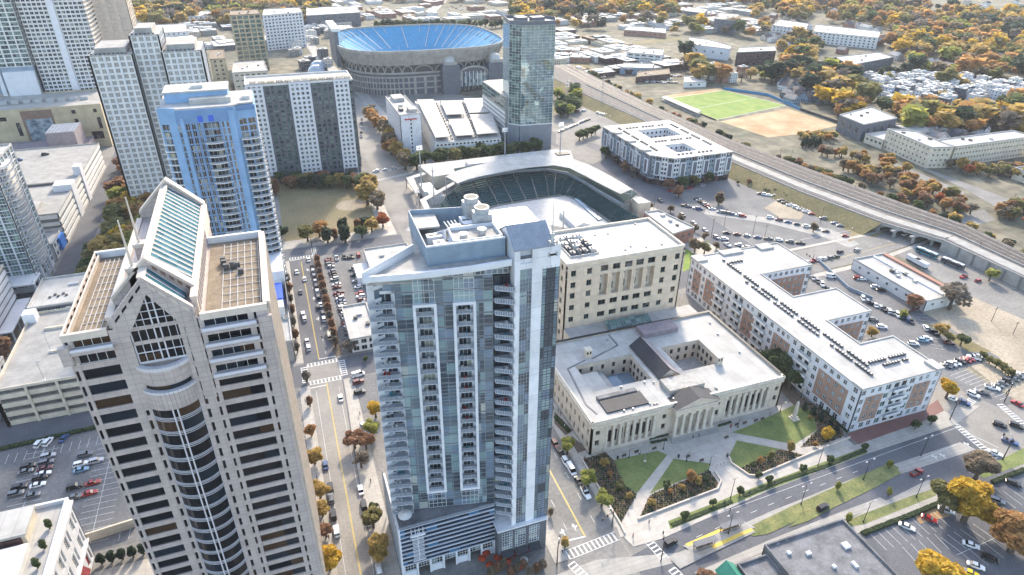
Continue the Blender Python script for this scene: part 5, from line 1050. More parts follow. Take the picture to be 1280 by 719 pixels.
# ================================================================== football stadium with blue seats
def stadium():
    cx, cy, ax, ay = 164, 772, 86, 80
    def se(t, k=1.0, p=3.2): 
        c, s = math.cos(t), math.sin(t); return (cx+ax*k*abs(c)**(2/p)*(1 if c >= 0 else -1), cy+ay*k*abs(s)**(2/p)*(1 if s >= 0 else -1))
    N = 56; T = [2*math.pi*i/N for i in range(N)]; P = [se(t) for t in T]
    B = Bld('football_stadium', 'huge oval football stadium with bright blue upper seats and arched dark base', 'stadium', P, cap=60)
    def shell(ka, za, kb, zb, m, part, th=.8, i0=0, i1=N, mt=None):
        b = MB()
        for i in range(i0, i1):
            a0, a1, b0, b1 = se(T[i % N], ka), se(T[(i+1)%N], ka), se(T[i % N], kb), se(T[(i+1)%N], kb)
            b.slab([(*a0, za), (*a1, za), (*b1, zb), (*b0, zb)] if ka > kb else [(*b0, zb), (*b1, zb), (*a1, za), (*a0, za)], th, 'concrete', mt or m); 
        return B.one(part, b)
    def wall(k, z0, z1, m, part, th=1.2):
        b = MB()
        for i in range(N): b.obox(se(T[i], k), se(T[(i+1)%N], k), -th, 0, z0, z1, m)
        return B.one(part, b)
    wall(.96, 0, 21, 'slategrey', 'lower_wall'); wall(.94, 21, 31, 'hvac_dark', 'arcade_wall')
    b = MB()
    for i in range(N):
        for f in (0, .5):
            p, q = se(T[i], .985), se(T[(i+1)%N], .985); a = (p[0]+(q[0]-p[0])*f, p[1]+(q[1]-p[1])*f); c = (p[0]+(q[0]-p[0])*(f+.12), p[1]+(q[1]-p[1])*(f+.12)); b.obox(a, c, -2.0, -.8, 0, 17, 'concrete')
    B.one('pilasters', b)
    for z in (5.5, 11.5, 17): wall(.975, z, z+1.3, 'concrete', 'concourse_band', 1.6)
    b = MB()                                              # arches: rings of short tilted pieces
    for i in range(0, N, 1):
        p, q = se(T[i], .985), se(T[(i+1)%N], .985); L = math.hypot(p[0]-q[0], p[1]-q[1]); pr = None
        for k in range(9):
            t = math.pi*k/8; x = .5-.44*math.cos(t); z = 23+6.2*math.sin(t); c = (p[0]+(q[0]-p[0])*x, p[1]+(q[1]-p[1])*x, z)
            if pr: b.tube(pr, c, .55, .55, 'concrete', 5, False)
            pr = c
        b.obox(p, q, -1.5, 0, 21, 22.6, 'concrete'); b.obox(p, q, -1.5, 0, 29.6, 31.2, 'concrete')
    B.one('arcade', b)
    shell(1.0, 31, 1.06, 43, 'offwhite', 'deck_underside', 1.0)
    for i in range(0, N, 1): 
        b = MB(); a, c = se(T[i], 1.0), se(T[i], 1.07); L = math.hypot(c[0]-a[0], c[1]-a[1]); b.tube((*a, 30), (*c, 43.5), .7, .7, 'concrete', 5); b.tube((*se(T[i], 1.06), 44), (*se(T[i], .93), 38), .35, .35, 'stripe_white', 5); B.one('rib', b)
    top = shell(1.06, 44, .60, 21, 'seat_blue', 'upper_seats', 1.0, mt='seat_blue'); shell(.58, 16, .50, 8, 'seat_blue', 'lower_seats', 1.0); wall(.59, 14, 21, 'hvac_dark', 'suite_ring'); wall(1.065, 43, 45.2, 'concrete', 'rim')
    b = MB()
    for i in range(0, N, 2):
        p, q = se(T[i], 1.055), se(T[i], .62); d = (p[1]-q[1], q[0]-p[0]); L = math.hypot(*d); d = (d[0]/L*.35, d[1]/L*.35)
        b.slab([(p[0]+d[0], p[1]+d[1], 44.2), (p[0]-d[0], p[1]-d[1], 44.2), (q[0]-d[0], q[1]-d[1], 24.8), (q[0]+d[0], q[1]+d[1], 24.8)], .1, 'stripe_white'); b.f[-5:] = [f for f in b.f[-5:]]
    B.one('aisles', b)
    fl = MB(); fl.prism([se(t, .52) for t in T], 0, .8, 'field'); B.one('pitch', fl)
    for i in range(0, N, 4): q = MB(); p = se(T[i], 1.05); q.tube((*p, 44), (*p, 50), .25, .15, 'galv', 5); B.one('light_pole', q)
    # gate towers with glazed arch facing the camera, scoreboard end, domes
    for x in (180, 230):
        g = MB(); g.box(x-9, 684, 0, x+9, 700, 29, 'slategrey'); g.box(x-7, 685.5, 29, x+7, 698, 32, 'concrete'); g.tube((x, 692, 32), (x, 692, 35), 6.5, 5.5, 'galv', 14); g.ball((x, 692, 35), 5.5, 'roof_white', 12, 6, .5); B.one('gate_tower', g)
    g = MB(); g.box(188, 688, 6, 222, 691, 19, 'glass_pale')
    for k in range(9): g.box(188+k*4.2, 687.6, 6, 188.5+k*4.2, 688, 21, 'frame_white')
    pr = None
    for k in range(13):
        t = math.pi*k/12; c = (205-17*math.cos(t), 687, 17+9*math.sin(t))
        if pr: g.tube(pr, c, 1.1, 1.1, 'concrete', 6)
        pr = c
    g.box(188, 689, 18, 222, 692, 25, 'slategrey'); B.one('gate_arch', g)
    s = MB(); s.box(72, 742, 22, 76, 800, 60, 'slategrey'); s.box(70, 741, 58, 78, 801, 61, 'offwhite'); B.one('scoreboard', s)
    for x, y in ((48, 720), (52, 742)): g = MB(); g.tube((x, y, 0), (x, y, 24), 9, 9, 'slategrey', 14); g.ball((x, y, 24), 8.5, 'deck_glass', 14, 7, .8); B.one('dome', g)
    B.finish()
stadium()

# ================================================================== small buildings along the streets
def small_buildings():
    def sb(n, l, c, P, Z, m='offwhite', rm='roof_white', bay=5, rows=1, ww=2.4, wh=2, cap=12, st=('glass_dark','frame_white',2,1), units=3, **k):
        B = block(n, l, c, P, Z, bay, rows, ww, wh, m, rm, st, cap, **k); r = random.Random(int(P[0][0]*7+P[0][1])); x0, x1 = min(p[0] for p in P), max(p[0] for p in P); y0, y1 = min(p[1] for p in P), max(p[1] for p in P)
        for i in range(units): q = MB(); x = x0+(x1-x0)*(.25+.5*r.random()); y = y0+(y1-y0)*(.25+.5*r.random()); q.box(x, y, Z+.1, x+1.4+r.random(), y+1.2+r.random(), Z+1+r.random()*.6, r.choice(['hvac','galv','hvac_dark'])); B.one('roof_unit', q)
        return B
    B = sb('office_block', 'small two-storey white office at the far end of the parking lot, beside the ballpark street', 'office building', rect(34,304,58,330), 8, bay=8, rows=2, ww=4, wh=1.8); q = MB(); q.box(42,306,8.1,56,308,9.6,'brown_panel'); q.box(27,306,0,34,322,4.5,'white_panel'); B.one('side_wing', q); B.finish()
    B = sb('shop', 'low white-roofed shop with dark glazed front on the street corner by the parking lot', 'shop', rect(15.5,247,27,276), 6.5, 'offwhite', bay=2.9, rows=2, ww=2.4, wh=2.2); B.finish()
    sb('low_building', 'narrow low building with a bright white roof squeezed beside the granite tower', 'building', rect(-16,249,-8,284), 10, 'concrete').finish()
    B = sb('hall', 'wedge-shaped white roof over red brick walls, behind the beige office block', 'building', [(205,293),(222,297),(215,326),(205,326)], 8, 'brick_red', bay=5, ww=2); B.finish()
    B = sb('bus_garage', 'long low white service building with rooftop hatches, between parking rows and the bus yard', 'building', rect(284.5,191,306.5,238), 5.5, 'offwhite', bay=6, ww=1.6, wh=1.4, units=7); q = MB(); q.box(304,192,5.6,306.4,237,6.6,'brick_red'); q.box(297,193,5.6,298.2,237,6.4,'white_panel'); B.one('roof_ridge', q); B.finish()
    P = rect(114.5,70,143.2,97); B = sb('low_building', 'dark flat-roofed building with grey parapets at the bottom edge, beside the parking lot', 'building', P, 9, 'concrete_dark', 'roof_grey', bay=6, units=0)
    for a, b, c, d in ((117,80,120,83),(131,76,132,77),(136,88,138,90),(124,90,125.5,91),(134,82,135,84),(119,92,120,93),(128,84,129,85)): q = MB(); q.box(a,b,9.1,c,d,9.9,'white_panel'); B.one('skylight', q)
    B.finish()
    B = sb('low_building', 'lower dark roof stepping down left of the flat-roofed building at the bottom edge', 'building', rect(104,74,114.2,95), 7.5, 'slategrey', 'roof_grey', bay=6, units=1); B.finish()
    g = Bld('pavilion', 'small pavilion with a bright green pitched metal roof at the bottom edge', 'building', rect(97.5,86,103.5,95.5), cap=4); g.mb('wall').box(98,86,0,103,95,7.5,'offwhite'); q = MB(); q.slab([(97.3,85.5,7.3),(100.5,85.5,10.2),(100.5,96,10.2),(97.3,96,7.3)][::-1],.2,'green_roof'); q.slab([(100.5,85.5,10.2),(103.7,85.5,7.3),(103.7,96,7.3),(100.5,96,10.2)][::-1],.2,'green_roof'); q.f = [f[::-1] for f in q.f]; xz(q, [(98,7.4),(103,7.4),(100.5,9.8)], 94.8, 95, 'green_roof'); g.one('roof', q); g.finish()
    B = sb('gallery', 'dark blue-black hall with a plain white roof beyond the railway', 'hall', [(467,419),(511,426),(519,463),(470,450)], 14, 'slategrey', bay=9, rows=1, ww=3, wh=5); B.finish()
    sb('gallery', 'low white-roofed wing attached beside the blue-black hall', 'hall', rect(512,404,548,430), 7, 'roof_dirty').finish()
    sb('gallery', 'pale flat wing in front of the blue-black hall', 'hall', rect(468,396,508,416), 7, 'cream').finish()
    B = sb('school', 'long bent cream building with small dark windows, right edge beyond the railway', 'school', [(463,349),(480,345),(487,386),(470,398)], 16, 'cream', bay=4.2, rows=4, ww=1.5, wh=1.5, cap=80); B.finish()
    B = sb('school', 'cream wing with close-set window strips running right from the bent school building', 'school', rect(482,345,566,362), 16, 'cream', bay=3.2, rows=4, ww=1.6, wh=1.6, cap=80); B.finish()
    sb('hall', 'low white-roofed building at the right edge below the cream wing', 'building', rect(505,290,560,312), 8, 'cream').finish()
    sb('hall', 'cream hall cut off by the right edge beyond the school wing', 'building', rect(560,318,600,336), 14, 'cream', rows=3, bay=4).finish()
    # beyond the railway, left to right as in the photograph (pixel corners of the roofs measured at roof height)
    def far(n, l, c, px, Z, m, rm='roof_white', **k):
        P = GP(px, Z); A = sum(P[i][0]*P[(i+1)%len(P)][1]-P[(i+1)%len(P)][0]*P[i][1] for i in range(len(P))); P = P if A > 0 else P[::-1]; B = sb(n, l, c, P, Z, m, rm, **k); B.finish()
    far('office_block', 'white three-storey office block with strip windows, beyond the trackside trees', 'office building', [(783,66),(828,70),(830,62),(790,60)], 12, 'offwhite', 'roof_dirty', rows=3, bay=8, ww=6, wh=1.8, cap=30)
    far('factory', 'white corrugated mill with stepped roof beside red trees', 'factory', [(862,56),(912,62),(914,58),(885,50),(862,47)], 14, 'white_panel', 'roof_white', bay=12, rows=1)
    far('office_block', 'dark brick four-storey office with white roof near the top centre', 'office building', [(921,66),(970,64),(968,58),(925,60)], 16, 'brick_dark', 'roof_white', rows=4, bay=6, ww=4, wh=1.8, cap=30)
    far('school', 'broad white-roofed school by the brown playing fields near the top', 'school', [(800,39),(832,42),(832,36),(786,33),(780,38)], 7, 'brick_red', bay=10)
    far('apartment_building', 'long grey apartment row near the horizon, top centre', 'apartment building', [(855,14),(880,17),(885,12),(860,9)], 18, 'slategrey', 'roof_dirty', rows=5, bay=8, cap=20)
    far('apartment_building', 'dark grey apartment block next to the long grey row near the horizon', 'apartment building', [(893,24),(920,27),(924,18),(898,16)], 20, 'slategrey', 'roof_grey', rows=5, bay=8, cap=20)
    far('warehouse', 'pale blue-grey sheds beside a glass cube, beyond the trackside trees', 'warehouse', [(775,85),(815,86),(818,80),(780,79)], 7, 'bluegrey', 'roof_dirty', bay=9)
    far('warehouse', 'flat tan-roofed shed left of the lot full of cars, beyond the tracks', 'warehouse', [(795,97),(838,93),(836,86),(797,90)], 6, 'brick_dark', 'roof_tan', bay=9)
    far('warehouse', 'low white shed beside the soccer field corner', 'warehouse', [(855,104),(883,103),(875,94),(855,96)], 5, 'offwhite', bay=9)
    far('warehouse', 'small rust-walled shed by the dry lawn at the far left of the tracks', 'warehouse', [(712,72),(738,73),(738,66),(715,66)], 6, 'brick_red', 'roof_dirty', bay=9)
    far('warehouse', 'white flat shed right beside the mirror tower', 'warehouse', [(694,72),(712,73),(710,67),(694,67)], 6, 'offwhite', bay=9)
    far('warehouse', 'shed with a pale roof above the rust-walled shed', 'warehouse', [(696,63),(725,64),(725,59),(698,59)], 6, 'brick_red', bay=9)
    far('apartment_building', 'white-roofed U-shaped apartment building among the orange trees', 'apartment building', [(1043,72),(1063,82),(1117,72),(1098,66)], 14, 'slategrey', bay=6, rows=4, cap=20)
    far('apartment_building', 'very long pale apartment slab in the woods near the top right', 'apartment building', [(1017,40),(1098,48),(1100,40),(1020,31)], 15, 'offwhite', bay=6, rows=4, cap=20)
    far('apartment_building', 'long white row of flats left of the pale slab in the woods', 'apartment building', [(965,32),(1008,37),(1010,30),(975,25)], 13, 'offwhite', bay=6, rows=3, cap=20)
    # upper left, behind the towers
    far('office_tower', 'brown glass office tower near the top left, behind the purple-trimmed garage', 'skyscraper', [(287,20),(326,18),(322,12),(288,14)], 62, 'tan_stone', 'roof_tan', rows=13, bay=6, ww=5, wh=3.4, cap=60, st=('glass_green','frame_dark',2,1))
    far('apartment_tower', 'white mid-rise flats with a grey stepped base, top centre left', 'apartment building', [(328,20),(378,16),(374,10),(330,12)], 44, 'white_panel', rows=11, bay=5, ww=2.6, wh=2, cap=60)
    far('apartment_building', 'slate apartment block with white upper floors beyond the stadium scoreboard', 'apartment building', [(383,20),(450,16),(446,8),(383,10)], 20, 'slategrey', rows=5, bay=7, cap=30)
    far('parking_garage', 'small garage trimmed with a purple band, above the striped tower', 'parking garage', [(290,92),(335,89),(330,76),(292,78)], 22, 'cream', 'roof_dirty', rows=4, bay=5, ww=3, wh=1.4, cap=20)
    far('office_block', 'square tan block with punched windows left of the purple-trimmed garage', 'office building', [(262,75),(282,74),(280,62),(262,63)], 34, 'tan_stone', 'roof_tan', rows=8, bay=6, cap=20)
    for i, (px, l) in enumerate(((((165,24),(212,22),(212,14),(168,15)), 'left one of two rows of pitched white flats near the top left'), (((222,22),(268,20),(266,13),(224,13)), 'right one of two rows of pitched white flats near the top left'), (((165,44),(235,40),(232,30),(167,33)), 'broad white warehouse below the two rows of flats'), (((168,60),(218,58),(216,46),(170,48)), 'stepped white hall above the cream stepped tower'))):
        far('flats' if i < 2 else 'warehouse', l, 'apartment building' if i < 2 else 'warehouse', list(px), 12, 'offwhite', 'roof_white', rows=3, bay=7, cap=16)
small_buildings()
# ================================================================== the ground, streets, pavements, lots
SHN = 0
def sheet(name, P, z, m, kind='structure'):
    global SHN; SHN += 1; z += .0002*SHN          # no two sheets ever share a level
    b = MB(); A = sum(P[i][0]*P[(i+1)%len(P)][1]-P[(i+1)%len(P)][0]*P[i][1] for i in range(len(P))); P = P if A > 0 else P[::-1]
    b.add([(p[0], p[1], z) for p in P], [tuple(range(len(P)))], m); return struct(name, b, kind)
b = MB(); b.quad((-4000,-3000,0),(6000,-3000,0),(6000,7000,0),(-4000,7000,0),'ground'); struct('ground', b)
def px(name, pts, z, m, kind='structure'): return sheet(name, GP(pts), z, m, kind)
# city blocks: paving under the downtown
sheet('city_ground', [(-330,60),(232,60),(232,246),(300,246),(300,500),(160,720),(-330,720)], .02, 'asphalt_old')
sheet('city_ground', [(-330,-120),(330,-120),(330,100),(-330,100)], .012, 'asphalt_old')
# ---- street A (two-way street between the two near towers) and its continuation past the stadium
SA = [(-4,60),(8,60),(8,175),(9.5,228),(8,246),(7.5,346),(-5,346),(-5,246),(-4,228)]
sheet('street', SA, .05, 'asphalt'); sheet('street', [(-4.05,60),(5.2,60),(7.3,175),(9.45,244),(-4.05,244)], .056, 'street_tan')
sheet('sidewalk', [(-8,60),(-4,60),(-4,229),(-8,229)], .16, 'sidewalk'); sheet('sidewalk', [(5.4,60),(13.6,60),(13.6,229),(9.6,229),(7.6,175)], .16, 'sidewalk')
sheet('sidewalk', [(-8,246),(-5,246),(-5,346),(-9,346)], .16, 'sidewalk'); sheet('planting_strip', [(8,247),(11.6,247),(11.2,344),(7.6,344)], .17, 'mulch')
# ---- cross streets
sheet('street', [(-330,229.5),(60,229.5),(100,249),(236,249),(236,266),(98,266),(56,245),(-330,245)], .044, 'asphalt'); sheet('street', [(9.6,231),(-4.2,231),(-4.2,244),(9.6,244)], .062, 'street_tan')
sheet('street', [(-330,347),(62,347),(62,360),(-330,360)], .044, 'asphalt'); sheet('street', [(-124,245),(-110,245),(-110,347),(-124,347)], .05, 'asphalt'); sheet('street', [(-123,360),(-111,360),(-111,720),(-123,720)], .05, 'asphalt')
sheet('street', [(62,60),(81,60),(81,245),(84,360),(92,640),(74,760),(60,760),(62,470),(60,360),(60,245)], .05, 'street_tan'); sheet('street', [(62,60),(80,60),(80,168),(62,168)], .056, 'asphalt_old')
sheet('sidewalk', [(57.6,118),(62,118),(62,229),(57.6,229)], .16, 'sidewalk'); sheet('sidewalk', [(80.5,124),(86.6,124),(86.6,246),(80.5,246)], .16, 'plaza_stone'); sheet('sidewalk', [(85,262),(90,262),(96,440),(100,640),(94,640),(86,440)], .16, 'sidewalk')
sheet('promenade', [(84,262),(96,262),(80,440),(84,440)], .15, 'sidewalk')
# west avenue with its trees, park, lots
sheet('tree_lawn', [(-109,250),(-98,250),(-98,296),(-109,296)], .06, 'mulch'); sheet('garden_ground', [(-109,362),(-56,362),(-56,600),(-109,600)], .06, 'mulch')
sheet('park_lawn', [(-6,372),(50,372),(50,476),(-6,476)], .07, 'park_grass'); sheet('park_path', [(-7,361),(58,361),(58,371.8),(-7,371.8)], .15, 'sidewalk'); sheet('park_path', [(50,372),(58,372),(60,470),(50,476)], .15, 'sidewalk')
b = MB(); b.prism([(38+6*math.cos(t*.45)*1.6, 415+9*math.sin(t*.45)) for t in range(14)], .07, .09, 'gravel'); struct('sand_patch', b)
sheet('parking_lot', [(11.8,247),(34,247),(34,345),(11.8,345)], .05, 'lot'); sheet('parking_lot', [(10,205),(44,205),(44,229),(10,229)], .055, 'lot'); sheet('parking_lot', [(-118,168),(-52,168),(-52,228),(-118,228)], .05, 'lot'); sheet('sidewalk', [(-58,168),(-45,168),(-45,229),(-58,229)], .1, 'street_tan')
sheet('courtyard', [(-71,110),(-45,110),(-45,160),(-71,160)], .14, 'plaza_stone')
# ---- court plaza: paving, lawns, beds, walls
sheet('plaza', [(80.6,120),(168,124.5),(181,126),(181,156),(86.6,156)], .13, 'plaza_stone')
for P in ([(817,564),(835,564),(873,522)], ): pass
lawn = lambda pts: px('lawn', pts, .19, 'lawn'); bed = lambda pts: px('planting_bed', pts, .2, 'mulch')
lawn([(766,576),(822,564),(834,569),(796,617),(779,606)]); lawn([(842,574),(888,580),(886,588),(824,612),(812,618)]); lawn([(915,541),(938,532),(992,507),(1016,515),(1021,538),(993,556)]); lawn([(911,571),(921,551),(976,562),(926,586),(913,578)])
bed([(727,575),(757,566),(768,577),(780,607),(796,618),(776,655)]); bed([(812,620),(886,588),(898,604),(895,611),(800,646)]); bed([(926,586),(976,562),(1008,570),(944,594),(936,592)]); bed([(983,472),(1002,497),(1040,520),(1056,545),(1030,556),(1000,560),(1021,538),(1016,515),(992,507),(975,488)])
bed([(714,545),(726,555),(733,563),(722,567),(716,556)]); px('hedge_ground', [(693,515),(716,539),(707,545),(693,530)], .2, 'mulch')
px('brick_forecourt', [(1058,543),(1073,556),(1148,529),(1180,514),(1172,500),(1160,508)], .18, 'brick_paving')
# ---- Trade street corridor measured from the photograph
px('street', [(640,762),(760,712),(827,674),(962,613),(1080,569),(1195,531),(1280,500),(1500,420),(1500,520),(1280,600),(1195,612),(1060,648),(985,678),(925,702),(860,735),(700,800)], .05, 'asphalt')
px('tram_track', [(640,740),(745,700),(848,691),(962,640),(1080,593),(1200,553),(1220,562),(1085,606),(965,655),(870,697),(770,722),(640,780)], .062, 'track')
px('tram_track', [(868,716),(960,676),(1030,648),(1100,622),(1112,628),(1040,655),(968,684),(882,722)], .062, 'track')
px('median', [(985,660),(1000,647),(1040,630),(1120,584),(1126,592),(1090,612),(1046,633),(1010,652),(960,668)], .18, 'verge_grass'); px('median', [(940,671),(934,660),(990,633),(1060,602),(1112,579),(1124,585),(1094,606),(1020,640),(960,668)], .176, 'verge_grass')
px('platform', [(853,683),(925,650),(944,660),(873,695)], .32, 'concrete'); px('platform', [(838,700),(890,672),(912,668),(940,662),(944,666),(890,692),(850,712)], .30, 'concrete')
px('tactile_strip', [(856,681),(908,658),(911,661),(860,684)], .335, 'tactile'); px('tactile_strip', [(888,683),(938,661),(942,664),(892,687)], .335, 'tactile')
px('sidewalk', [(776,668),(830,644),(950,596),(1058,556),(1080,569),(962,613),(827,674),(792,684)], .14, 'plaza_stone'); px('hedge_ground', [(835,652),(960,603),(1080,560),(1084,567),(962,612),(838,662)], .19, 'lawn')
px('sidewalk', [(1060,560),(1190,515),(1200,505),(1225,508),(1195,531),(1080,569)], .15, 'sidewalk')
px('sidewalk', [(925,704),(985,679),(1060,650),(1160,600),(1200,618),(1070,668),(1000,719),(900,740)], .15, 'sidewalk'); px('verge', [(1054,660),(1060,650),(1140,620),(1165,612),(1170,620),(1080,656)], .17, 'verge_grass')
px('parking_lot', [(1078,662),(1190,618),(1280,590),(1420,560),(1420,760),(1110,760)], .07, 'asphalt'); px('planting_bed', [(1140,640),(1172,630),(1190,645),(1150,655)], .1, 'dirt'); px('verge', [(1228,650),(1280,690),(1280,680),(1240,648)], .1, 'mulch'); px('verge', [(1215,590),(1240,580),(1280,560),(1280,580),(1230,598)], .1, 'lawn')
# ---- street to the right (Graham) and intersection
sheet('street', [(231,246),(252,246),(262,124),(255,60),(225,60),(226,124)], .054, 'street_tan'); sheet('street', [(231,266),(252,266),(250,480),(214,560),(200,560),(222,440)], .05, 'asphalt'); sheet('sidewalk', [(212,266),(230.5,266),(222,400),(215,400)], .15, 'sidewalk'); sheet('sidewalk', [(224,134),(229,134),(233,246),(237,246),(229,125),(224,128)], .15, 'sidewalk')
# ---- lots beyond
sheet('parking_lot', [(237,166),(252,126),(262,126),(262,160),(284,190),(284,240),(237,246)], .066, 'lot'); sheet('parking_lot', [(252.5,150),(284,150),(284,190),(270,190),(252.5,178)], .06, 'lot')
sheet('parking_lot', [(262,126),(300,110),(320,110),(300,160),(284,190),(268,160)], .058, 'gravel'); sheet('parking_lot', [(253,268),(300,268),(330,272),(326,330),(308,380),(253,372)], .05, 'lot'); px('driveway', [(880,268),(960,279),(1030,297),(1062,310),(1075,305),(1040,287),(960,272),(882,262)], .07, 'concrete')
px('dirt_lot', [(955,260),(975,248),(1010,262),(1000,275),(975,272)], .07, 'gravel')
px('street', [(960,322),(1060,300),(1130,285),(1230,262),(1245,275),(1165,296),(1085,325),(1000,345)], .068, 'asphalt_old'); px('sidewalk', [(1000,347),(1085,327),(1165,298),(1167,301),(1090,331),(1003,351)], .15, 'sidewalk'); px('sidewalk', [(985,315),(1075,297),(1130,284),(1130,282),(1075,294),(985,312)], .15, 'sidewalk')
px('bus_yard', [(1120,318),(1165,303),(1230,340),(1280,365),(1280,400),(1190,360)], .06, 'asphalt_old'); px('vacant_lot', [(1135,385),(1180,355),(1280,372),(1400,400),(1400,520),(1280,480),(1225,445)], .055, 'gravel'); px('vacant_lot', [(1150,400),(1200,420),(1240,440),(1210,440)], .07, 'dry_grass')
px('verge', [(1140,280),(1165,300),(1290,352),(1290,343),(1180,300)], .1, 'park_grass'); px('verge', [(893,205),(1000,244),(1110,285),(1095,297),(1060,290),(1010,255),(960,240),(890,212)], .09, 'dry_grass')
px('verge', [(1060,303),(1075,297),(1110,285),(1085,272),(1065,285)], .1, 'park_grass')
px('storage_yard', [(702,122),(760,120),(800,150),(755,165),(722,190),(695,180),(695,140)], .05, 'asphalt_old'); px('street', [(722,178),(760,196),(740,206),(700,190),(690,186)], .06, 'asphalt_old')
px('verge', [(860,312),(885,300),(892,315),(866,335)], .1, 'lawn'); px('lawn', [(857,312),(886,316),(880,330),(853,340)], .12, 'field')
# ---- beyond the railway
px('soccer_field', [(832,124),(905,113),(982,132),(895,150)], .12, 'field'); px('dirt_field', [(900,152),(985,136),(1048,157),(1000,168),(960,172)], .1, 'dirt'); px('dirt_field', [(830,120),(900,110),(905,113),(832,124)], .1, 'dirt')
px('playing_field', [(694,38),(730,44),(742,52),(694,48)], .1, 'dry_grass'); px('playing_field', [(790,52),(850,46),(852,50),(795,57)], .1, 'dry_grass'); px('dry_lawn', [(695,82),(735,78),(740,90),(700,96)], .1, 'dry_grass')
for P in ([(1205,236),(1250,262),(1280,268),(1280,256),(1250,245),(1170,215),(1150,210)], [(1105,206),(1180,236),(1205,248),(1205,240),(1115,202)], [(690,30),(740,22),(830,28),(960,44),(1060,52),(1140,60),(1140,57),(1060,48),(960,40),(830,24),(740,17),(690,24)]): px('street', P, .08, 'asphalt_old')
for P in ([(440,45),(520,38),(560,0),(548,0),(510,34),(440,40)], [(470,150),(448,120),(395,75),(370,40),(355,0),(364,0),(380,38),(405,72),(460,118),(490,150)], [(600,30),(625,18),(700,6),(700,3),(620,14),(595,28)], [(200,45),(230,40),(262,26),(270,10),(262,10),(252,26),(228,36),(200,41)], [(530,36),(534,20),(545,0),(551,0),(540,22),(538,36)]): px('street', P, .08, 'concrete')
# ---- railway on its embankment
RL = [(300,760),(300,628),(310,514),(316,403),(325,326),(337,270),(351,239),(352,180),(348,60)]; RRr = [(352,760),(348,690),(346,560),(352,440),(364,360),(374,300),(384,250),(380,205),(372,60)]
b = MB()
for i in range(8):
    a, c, d, e = RL[i], RL[i+1], RRr[i+1], RRr[i]; zb = 6.2
    if i == 4: pass
    b.slab([(c[0],c[1],zb),(d[0],d[1],zb),(e[0],e[1],zb),(a[0],a[1],zb)], 1.4 if i == 5 else 6.1, 'concrete', 'rail_ballast')
    if i < 5: w_ = 13; b.add([(a[0]-.05,a[1],zb-.1),(c[0]-.05,c[1],zb-.1),(c[0]-w_,c[1],.0),(a[0]-w_,a[1],.0)], [(0,3,2,1)], 'dry_grass')
struct('railway_embankment', b)
def along(u, z, w_, m, name, i0=0, i1=8, h=.15):
    q = MB()
    for i in range(i0, i1):
        p = (RL[i][0]+(RRr[i][0]-RL[i][0])*u, RL[i][1]+(RRr[i][1]-RL[i][1])*u); r = (RL[i+1][0]+(RRr[i+1][0]-RL[i+1][0])*u, RL[i+1][1]+(RRr[i+1][1]-RL[i+1][1])*u); q.obox(p, r, -w_/2, w_/2, z, z+h, m)
    return struct(name, q)
along(.24, 6.2, 7.0, 'concrete', 'viaduct_deck', 3); along(.02, 6.2, .6, 'concrete', 'viaduct_parapet', 0, 8, .5); along(.44, 6.2, .5, 'concrete', 'viaduct_parapet', 1, 8, .8)
for u in (.55, .60, .68, .73, .84, .89): along(u, 6.3, .35, 'rail_steel', 'rail')
along(.10, 6.2, 1.2, 'asphalt', 'service_track', 1)
W_ = MB(); W_.obox((351.5,239.5), (352.5,180), -.1, .5, 0, 6.9, 'concrete'); W_.obox((352.5,180), (348.5,60), -.1, .5, 0, 6.9, 'concrete')
for k in range(13): W_.box(350.9, 228-k*9, 0, 351.3, 229-k*9, 6.9, 'concrete_dark')
single('retaining_wall', W_, 'tall grey panelled retaining wall carrying the railway at the right edge', 'wall')
for i, (x, y) in enumerate(((340,262),(344,252),(352,246),(362,262),(366,250))):
    q = MB(); q.tube((x, y, 0), (x, y, 5), .9, .9, 'concrete', 10); q.box(x-3, y-1, 3.9, x+3, y+1, 4.85, 'concrete'); single('bridge_pier', q, 'concrete pier with a cross head under the railway bridge over the street', 'bridge pier', 'piers under the railway bridge')
# ---- painted markings
def strip(nm, P0, P1, w_, z, m='paint_line'):
    q = MB(); L = math.hypot(P1[0]-P0[0], P1[1]-P0[1]); nx, ny = -(P1[1]-P0[1])/L*w_/2, (P1[0]-P0[0])/L*w_/2
    q.add([(P0[0]+nx,P0[1]+ny,z),(P0[0]-nx,P0[1]-ny,z),(P1[0]-nx,P1[1]-ny,z),(P1[0]+nx,P1[1]+ny,z)], [(0,1,2,3)], m); return q
mk = MB()
def line(P0, P1, w_=.14, z=.075, m='paint_line'): q = strip('', P0, P1, w_, z, m); mk.add(q.v, q.f, m)
def dashes(P0, P1, on=3, off=7, w_=.15, z=.075, m='paint_line'):
    L = math.hypot(P1[0]-P0[0], P1[1]-P0[1]); t = 0
    while t+on < L: f, g_ = t/L, (t+on)/L; line((P0[0]+(P1[0]-P0[0])*f, P0[1]+(P1[1]-P0[1])*f), (P0[0]+(P1[0]-P0[0])*g_, P0[1]+(P1[1]-P0[1])*g_), w_, z, m); t += on+off
def zebra(P0, P1, wd, z=.08, step=1.5, ladder=True):
    L = math.hypot(P1[0]-P0[0], P1[1]-P0[1]); ux, uy = (P1[0]-P0[0])/L, (P1[1]-P0[1])/L; n = int(L/step)
    for k in range(n+1): c = (P0[0]+ux*k*step, P0[1]+uy*k*step); line((c[0]-uy*wd/2, c[1]+ux*wd/2), (c[0]+uy*wd/2, c[1]-ux*wd/2), .5, z)
    if ladder:
        for s in (-1, 1): line((P0[0]-uy*wd/2*s, P0[1]+ux*wd/2*s), (P1[0]-uy*wd/2*s, P1[1]+ux*wd/2*s), .2, z+.004)
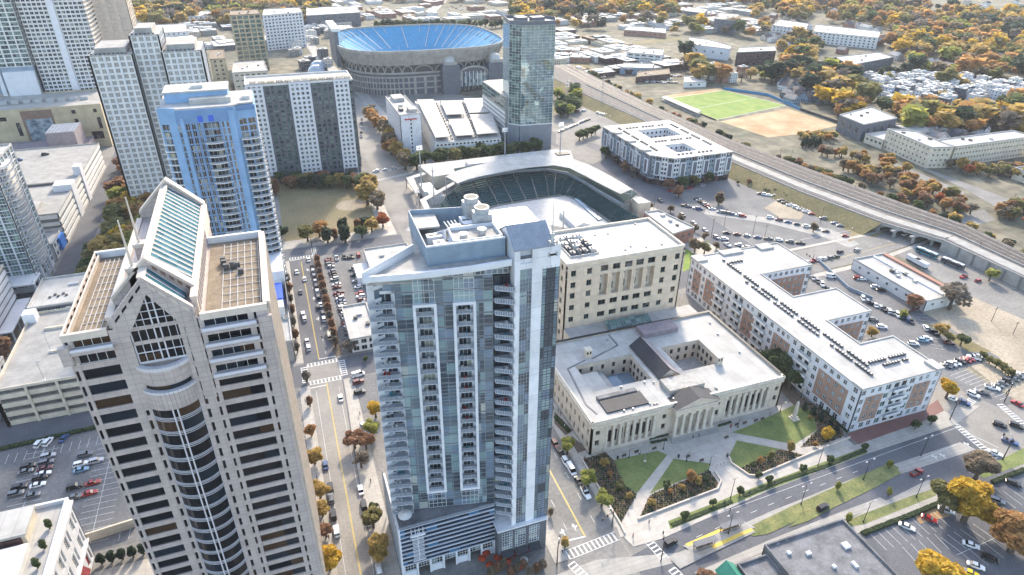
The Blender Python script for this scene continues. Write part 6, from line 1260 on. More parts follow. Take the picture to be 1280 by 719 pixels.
for dx in (0, .28): line((1.9+dx,62), (2.6+dx,229), .1, .075, 'paint_yellow'); line((1.3+dx,247), (1.0+dx,343), .1, .075, 'paint_yellow'); 
for dx in (0, .3): line((70.2+dx,124), (71.2+dx,228), .13, .075, 'paint_yellow')
dashes((75.5,128), (75.5,226)); dashes((66,128), (66,226)); line((62.3,124.5), (70.5,124.0), .5); line((-4,227.5), (2.4,227.5), .4); line((1.4,246.8), (8.5,246.8), .4); line((-4.6,346), (1,346), .4); dashes((4.6,250), (4.4,340), 2, 8); line((-1.8,100), (-1.8,225), .1); line((5.6,100), (7.2,225), .1)
zebra((-3.5,230.8), (9,230.8), 2.6); zebra((-3.5,243.6), (9,243.6), 2.4); zebra((-5.2,232), (-5.2,243), 2.4); zebra((10.4,232), (10.4,243), 2.4); zebra((-4.5,348.2), (7.5,348.2), 2.2); zebra((9,349), (9,359), 2.2)
zebra((62.5,119.5), (80,121), 3.2); zebra(*[G(*p) for p in ((806,678),(838,706))], 2.6) if False else None
for a, b_ in (((810,676),(832,700)), ((714,705),(734,725)), ((840,712),(856,728)), ((1194,531),(1250,578)), ((1250,506),(1290,540)), ((1190,520),(1216,500)), ((1060,0),(1061,0))):
    if a[1]: zebra(G(*a), G(*b_), 2.6, .085, 1.4)
zebra(G(510,288), G(530,275), 3); zebra(G(477,215), G(520,206), 2.5); zebra(G(470,226), G(526,214), 2.5)
for s in ((870,672,960,632),(960,632,1080,586)): dashes(G(s[0],s[1]), G(s[2],s[3]), 2.5, 5, .15, .075)
dashes(G(905,722), G(1090,645), 2.5, 5, .15, .075); line(G(940,708), G(1160,622), .15); line(G(838,664), G(1195,535), .12); 
line(G(1195,556), G(1150,575), .12)
for a, b_ in (((1186,512),(1203,528)), ((1206,540),(1248,560)), ((1000,300),(1130,276))): line(G(*a), G(*b_), .2, .09)
dashes(G(1010,328), G(1150,292), 3, 5, .15, .09); line(G(1010,333), G(1150,296), .15, .085, 'paint_yellow')
for i, (a, b_) in enumerate(((G(232+628,240+0), G(1,1)),)): pass
def arrow(x, y, s=1):
    mk.add([(x-.12,y-1.6,.078),(x+.12,y-1.6,.078),(x+.12,y+.3,.078),(x-.12,y+.3,.078),(x-.6,y+.3,.078),(x+.6,y+.3,.078),(x,y+1.5,.078)], [(0,1,2,3),(4,5,6)], 'paint_line')
    mk.add([(x+.1*s,y-.6,.079),(x+1.1*s,y-.1,.079),(x+1.1*s,y+.5,.079),(x+.1*s,y-.2,.079)], [(0,1,2,3) if s > 0 else (3,2,1,0)], 'paint_line')
for x, y, s in ((68.6,128.5,1), (64.6,127.8,-1), (-1.5,330,1), (3.6,332,1), (4,300,1), (4.4,280,-1), (0.4,322,1)): arrow(x, y, s)
for a, c, s in ((1208,556,1), (1168,572,1), (1178,570,1)): p = G(a, c); arrow(p[0], p[1], s)
def bays(x0, y0, x1, y1, n, dx, dy, z=.075):
    for k in range(n+1): f = k/n; p = (x0+(x1-x0)*f, y0+(y1-y0)*f); line(p, (p[0]+dx, p[1]+dy), .12, z)
bays(13.2,252,12.4,342,34,5.2,0); bays(29,280,29,340,22,-5,0); bays(-97,180,-97,222,15,5,0); bays(-97,180,-97,222,15,-5,0); line((-97,178),(-97,224),.12); bays(-74,172,-74,222,18,5,0); bays(-74,172,-74,222,18,-5,0); line((-74,172),(-74,224),.12); bays(-108,224,-60,224,17,0,-5)
bays(-66,170,-52,170,5,0,5); bays(262,166,283,196,0 or 12,4.2,-3); bays(239,170,239,240,24,4.5,0)
def baypx(a, b_, n, c, z=.1):                          # n+1 lines from segment a-b, each running to the same segment shifted to c
    A, B_, C = G(*a), G(*b_), G(*c); dx, dy = C[0]-A[0], C[1]-A[1]
    for k in range(n+1): f = k/n; p = (A[0]+(B_[0]-A[0])*f, A[1]+(B_[1]-A[1])*f); line(p, (p[0]+dx, p[1]+dy), .12, z)
baypx((1088,668), (1166,640), 9, (1108,688)); baypx((1176,672), (1216,655), 5, (1200,690)); baypx((1200,690), (1246,668), 5, (1226,712)); line(G(1196,694), G(1250,670), .12, .1); baypx((1238,622), (1268,606), 4, (1262,640)); baypx((1128,684), (1168,668), 4, (1146,704))
line(G(832,124), G(895,150), .5, .14); line(G(895,150), G(982,132), .5, .14); line(G(905,113), G(982,132), .5, .14); line(G(832,124), G(905,113), .5, .14); line(G(865,137), G(945,122), .4, .14)
baypx((908,220), (960,240), 8, (915,216)); baypx((1188,470), (1250,500), 10, (1210,462), .09)
tag(link('road_markings', mk.mesh('road_markings'), (0, 0, .02)), kind='structure')
# ---- walls, hedges, fences of the near streets: things
def pxwall(name, pts, w_, h, m, label, cat, z0=.1, group=None):
    q = MB(); P = GP(pts)
    for i in range(len(P)-1): q.obox(P[i], P[i+1], -w_/2, w_/2, z0, z0+h, m)
    return single(name, q, label, cat, group)
pxwall('garden_wall', [(726,573),(776,657),(781,668)], .5, .7, 'stone_cap', 'low pale wall along the left side of the plaza beds, by the parked cars', 'wall')
pxwall('garden_wall', [(797,650),(897,612),(901,602),(893,590)], .5, .7, 'stone_cap', 'low pale angled wall round the middle planting bed of the plaza', 'wall')
pxwall('garden_wall', [(911,572),(914,580),(936,595),(946,596),(1010,569),(1062,548)], .5, .7, 'stone_cap', 'low pale wall round the right-hand planting beds, beside the wide sidewalk', 'wall')
def hedge(pts, w_, h, label, group=None):
    q = MB(); P = GP(pts); r = random.Random(int(pts[0][0]))
    for i in range(len(P)-1):
        L = math.hypot(P[i+1][0]-P[i][0], P[i+1][1]-P[i][1]); n = max(1, int(L/.55))
        for k in range(n):
            for s in (-.5, 0, .5):
                f = (k+r.random()*.4)/n; x = P[i][0]+(P[i+1][0]-P[i][0])*f+s*w_*.6*(P[i+1][1]-P[i][1])/L; y = P[i][1]+(P[i+1][1]-P[i][1])*f-s*w_*.6*(P[i+1][0]-P[i][0])/L
                q.ball((x, y, h*.5), .45*(.8+r.random()*.5), 'hedge', 6, 4, h*1.1)
    single('hedge', q, label, 'hedge', group)
hedge([(0,563),(60,549),(122,535)], 1.6, 1.3, 'clipped dark green hedge between the left road and the shaded parking lot')
hedge([(840,657),(880,641),(915,627)], 1.4, .5, 'low green street hedge near the plaza corner, left of the row of small kerb trees'); hedge([(930,620),(975,602),(1030,584),(1082,563)], 1.4, .5, 'long low green street hedge between the wide plaza sidewalk and the road')
hedge([(1078,668),(1150,640),(1178,628)], 1.6, 1.0, 'green hedge along the sidewalk edge of the bottom right parking lot'); hedge([(1240,604),(1280,588)], 1.6, 1.2, 'dark hedge behind the parking bays at the lower right edge'); hedge([(694,522),(712,541)], 1.4, 1.1, 'dark hedge at the foot of the courthouse side wall')
hedge([(1000,486),(1024,508),(1060,541)], 1.4, 1.2, 'dark hedge along the foot of the apartment wall, behind the obelisk lawn'); hedge([(811,549),(837,543)], .8, .8, 'short clipped hedge left of the portico steps'); hedge([(814,554),(834,550)], .6, .6, 'narrow low hedge in front of the short clipped one, left of the portico'); hedge([(884,526),(910,520)], .8, .8, 'short clipped hedge right of the portico steps'); hedge([(898,533),(914,528)], .6, .6, 'narrow low hedge in front of the short clipped one, right of the portico')
pxwall('lot_wall', [(108,678),(170,658)], .6, 3.4, 'cream', 'tan retaining wall at the near end of the shaded parking lot', 'wall', 0)
pxwall('yard_wall', [(1020,325),(1060,362),(1090,375)], .4, 1.8, 'bluegrey', 'pale blue-grey wall between the white bus garage and the parking rows', 'wall', 0)
pxwall('yard_fence', [(1135,392),(1172,378),(1190,370)], .2, 1.8, 'brick_dark', 'dark fence behind the white bus garage', 'fence', 0)
pxwall('field_fence', [(905,112),(960,120),(1000,138)], .4, 2.6, 'fence_blue', 'blue fence round the far side of the soccer field', 'fence', 0); pxwall('field_fence', [(1000,138),(1052,156),(1080,166)], .3, 2.5, 'frame_dark', 'dark fence along the far edge of the orange dirt field', 'fence', 0); pxwall('field_fence', [(832,125),(895,151)], .3, 1.2, 'frame_dark', 'low fence on the near side of the soccer field', 'fence', 0)
q = MB(); A, B_, C, D = GP([(826,126),(871,146),(876,143),(831,124)]); q.prism([A, B_, C, D], 3.2, 3.6, 'roof_white'); q.prism([A, B_, C, D], 0, 1, 'concrete'); [q.box(p[0]-.15, p[1]-.15, 0, p[0]+.15, p[1]+.15, 3.2, 'galv') for p in (A, B_, C, D)]; single('grandstand', q, 'long white-roofed stand on the near touchline of the soccer field', 'grandstand')
# ================================================================== vegetation
def leafquad(vs, fs, c, s, r):
    """a leaf-clump face: a small irregular quad with a random tilt"""
    a = r.random()*6.28; t = (r.random()-.5)*2.2; u = (math.cos(a), math.sin(a), 0); w_ = (-math.sin(a)*math.cos(t), math.cos(a)*math.cos(t), math.sin(t)); o = len(vs)
    for p, q in ((-1,-.7),(.9,-1),(1,.8),(-.8,1)):
        p *= s*(.7+r.random()*.6); q *= s*(.7+r.random()*.6); vs.append((c[0]+u[0]*p+w_[0]*q, c[1]+u[1]*p+w_[1]*q, c[2]+u[2]*p+w_[2]*q))
    fs.append((o, o+1, o+2, o+3))
def tree_meshes(kind, h, rad, n, leaf, seed, shape='round', bare=0.0):
    r = random.Random(seed); tr = MB(); th = h*(.30 if shape != 'cone' else .12)
    tr.tube((0,0,-.1), (0,0,h*.55), .022*h+.05, .012*h+.02, 'bark', 7); tops = []
    for k in range(6 if shape != 'cone' else 0):
        a = k*1.05+r.random()*.6; e = (math.cos(a)*rad*.6, math.sin(a)*rad*.6, h*(.62+.2*r.random())); tr.tube((0,0,th+h*.05*k*.5), e, .011*h+.02, .008*h, 'bark', 5, False); tops.append(e)
        if bare:
            for j in range(4): e2 = (e[0]+(r.random()-.5)*rad*.9, e[1]+(r.random()-.5)*rad*.9, e[2]+r.random()*h*.22); tr.tube(e, e2, .008*h, .003*h, 'bark', 3, False)
    lobes = []
    if shape == 'round':
        for k in range(11): a = r.random()*6.28; d = rad*(.15+.62*r.random()**.6); z = h*(.46+.40*r.random()); lobes.append((math.cos(a)*d, math.sin(a)*d, z, rad*(.30+.24*r.random())))
        lobes.append((0,0,h*.68,rad*.6))
    elif shape == 'oval':
        for k in range(9): a = r.random()*6.28; z = h*(.28+.62*k/8); d = rad*.45*r.random(); lobes.append((math.cos(a)*d, math.sin(a)*d, z, rad*(.55+.25*math.sin(math.pi*k/8)-.15*r.random())))
    else:
        for k in range(9): z = h*(.12+.85*k/8); lobes.append((0, 0, z, rad*(1.02-.92*k/8)))
    lv, lf, lm = [], [], []; tot = sum(l[3]**2 for l in lobes); zm = h*.62
    for (x, y, z, q) in lobes:
        k = int(n*q*q/tot); tone = r.random()
        for i in range(k):
            u, v = r.random()*2-1, r.random()*6.28; s = math.sqrt(1-u*u); rr = q*(.55+.5*r.random()**.5); c = (x+s*math.cos(v)*rr, y+s*math.sin(v)*rr, z+u*rr*(.85 if shape != 'cone' else .6))
            if c[2] < .2: continue
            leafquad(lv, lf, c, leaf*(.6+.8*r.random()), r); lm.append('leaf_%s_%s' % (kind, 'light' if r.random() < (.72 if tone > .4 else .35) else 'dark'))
    cr = MB(); cr.v = lv; cr.f = lf; cr.m = lm
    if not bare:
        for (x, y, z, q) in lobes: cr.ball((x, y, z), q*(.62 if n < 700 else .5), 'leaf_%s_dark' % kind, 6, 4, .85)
    return tr, cr
TCACHE = {}
def tree_data(kind, shape, size, var, parts):
    """size class: 0 far, 1 mid, 2 near"""
    k = (kind, shape, size, var, parts)
    if k not in TCACHE:
        n, leaf = ((150, .15), (800, .078), (4600, .036))[size]; bare = kind == 'twig'
        tr, cr = tree_meshes(kind, 1.0, .42 if shape == 'round' else .27 if shape == 'oval' else .24, int(n*(.45 if bare else 1)), leaf*(.7 if bare else 1), hash_(kind)+var*17+size, shape, bare)
        if parts: TCACHE[k] = (tr.mesh('trunk'), cr.mesh('crown'))
        else: tr.add(cr.v, cr.f, 'bark'); tr.m = tr.m[:len(tr.m)-len(cr.f)]+cr.m; TCACHE[k] = (tr.mesh('tree'), None)
    return TCACHE[k]
def hash_(s): return sum(ord(c)*(i+3) for i, c in enumerate(s))
KN = {'cone': 'evergreen_tree', 'round': 'broadleaf_tree', 'oval': 'street_tree'}
def inpoly(x, y, P):
    c = False; j = len(P)-1
    for i in range(len(P)):
        if ((P[i][1] > y) != (P[j][1] > y)) and x < (P[j][0]-P[i][0])*(y-P[i][1])/(P[j][1]-P[i][1])+P[i][0]: c = not c
        j = i
    return c
tcount = 0
def tree(x, y, h, kind, shape, label, group, size=None, name=None, z=0.0):
    global tcount; tcount += 1
    D = math.sqrt(x*x+y*y+HC*HC); s = size if size is not None else (2 if D < 330 else 1 if D < 620 else 0); var = tcount % 3; parts = D < 520
    a, b_ = tree_data(kind, shape, s, var, parts); nm = name or ('bush' if h < 3.3 and shape == 'round' and z == 0 else 'sapling' if shape == 'oval' and h < 6 else 'bare_tree' if kind in ('twig','brown') else 'evergreen_tree' if kind == 'dark' else 'green_tree' if kind in ('green','olive','lime') else 'autumn_tree'); rz = rnd.random()*6.28
    sc = (h*(.92+.2*rnd.random()), h*(.92+.2*rnd.random()), h)
    if parts:
        root = tag(link(nm, None, (x, y, z), rz), label, 'tree', group); root.scale = sc; link('trunk', a, parent=root); link('crown', b_, parent=root)
    else: root = tag(link(nm, a, (x, y, z), rz), label, 'tree', group); root.scale = sc
    return root
CN = {'yellow': 'bright yellow', 'gold': 'golden', 'orange': 'orange', 'red': 'red-orange', 'rust': 'rust brown', 'green': 'green', 'dark': 'dark evergreen', 'olive': 'olive', 'lime': 'yellow-green', 'twig': 'bare twiggy', 'brown': 'brown'}
def tp(px_, py_, h, kind, shape, where, group=None, label=None, **k):
    x, y = G(px_, py_); return tree(x, y, h, kind, shape, label or f'{CN[kind]} tree {where}', group, **k)
# street A, left kerb
for i, (x_, y_, h, k) in enumerate(((390,545,5,'orange'),(394,580,7,'gold'),(401,622,7,'gold'),(404,645,6,'gold'),(408,672,5.5,'rust'),(413,712,8,'yellow'),(388,508,5,'rust'),(384,478,6,'twig'))):
    tp(x_, y_, h, k, 'round' if i < 6 else 'oval', '', None, ['small orange street tree highest on the sidewalk beside the granite tower', 'golden street tree second from the top beside the granite tower', 'golden street tree beside the parked dark suv, granite tower side', 'smaller golden street tree touching the parked cars on the left kerb', 'thin rust brown street tree above the yellow one on the left kerb', 'bright yellow street tree at the bottom edge beside the granite tower', 'leafless rusty sapling at the upper end of the granite tower sidewalk', 'bare sapling next to the crosswalk corner beside the granite tower'][i])
for i, (x_, y_, h, k, l) in enumerate(((444,560,7,'rust','rust red tree by the lot entrance, right sidewalk of the street between towers'),(458,562,7,'rust','second rust red tree beside the lot entrance, right of the first'),(452,585,7,'twig','bare tan tree just below the two rust red ones'),(466,545,7,'lime','yellow-green tree squeezed against the condominium tower'),(470,522,7,'yellow','bright yellow tree behind the lot against the condominium tower'),(467,660,7,'olive','olive street tree halfway down the condominium side sidewalk'),(476,698,8,'gold','golden street tree near the bottom, condominium side sidewalk'),(468,640,4,'green','small green shrub-like tree in shade beside the condominium podium'))): tp(x_, y_, h, k, 'round', '', None, l)
for k in range(12): y = 254+k*7.6; tree(9.6, y, 5.5, 'rust' if k % 3 else 'twig', 'oval', ('thin %s saplings in the mulch strip between street and parking lot' % ('rusty' if k % 3 else 'bare')).replace('saplings', 'sapling'), 'saplings in the mulch strip')
for k in range(7): tree(-6.8, 255+k*11, 5.5, 'rust' if k % 2 else 'twig', 'oval', ('thin %s sapling on the far left sidewalk opposite the parking lot' % ('rusty' if k % 2 else 'bare')), 'saplings on the left sidewalk')
tp(437,440,7,'twig','round','',None,'bare brown tree at the near end of the mulch strip beside the white shop'); tp(458,452,3,'green','round','',None,'small green shrub tree in front of the shop corner')
# R street (plaza side): three yellow-green trees
for x_, y_, h, l in ((709,568,6.5,'yellow-green street tree nearest the courthouse corner'),(735,608,6.5,'yellow-green street tree in the middle of three along the plaza'),(752,633,6.8,'yellow-green street tree nearest the crossing, along the plaza')): tp(x_, y_, h, 'lime', 'round', '', None, l)
tp(706,684,4.5,'gold','oval','',None,'slim golden sapling at the corner opposite the plaza'); tp(688,645,3.5,'brown','oval','',None,'small brown sapling beside the glass corner of the condominium')
# plaza beds
for x_, y_, h, k, s, l in ((755,583,3.6,'gold','round','broad golden shrub at the top of the left plaza bed'),(762,596,2.4,'orange','round','low orange shrub below the broad golden one in the left plaza bed'),(774,611,3.2,'olive','round','olive shrub in the middle of the left plaza bed'),(786,624,3.0,'gold','round','golden shrub low in the left plaza bed'),(862,603,6.0,'orange','oval','tall orange tree in the middle plaza bed'),(872,606,3.6,'gold','round','golden tree right of the tall orange one'),(852,613,2.8,'gold','round','golden shrub left of the tall orange tree'),(814,633,3.0,'gold','round','golden shrub at the low tip of the middle plaza bed'),(837,618,2.6,'orange','round','orange shrub in the middle plaza bed'),(832,611,3.4,'green','round','green shrub at the left of the middle plaza bed'),(881,603,2.4,'green','round','green shrub at the right end of the middle plaza bed'),
  (939,584,2.6,'green','round','green shrub at the front of the right plaza bed'),(950,579,2.8,'orange','round','orange shrub next to the green one, right plaza bed'),(963,575,4.4,'olive','oval','slim olive tree in the right plaza bed'),(987,565,5.0,'gold','oval','slim golden tree by the diagonal lawn path'),(1030,550,6.0,'yellow','round','bright yellow tree below the obelisk lawn, beside the apartment hedge'),(1018,558,2.4,'orange','round','low orange shrub left of the bright yellow tree'),(1012,525,2.2,'gold','round','low golden shrub beside the obelisk lawn'),
  (1005,513,4.5,'dark','cone','first dark conifer behind the obelisk'),(1015,519,4.5,'dark','cone','second dark conifer behind the obelisk'),(1025,526,4.8,'dark','cone','third dark conifer beside the apartment wall'),(1037,533,4.2,'dark','cone','fourth dark conifer beside the apartment wall'),(1044,542,4.8,'dark','cone','last dark conifer beside the apartment wall, nearest the street')): tp(x_, y_, h, k, s, '', None, l)
for x_, y_ in ((855,648),(891,633),(924,617),(960,603),(1002,590),(1037,578),(1080,564),(948,598)): tp(x_, y_, 3.2, 'green', 'round', '', 'small kerb trees before the plaza', 'small dark green kerb tree in the street hedge before the plaza')
for x_, y_, h in ((1143,537,4),(1163,531,4)): tp(x_, y_, h, 'green', 'round', '', 'kerb trees before the brick forecourt', 'small dark green tree at the kerb of the brick forecourt')
for x_, y_ in ((1111,585),(1046,612),(1110,620),(1059,652)): tp(x_, y_, 3.6, 'lime', 'oval', '', 'young trees of the tram corridor', 'young yellow-green tree in the grass of the tram corridor')
for k in range(5): x, y = G(128+k*13, 705-k*3); tree(x, y, 4.2, 'dark', 'oval', 'clipped dark round tree in the row beside the granite tower courtyard', 'clipped trees beside the granite tower')
for k, (x_, y_) in enumerate(((-74.6,138),(-74.8,144),(-74.6,150),(-74.8,157))): tree(x_, y_, 3.4, 'green', 'oval', 'slim planter tree on the roof terrace of the white cornice building', 'planter trees on the roof terrace', z=23.6)
# big autumn trees lower right
for x_, y_, h, k, l, s in ((1204,652,15,'yellow','huge bright golden-yellow tree over the sidewalk, lower right','round'),(1176,640,11,'olive','olive tree just left of the huge golden-yellow one','round'),(1218,600,11,'brown','thin brown half-bare tree behind the huge golden-yellow one','round'),(1262,690,15,'orange','broad orange-brown tree at the right edge beside the parking bays','round'),(1292,680,14,'orange','orange tree cut off by the right edge','round'),(1160,748,15,'yellow','yellow tree cut by the bottom edge over the parking lot','round'),(1182,498,9,'yellow','yellow tree at the corner of the brick apartments','round'),(882,740,7,'rust','dark rust tree beside the green pavilion at the bottom edge','round'),(1089,421,5,'gold','yellow bush tree in the second apartment court','round'),(1140,388,8,'rust','rusty tree behind the white bus garage','round'),(1186,387,14,'twig','big grey leafless tree on the vacant lot','round'),(1128,397,4,'lime','low yellow-green bush by the parking row','round'),(1174,420,6.5,'gold','golden bush at the fence of the vacant lot','round'),(1184,428,5,'olive','olive bush next to the golden one at the lot fence','round'),(1200,432,6,'green','green bush at the lot fence, right of the olive one','round'),(1236,351,7,'lime','thin pale tree by the bus yard','round')): tp(x_, y_, h, k, s, '', None, l)
for k in range(5): tp(1228+k*8, 450+k*5, 4, 'olive', 'round', '', 'olive bushes on the vacant lot edge', 'olive bush in the line at the right edge of the vacant lot')
# big dark trees between courthouse and apartments
for x_, y_, h, l in ((972,472,12,'dark green tree between courthouse and apartments, nearest'),(962,462,11,'dark green tree between courthouse and apartments, behind the nearest'),(985,486,10,'dark green tree between courthouse and apartments, to the right')): tp(x_, y_, h, 'green', 'round', '', None, l)
tp(868,315,8,'brown','round','',None,'brown tree by the bright lawn behind the beige office block'); tp(880,318,7,'olive','round','',None,'olive tree on the bright lawn behind the beige office block')
for i, (x_, y_) in enumerate(((800,262),(812,262),(838,265),(850,278),(868,290),(880,300),(895,312),(908,322))): tp(x_, y_, 5, 'brown', 'round', '', 'brown street trees behind the ballpark', 'small brown street tree on the road behind the ballpark and beige block')
for x_, y_, k in ((770,205,'twig'),(780,215,'rust'),(790,222,'twig'),(757,198,'green'),(835,237,'rust'),(852,237,'green'),(868,233,'olive'),(884,229,'green'),(848,247,'rust')): tp(x_, y_, 8 if k != 'green' else 9, k, 'round', '', 'trees at the slate apartment block', f'{CN[k]} tree on the sidewalk of the slate and white apartment block')
tp(898,256,9,'brown','oval','',None,'dark spiky tree in the parking lot beside the sloped driveway'); tp(1016,290,6,'brown','round','',None,'brown round tree between the parked cars near the driveway')
# park and avenue
for x_, y_, h, k, s, l in ((385,302,10,'olive','round','olive tree on the brown park lawn, lower left'),(400,296,10,'orange','round','orange-gold tree on the brown park lawn'),(410,304,9.5,'dark','oval','dark evergreen at the front edge of the park, left'),(432,303,11,'dark','oval','dark evergreen at the front edge of the park, middle'),(430,292,10,'dark','oval','dark evergreen behind the middle one'),(418,300,7,'rust','oval','rust tree between the park evergreens'),(449,290,8.5,'rust','oval','dark rust tree right of the park evergreens'),(458,287,8.5,'dark','round','dark green tree near the park corner'),(453,298,8,'green','round','low green tree at the park front right'),(465,290,9,'gold','round','golden tree at the park corner'),(479,284,9,'red','round','vivid red-orange tree at the park corner'),(460,256,15,'gold','round','large golden tree at the right side of the park'),(472,262,12,'brown','round','brown tree below the large golden one'),(463,240,13,'gold','round','golden tree at the upper right of the park'),(352,298,8,'dark','round','dark shrub tree at the left of the park by the blue tower'),(345,245,12,'rust','oval','rust-orange tree beside the blue tower')): tp(x_, y_, h, k, s, '', None, l)
for k in range(20):
    c = ['green','dark','rust','green','olive','dark','gold'][k % 7]; tp(352+k*5.8, 230+(k % 3)*3, 9, c, 'round', '', 'trees along the far side of the park', f'{CN[c]} tree in the row between the park and the striped tower')
r = random.Random(21)
for k in range(12): x, y = G(456+r.random()*16, 152+k*7.5); c = r.choice(['orange','gold','orange','brown']); tree(82+6*r.random(), 470+k*13, 13, c, 'round', f'{CN[c]} tree in the row left of the white hotel', 'autumn trees beside the stadium street')
for k in range(14): x = 94+k*7.4; tree(x, 468+(k % 2)*4, 13, 'green' if k != 4 else 'olive', 'round', f'{"green" if k != 4 else "olive"} tree in the row before the white garage', 'green trees before the white garage')
for k in range(40):
    x = -104+r.random()*34; y = 364+r.random()*110; c = r.choice(['gold','lime','olive','gold','yellow','orange']); tree(x, y, 13+r.random()*3, c, 'round', f'{CN[c]} tree in the dense grove left of the blue tower', 'grove left of the blue tower')
for k in range(22): x = -82+r.random()*34; y = 375+r.random()*65; tree(x, y, 10+r.random()*4, 'dark', 'round', 'dark evergreen in the garden at the foot of the blue tower', 'evergreens at the foot of the blue tower')
for k in range(12): x = -108+r.random()*9; y = 470+r.random()*110; tree(x, y, 13, 'rust', 'round', 'rust brown tree along the upper part of the left avenue', 'rust trees of the left avenue')
for k in range(7): x, y = -104+r.random()*5, 262+k*10; tree(x-3, y+60, 10, 'olive' if k % 2 else 'green', 'round', f'{"olive" if k % 2 else "green"} tree on the left avenue beside the flat white roof', 'trees beside the flat white roof')
tp(3,455,13,'rust','round','',None,'big rust red tree at the left edge beside the slatted garage')
tree(-72, 455, 6, 'brown', 'round', 'brown tree beside the white pavilion below the blue tower', None)
for k in range(16): x = 18+r.random()*50; y = 640+r.random()*60; tree(x, y, 13, 'dark' if k % 3 else 'green', 'round', f'{"dark evergreen" if k % 3 else "green"} tree in the clump left of the stadium domes', 'trees left of the stadium')
for k in range(24): x, y = G(470+k*6.8+r.random()*3, 36-(k % 3)); tree(x, y, 12, r.choice(['dark','green']), 'round', 'dark green tree in the belt behind the stadium', 'belt of trees behind the stadium')
for k in range(16): x, y = G(696+r.random()*24, 112+r.random()*35); c = r.choice(['green','green','dark','lime']); tree(x, y, 12, c, 'round', f'{CN[c]} tree right of the mirror tower', 'trees right of the mirror tower')
for k in range(5): x, y = G(724+k*5, 176-k*2); tree(x, y, 8, 'green', 'round', 'green tree in the clump near the small blue hut', 'clump near the small blue hut')
# trackside belts
for k in range(100):
    i = min(int(k/100*6.4), 6); f = r.random(); x = RRr[i][0]+(RRr[i+1][0]-RRr[i][0])*f; y = RRr[i][1]+(RRr[i+1][1]-RRr[i][1])*f; c = r.choice(['dark','rust','brown','orange','green','olive','dark','gold']); tree(x+3+r.random()*7, y, 4+r.random()*4, c, 'round', f'{CN[c]} tree in the scrubby belt on the far side of the railway', 'scrubby belt beyond the railway')
for k in range(26): x, y = G(905+r.random()*190, 0); t = r.random(); x, y = G(905+t*185, 215+t*62+r.random()*10-3); c = r.choice(['olive','brown','rust','green','gold']); tree(x-3, y-3, 2.5+r.random()*2.5, c, 'round', f'{CN[c]} bush on the grassy bank on the near side of the railway', 'bushes on the near railway bank')
for k in range(6): tp(1003+k*4, 184-(k % 2)*2, 8, 'dark', 'cone', '', 'dark conifers by the orange dirt field', 'dark conifer in the clump below the orange dirt field')
AT = [[(1020,193),(1020,202),(1100,238),(1150,222),(1110,205),(1040,190)], [(1100,240),(1200,275),(1225,270),(1180,245),(1120,226)], [(1170,213),(1280,232),(1280,216),(1190,210)], [(1240,268),(1290,300),(1290,262),(1262,256)]]
def infield(x, y): return any(inpoly(x, y, P) for P in AT)
k = 0
while k < 105:
    x, y = 960+r.random()*330, 170+r.random()*130
    if not infield(x, y): continue
    k += 1; gx, gy = G(x, y); c = r.choice(['orange','rust','gold','brown','orange','twig','brown','olive','gold','red' if k % 3 == 0 else 'orange']); tree(gx, gy, 6+r.random()*4, c, 'round', f'{CN[c]} tree between the railway and the cream school', 'autumn trees below the cream school')
# neighbourhood forest: the 250 that show largest as trees of their own, then the woodland mass
NP = [((1105,118),(1280,108),(1290,186),(1180,176),(1120,160))]
BLD = [((1040,148),(1130,148),(1130,190),(1040,196)), ((1108,172),(1275,172),(1275,222),(1108,222)), ((826,104),(985,104),(1056,152),(1050,190),(960,190),(900,170)), ((770,50),(840,50),(850,100),(770,106)), ((858,44),(920,44),(975,58),(976,98),(858,88)), ((1036,60),(1124,60),(1124,96),(1040,100)), ((1010,26),(1108,36),(1108,66),(1010,58)), ((690,36),(770,40),(860,44),(860,66),(690,110)), ((958,22),(1014,28),(1014,52),(958,50)), ((846,4),(930,10),(930,42),(846,34)), ((1070,100),(1150,98),(1290,100),(1290,140),(1180,142),(1080,132))]
def woods(x, y):
    """how wooded the photograph is at this point"""
    if any(inpoly(x, y, P) for P in BLD[:-1]): return 0
    if inpoly(x, y, BLD[-1]): return .04
    if y < 3: return .4
    if x > 950 and y < 178: return (.85 if y > 95 else .5) if math.sin(x*.09)+math.sin(y*.21) > -.9 else .05
    if 850 < x <= 950 and y < 110: return .16
    if 690 < x <= 850: return .8 if y < 20 else (.07 if y < 84 else 0)
    if x <= 690: return .5 if y < 34 and not 410 < x < 640 else 0
    return 0
mass = []; r = random.Random(5); pal = ['gold','orange','olive','brown','lime','orange','dark','gold','twig','orange','gold','olive','yellow','green']
cand = []
for k in range(21000):
    d = 330+r.random()**.75*1350; a = -.55+r.random()*1.35; X, Y = d*math.sin(a+.35), d*math.cos(a+.35)
    v = np.array([X, Y, -HC]); w_ = v @ CF
    if w_ <= 0: continue
    px_, py_ = 640+FPX*(v @ CR)/w_, 359.5-FPX*(v @ CU)/w_
    if not (-20 < px_ < 1310 and -25 < py_ < 182): continue
    if r.random() > woods(px_, max(py_, 0)): continue
    cand.append((d, X, Y, px_, py_))
cells = set(); kept = []
for c in sorted(cand):
    s = 8.8 if c[0] < 900 else 10.5; q = (int(c[1]/s), int(c[2]/s))
    if q in cells: continue
    cells.add(q); kept.append(c)
for i, (d, X, Y, px_, py_) in enumerate(kept):
    patch = (math.sin(X*.021)+math.sin(Y*.027+1)+math.sin((X+Y)*.013)); kind = pal[int((patch*2.4+r.random()*5+7)) % len(pal)]
    h = 11+r.random()**1.6*13
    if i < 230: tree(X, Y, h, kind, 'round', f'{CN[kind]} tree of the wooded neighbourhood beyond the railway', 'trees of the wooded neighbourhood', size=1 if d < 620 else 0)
    else: mass.append((X, Y, h, kind))
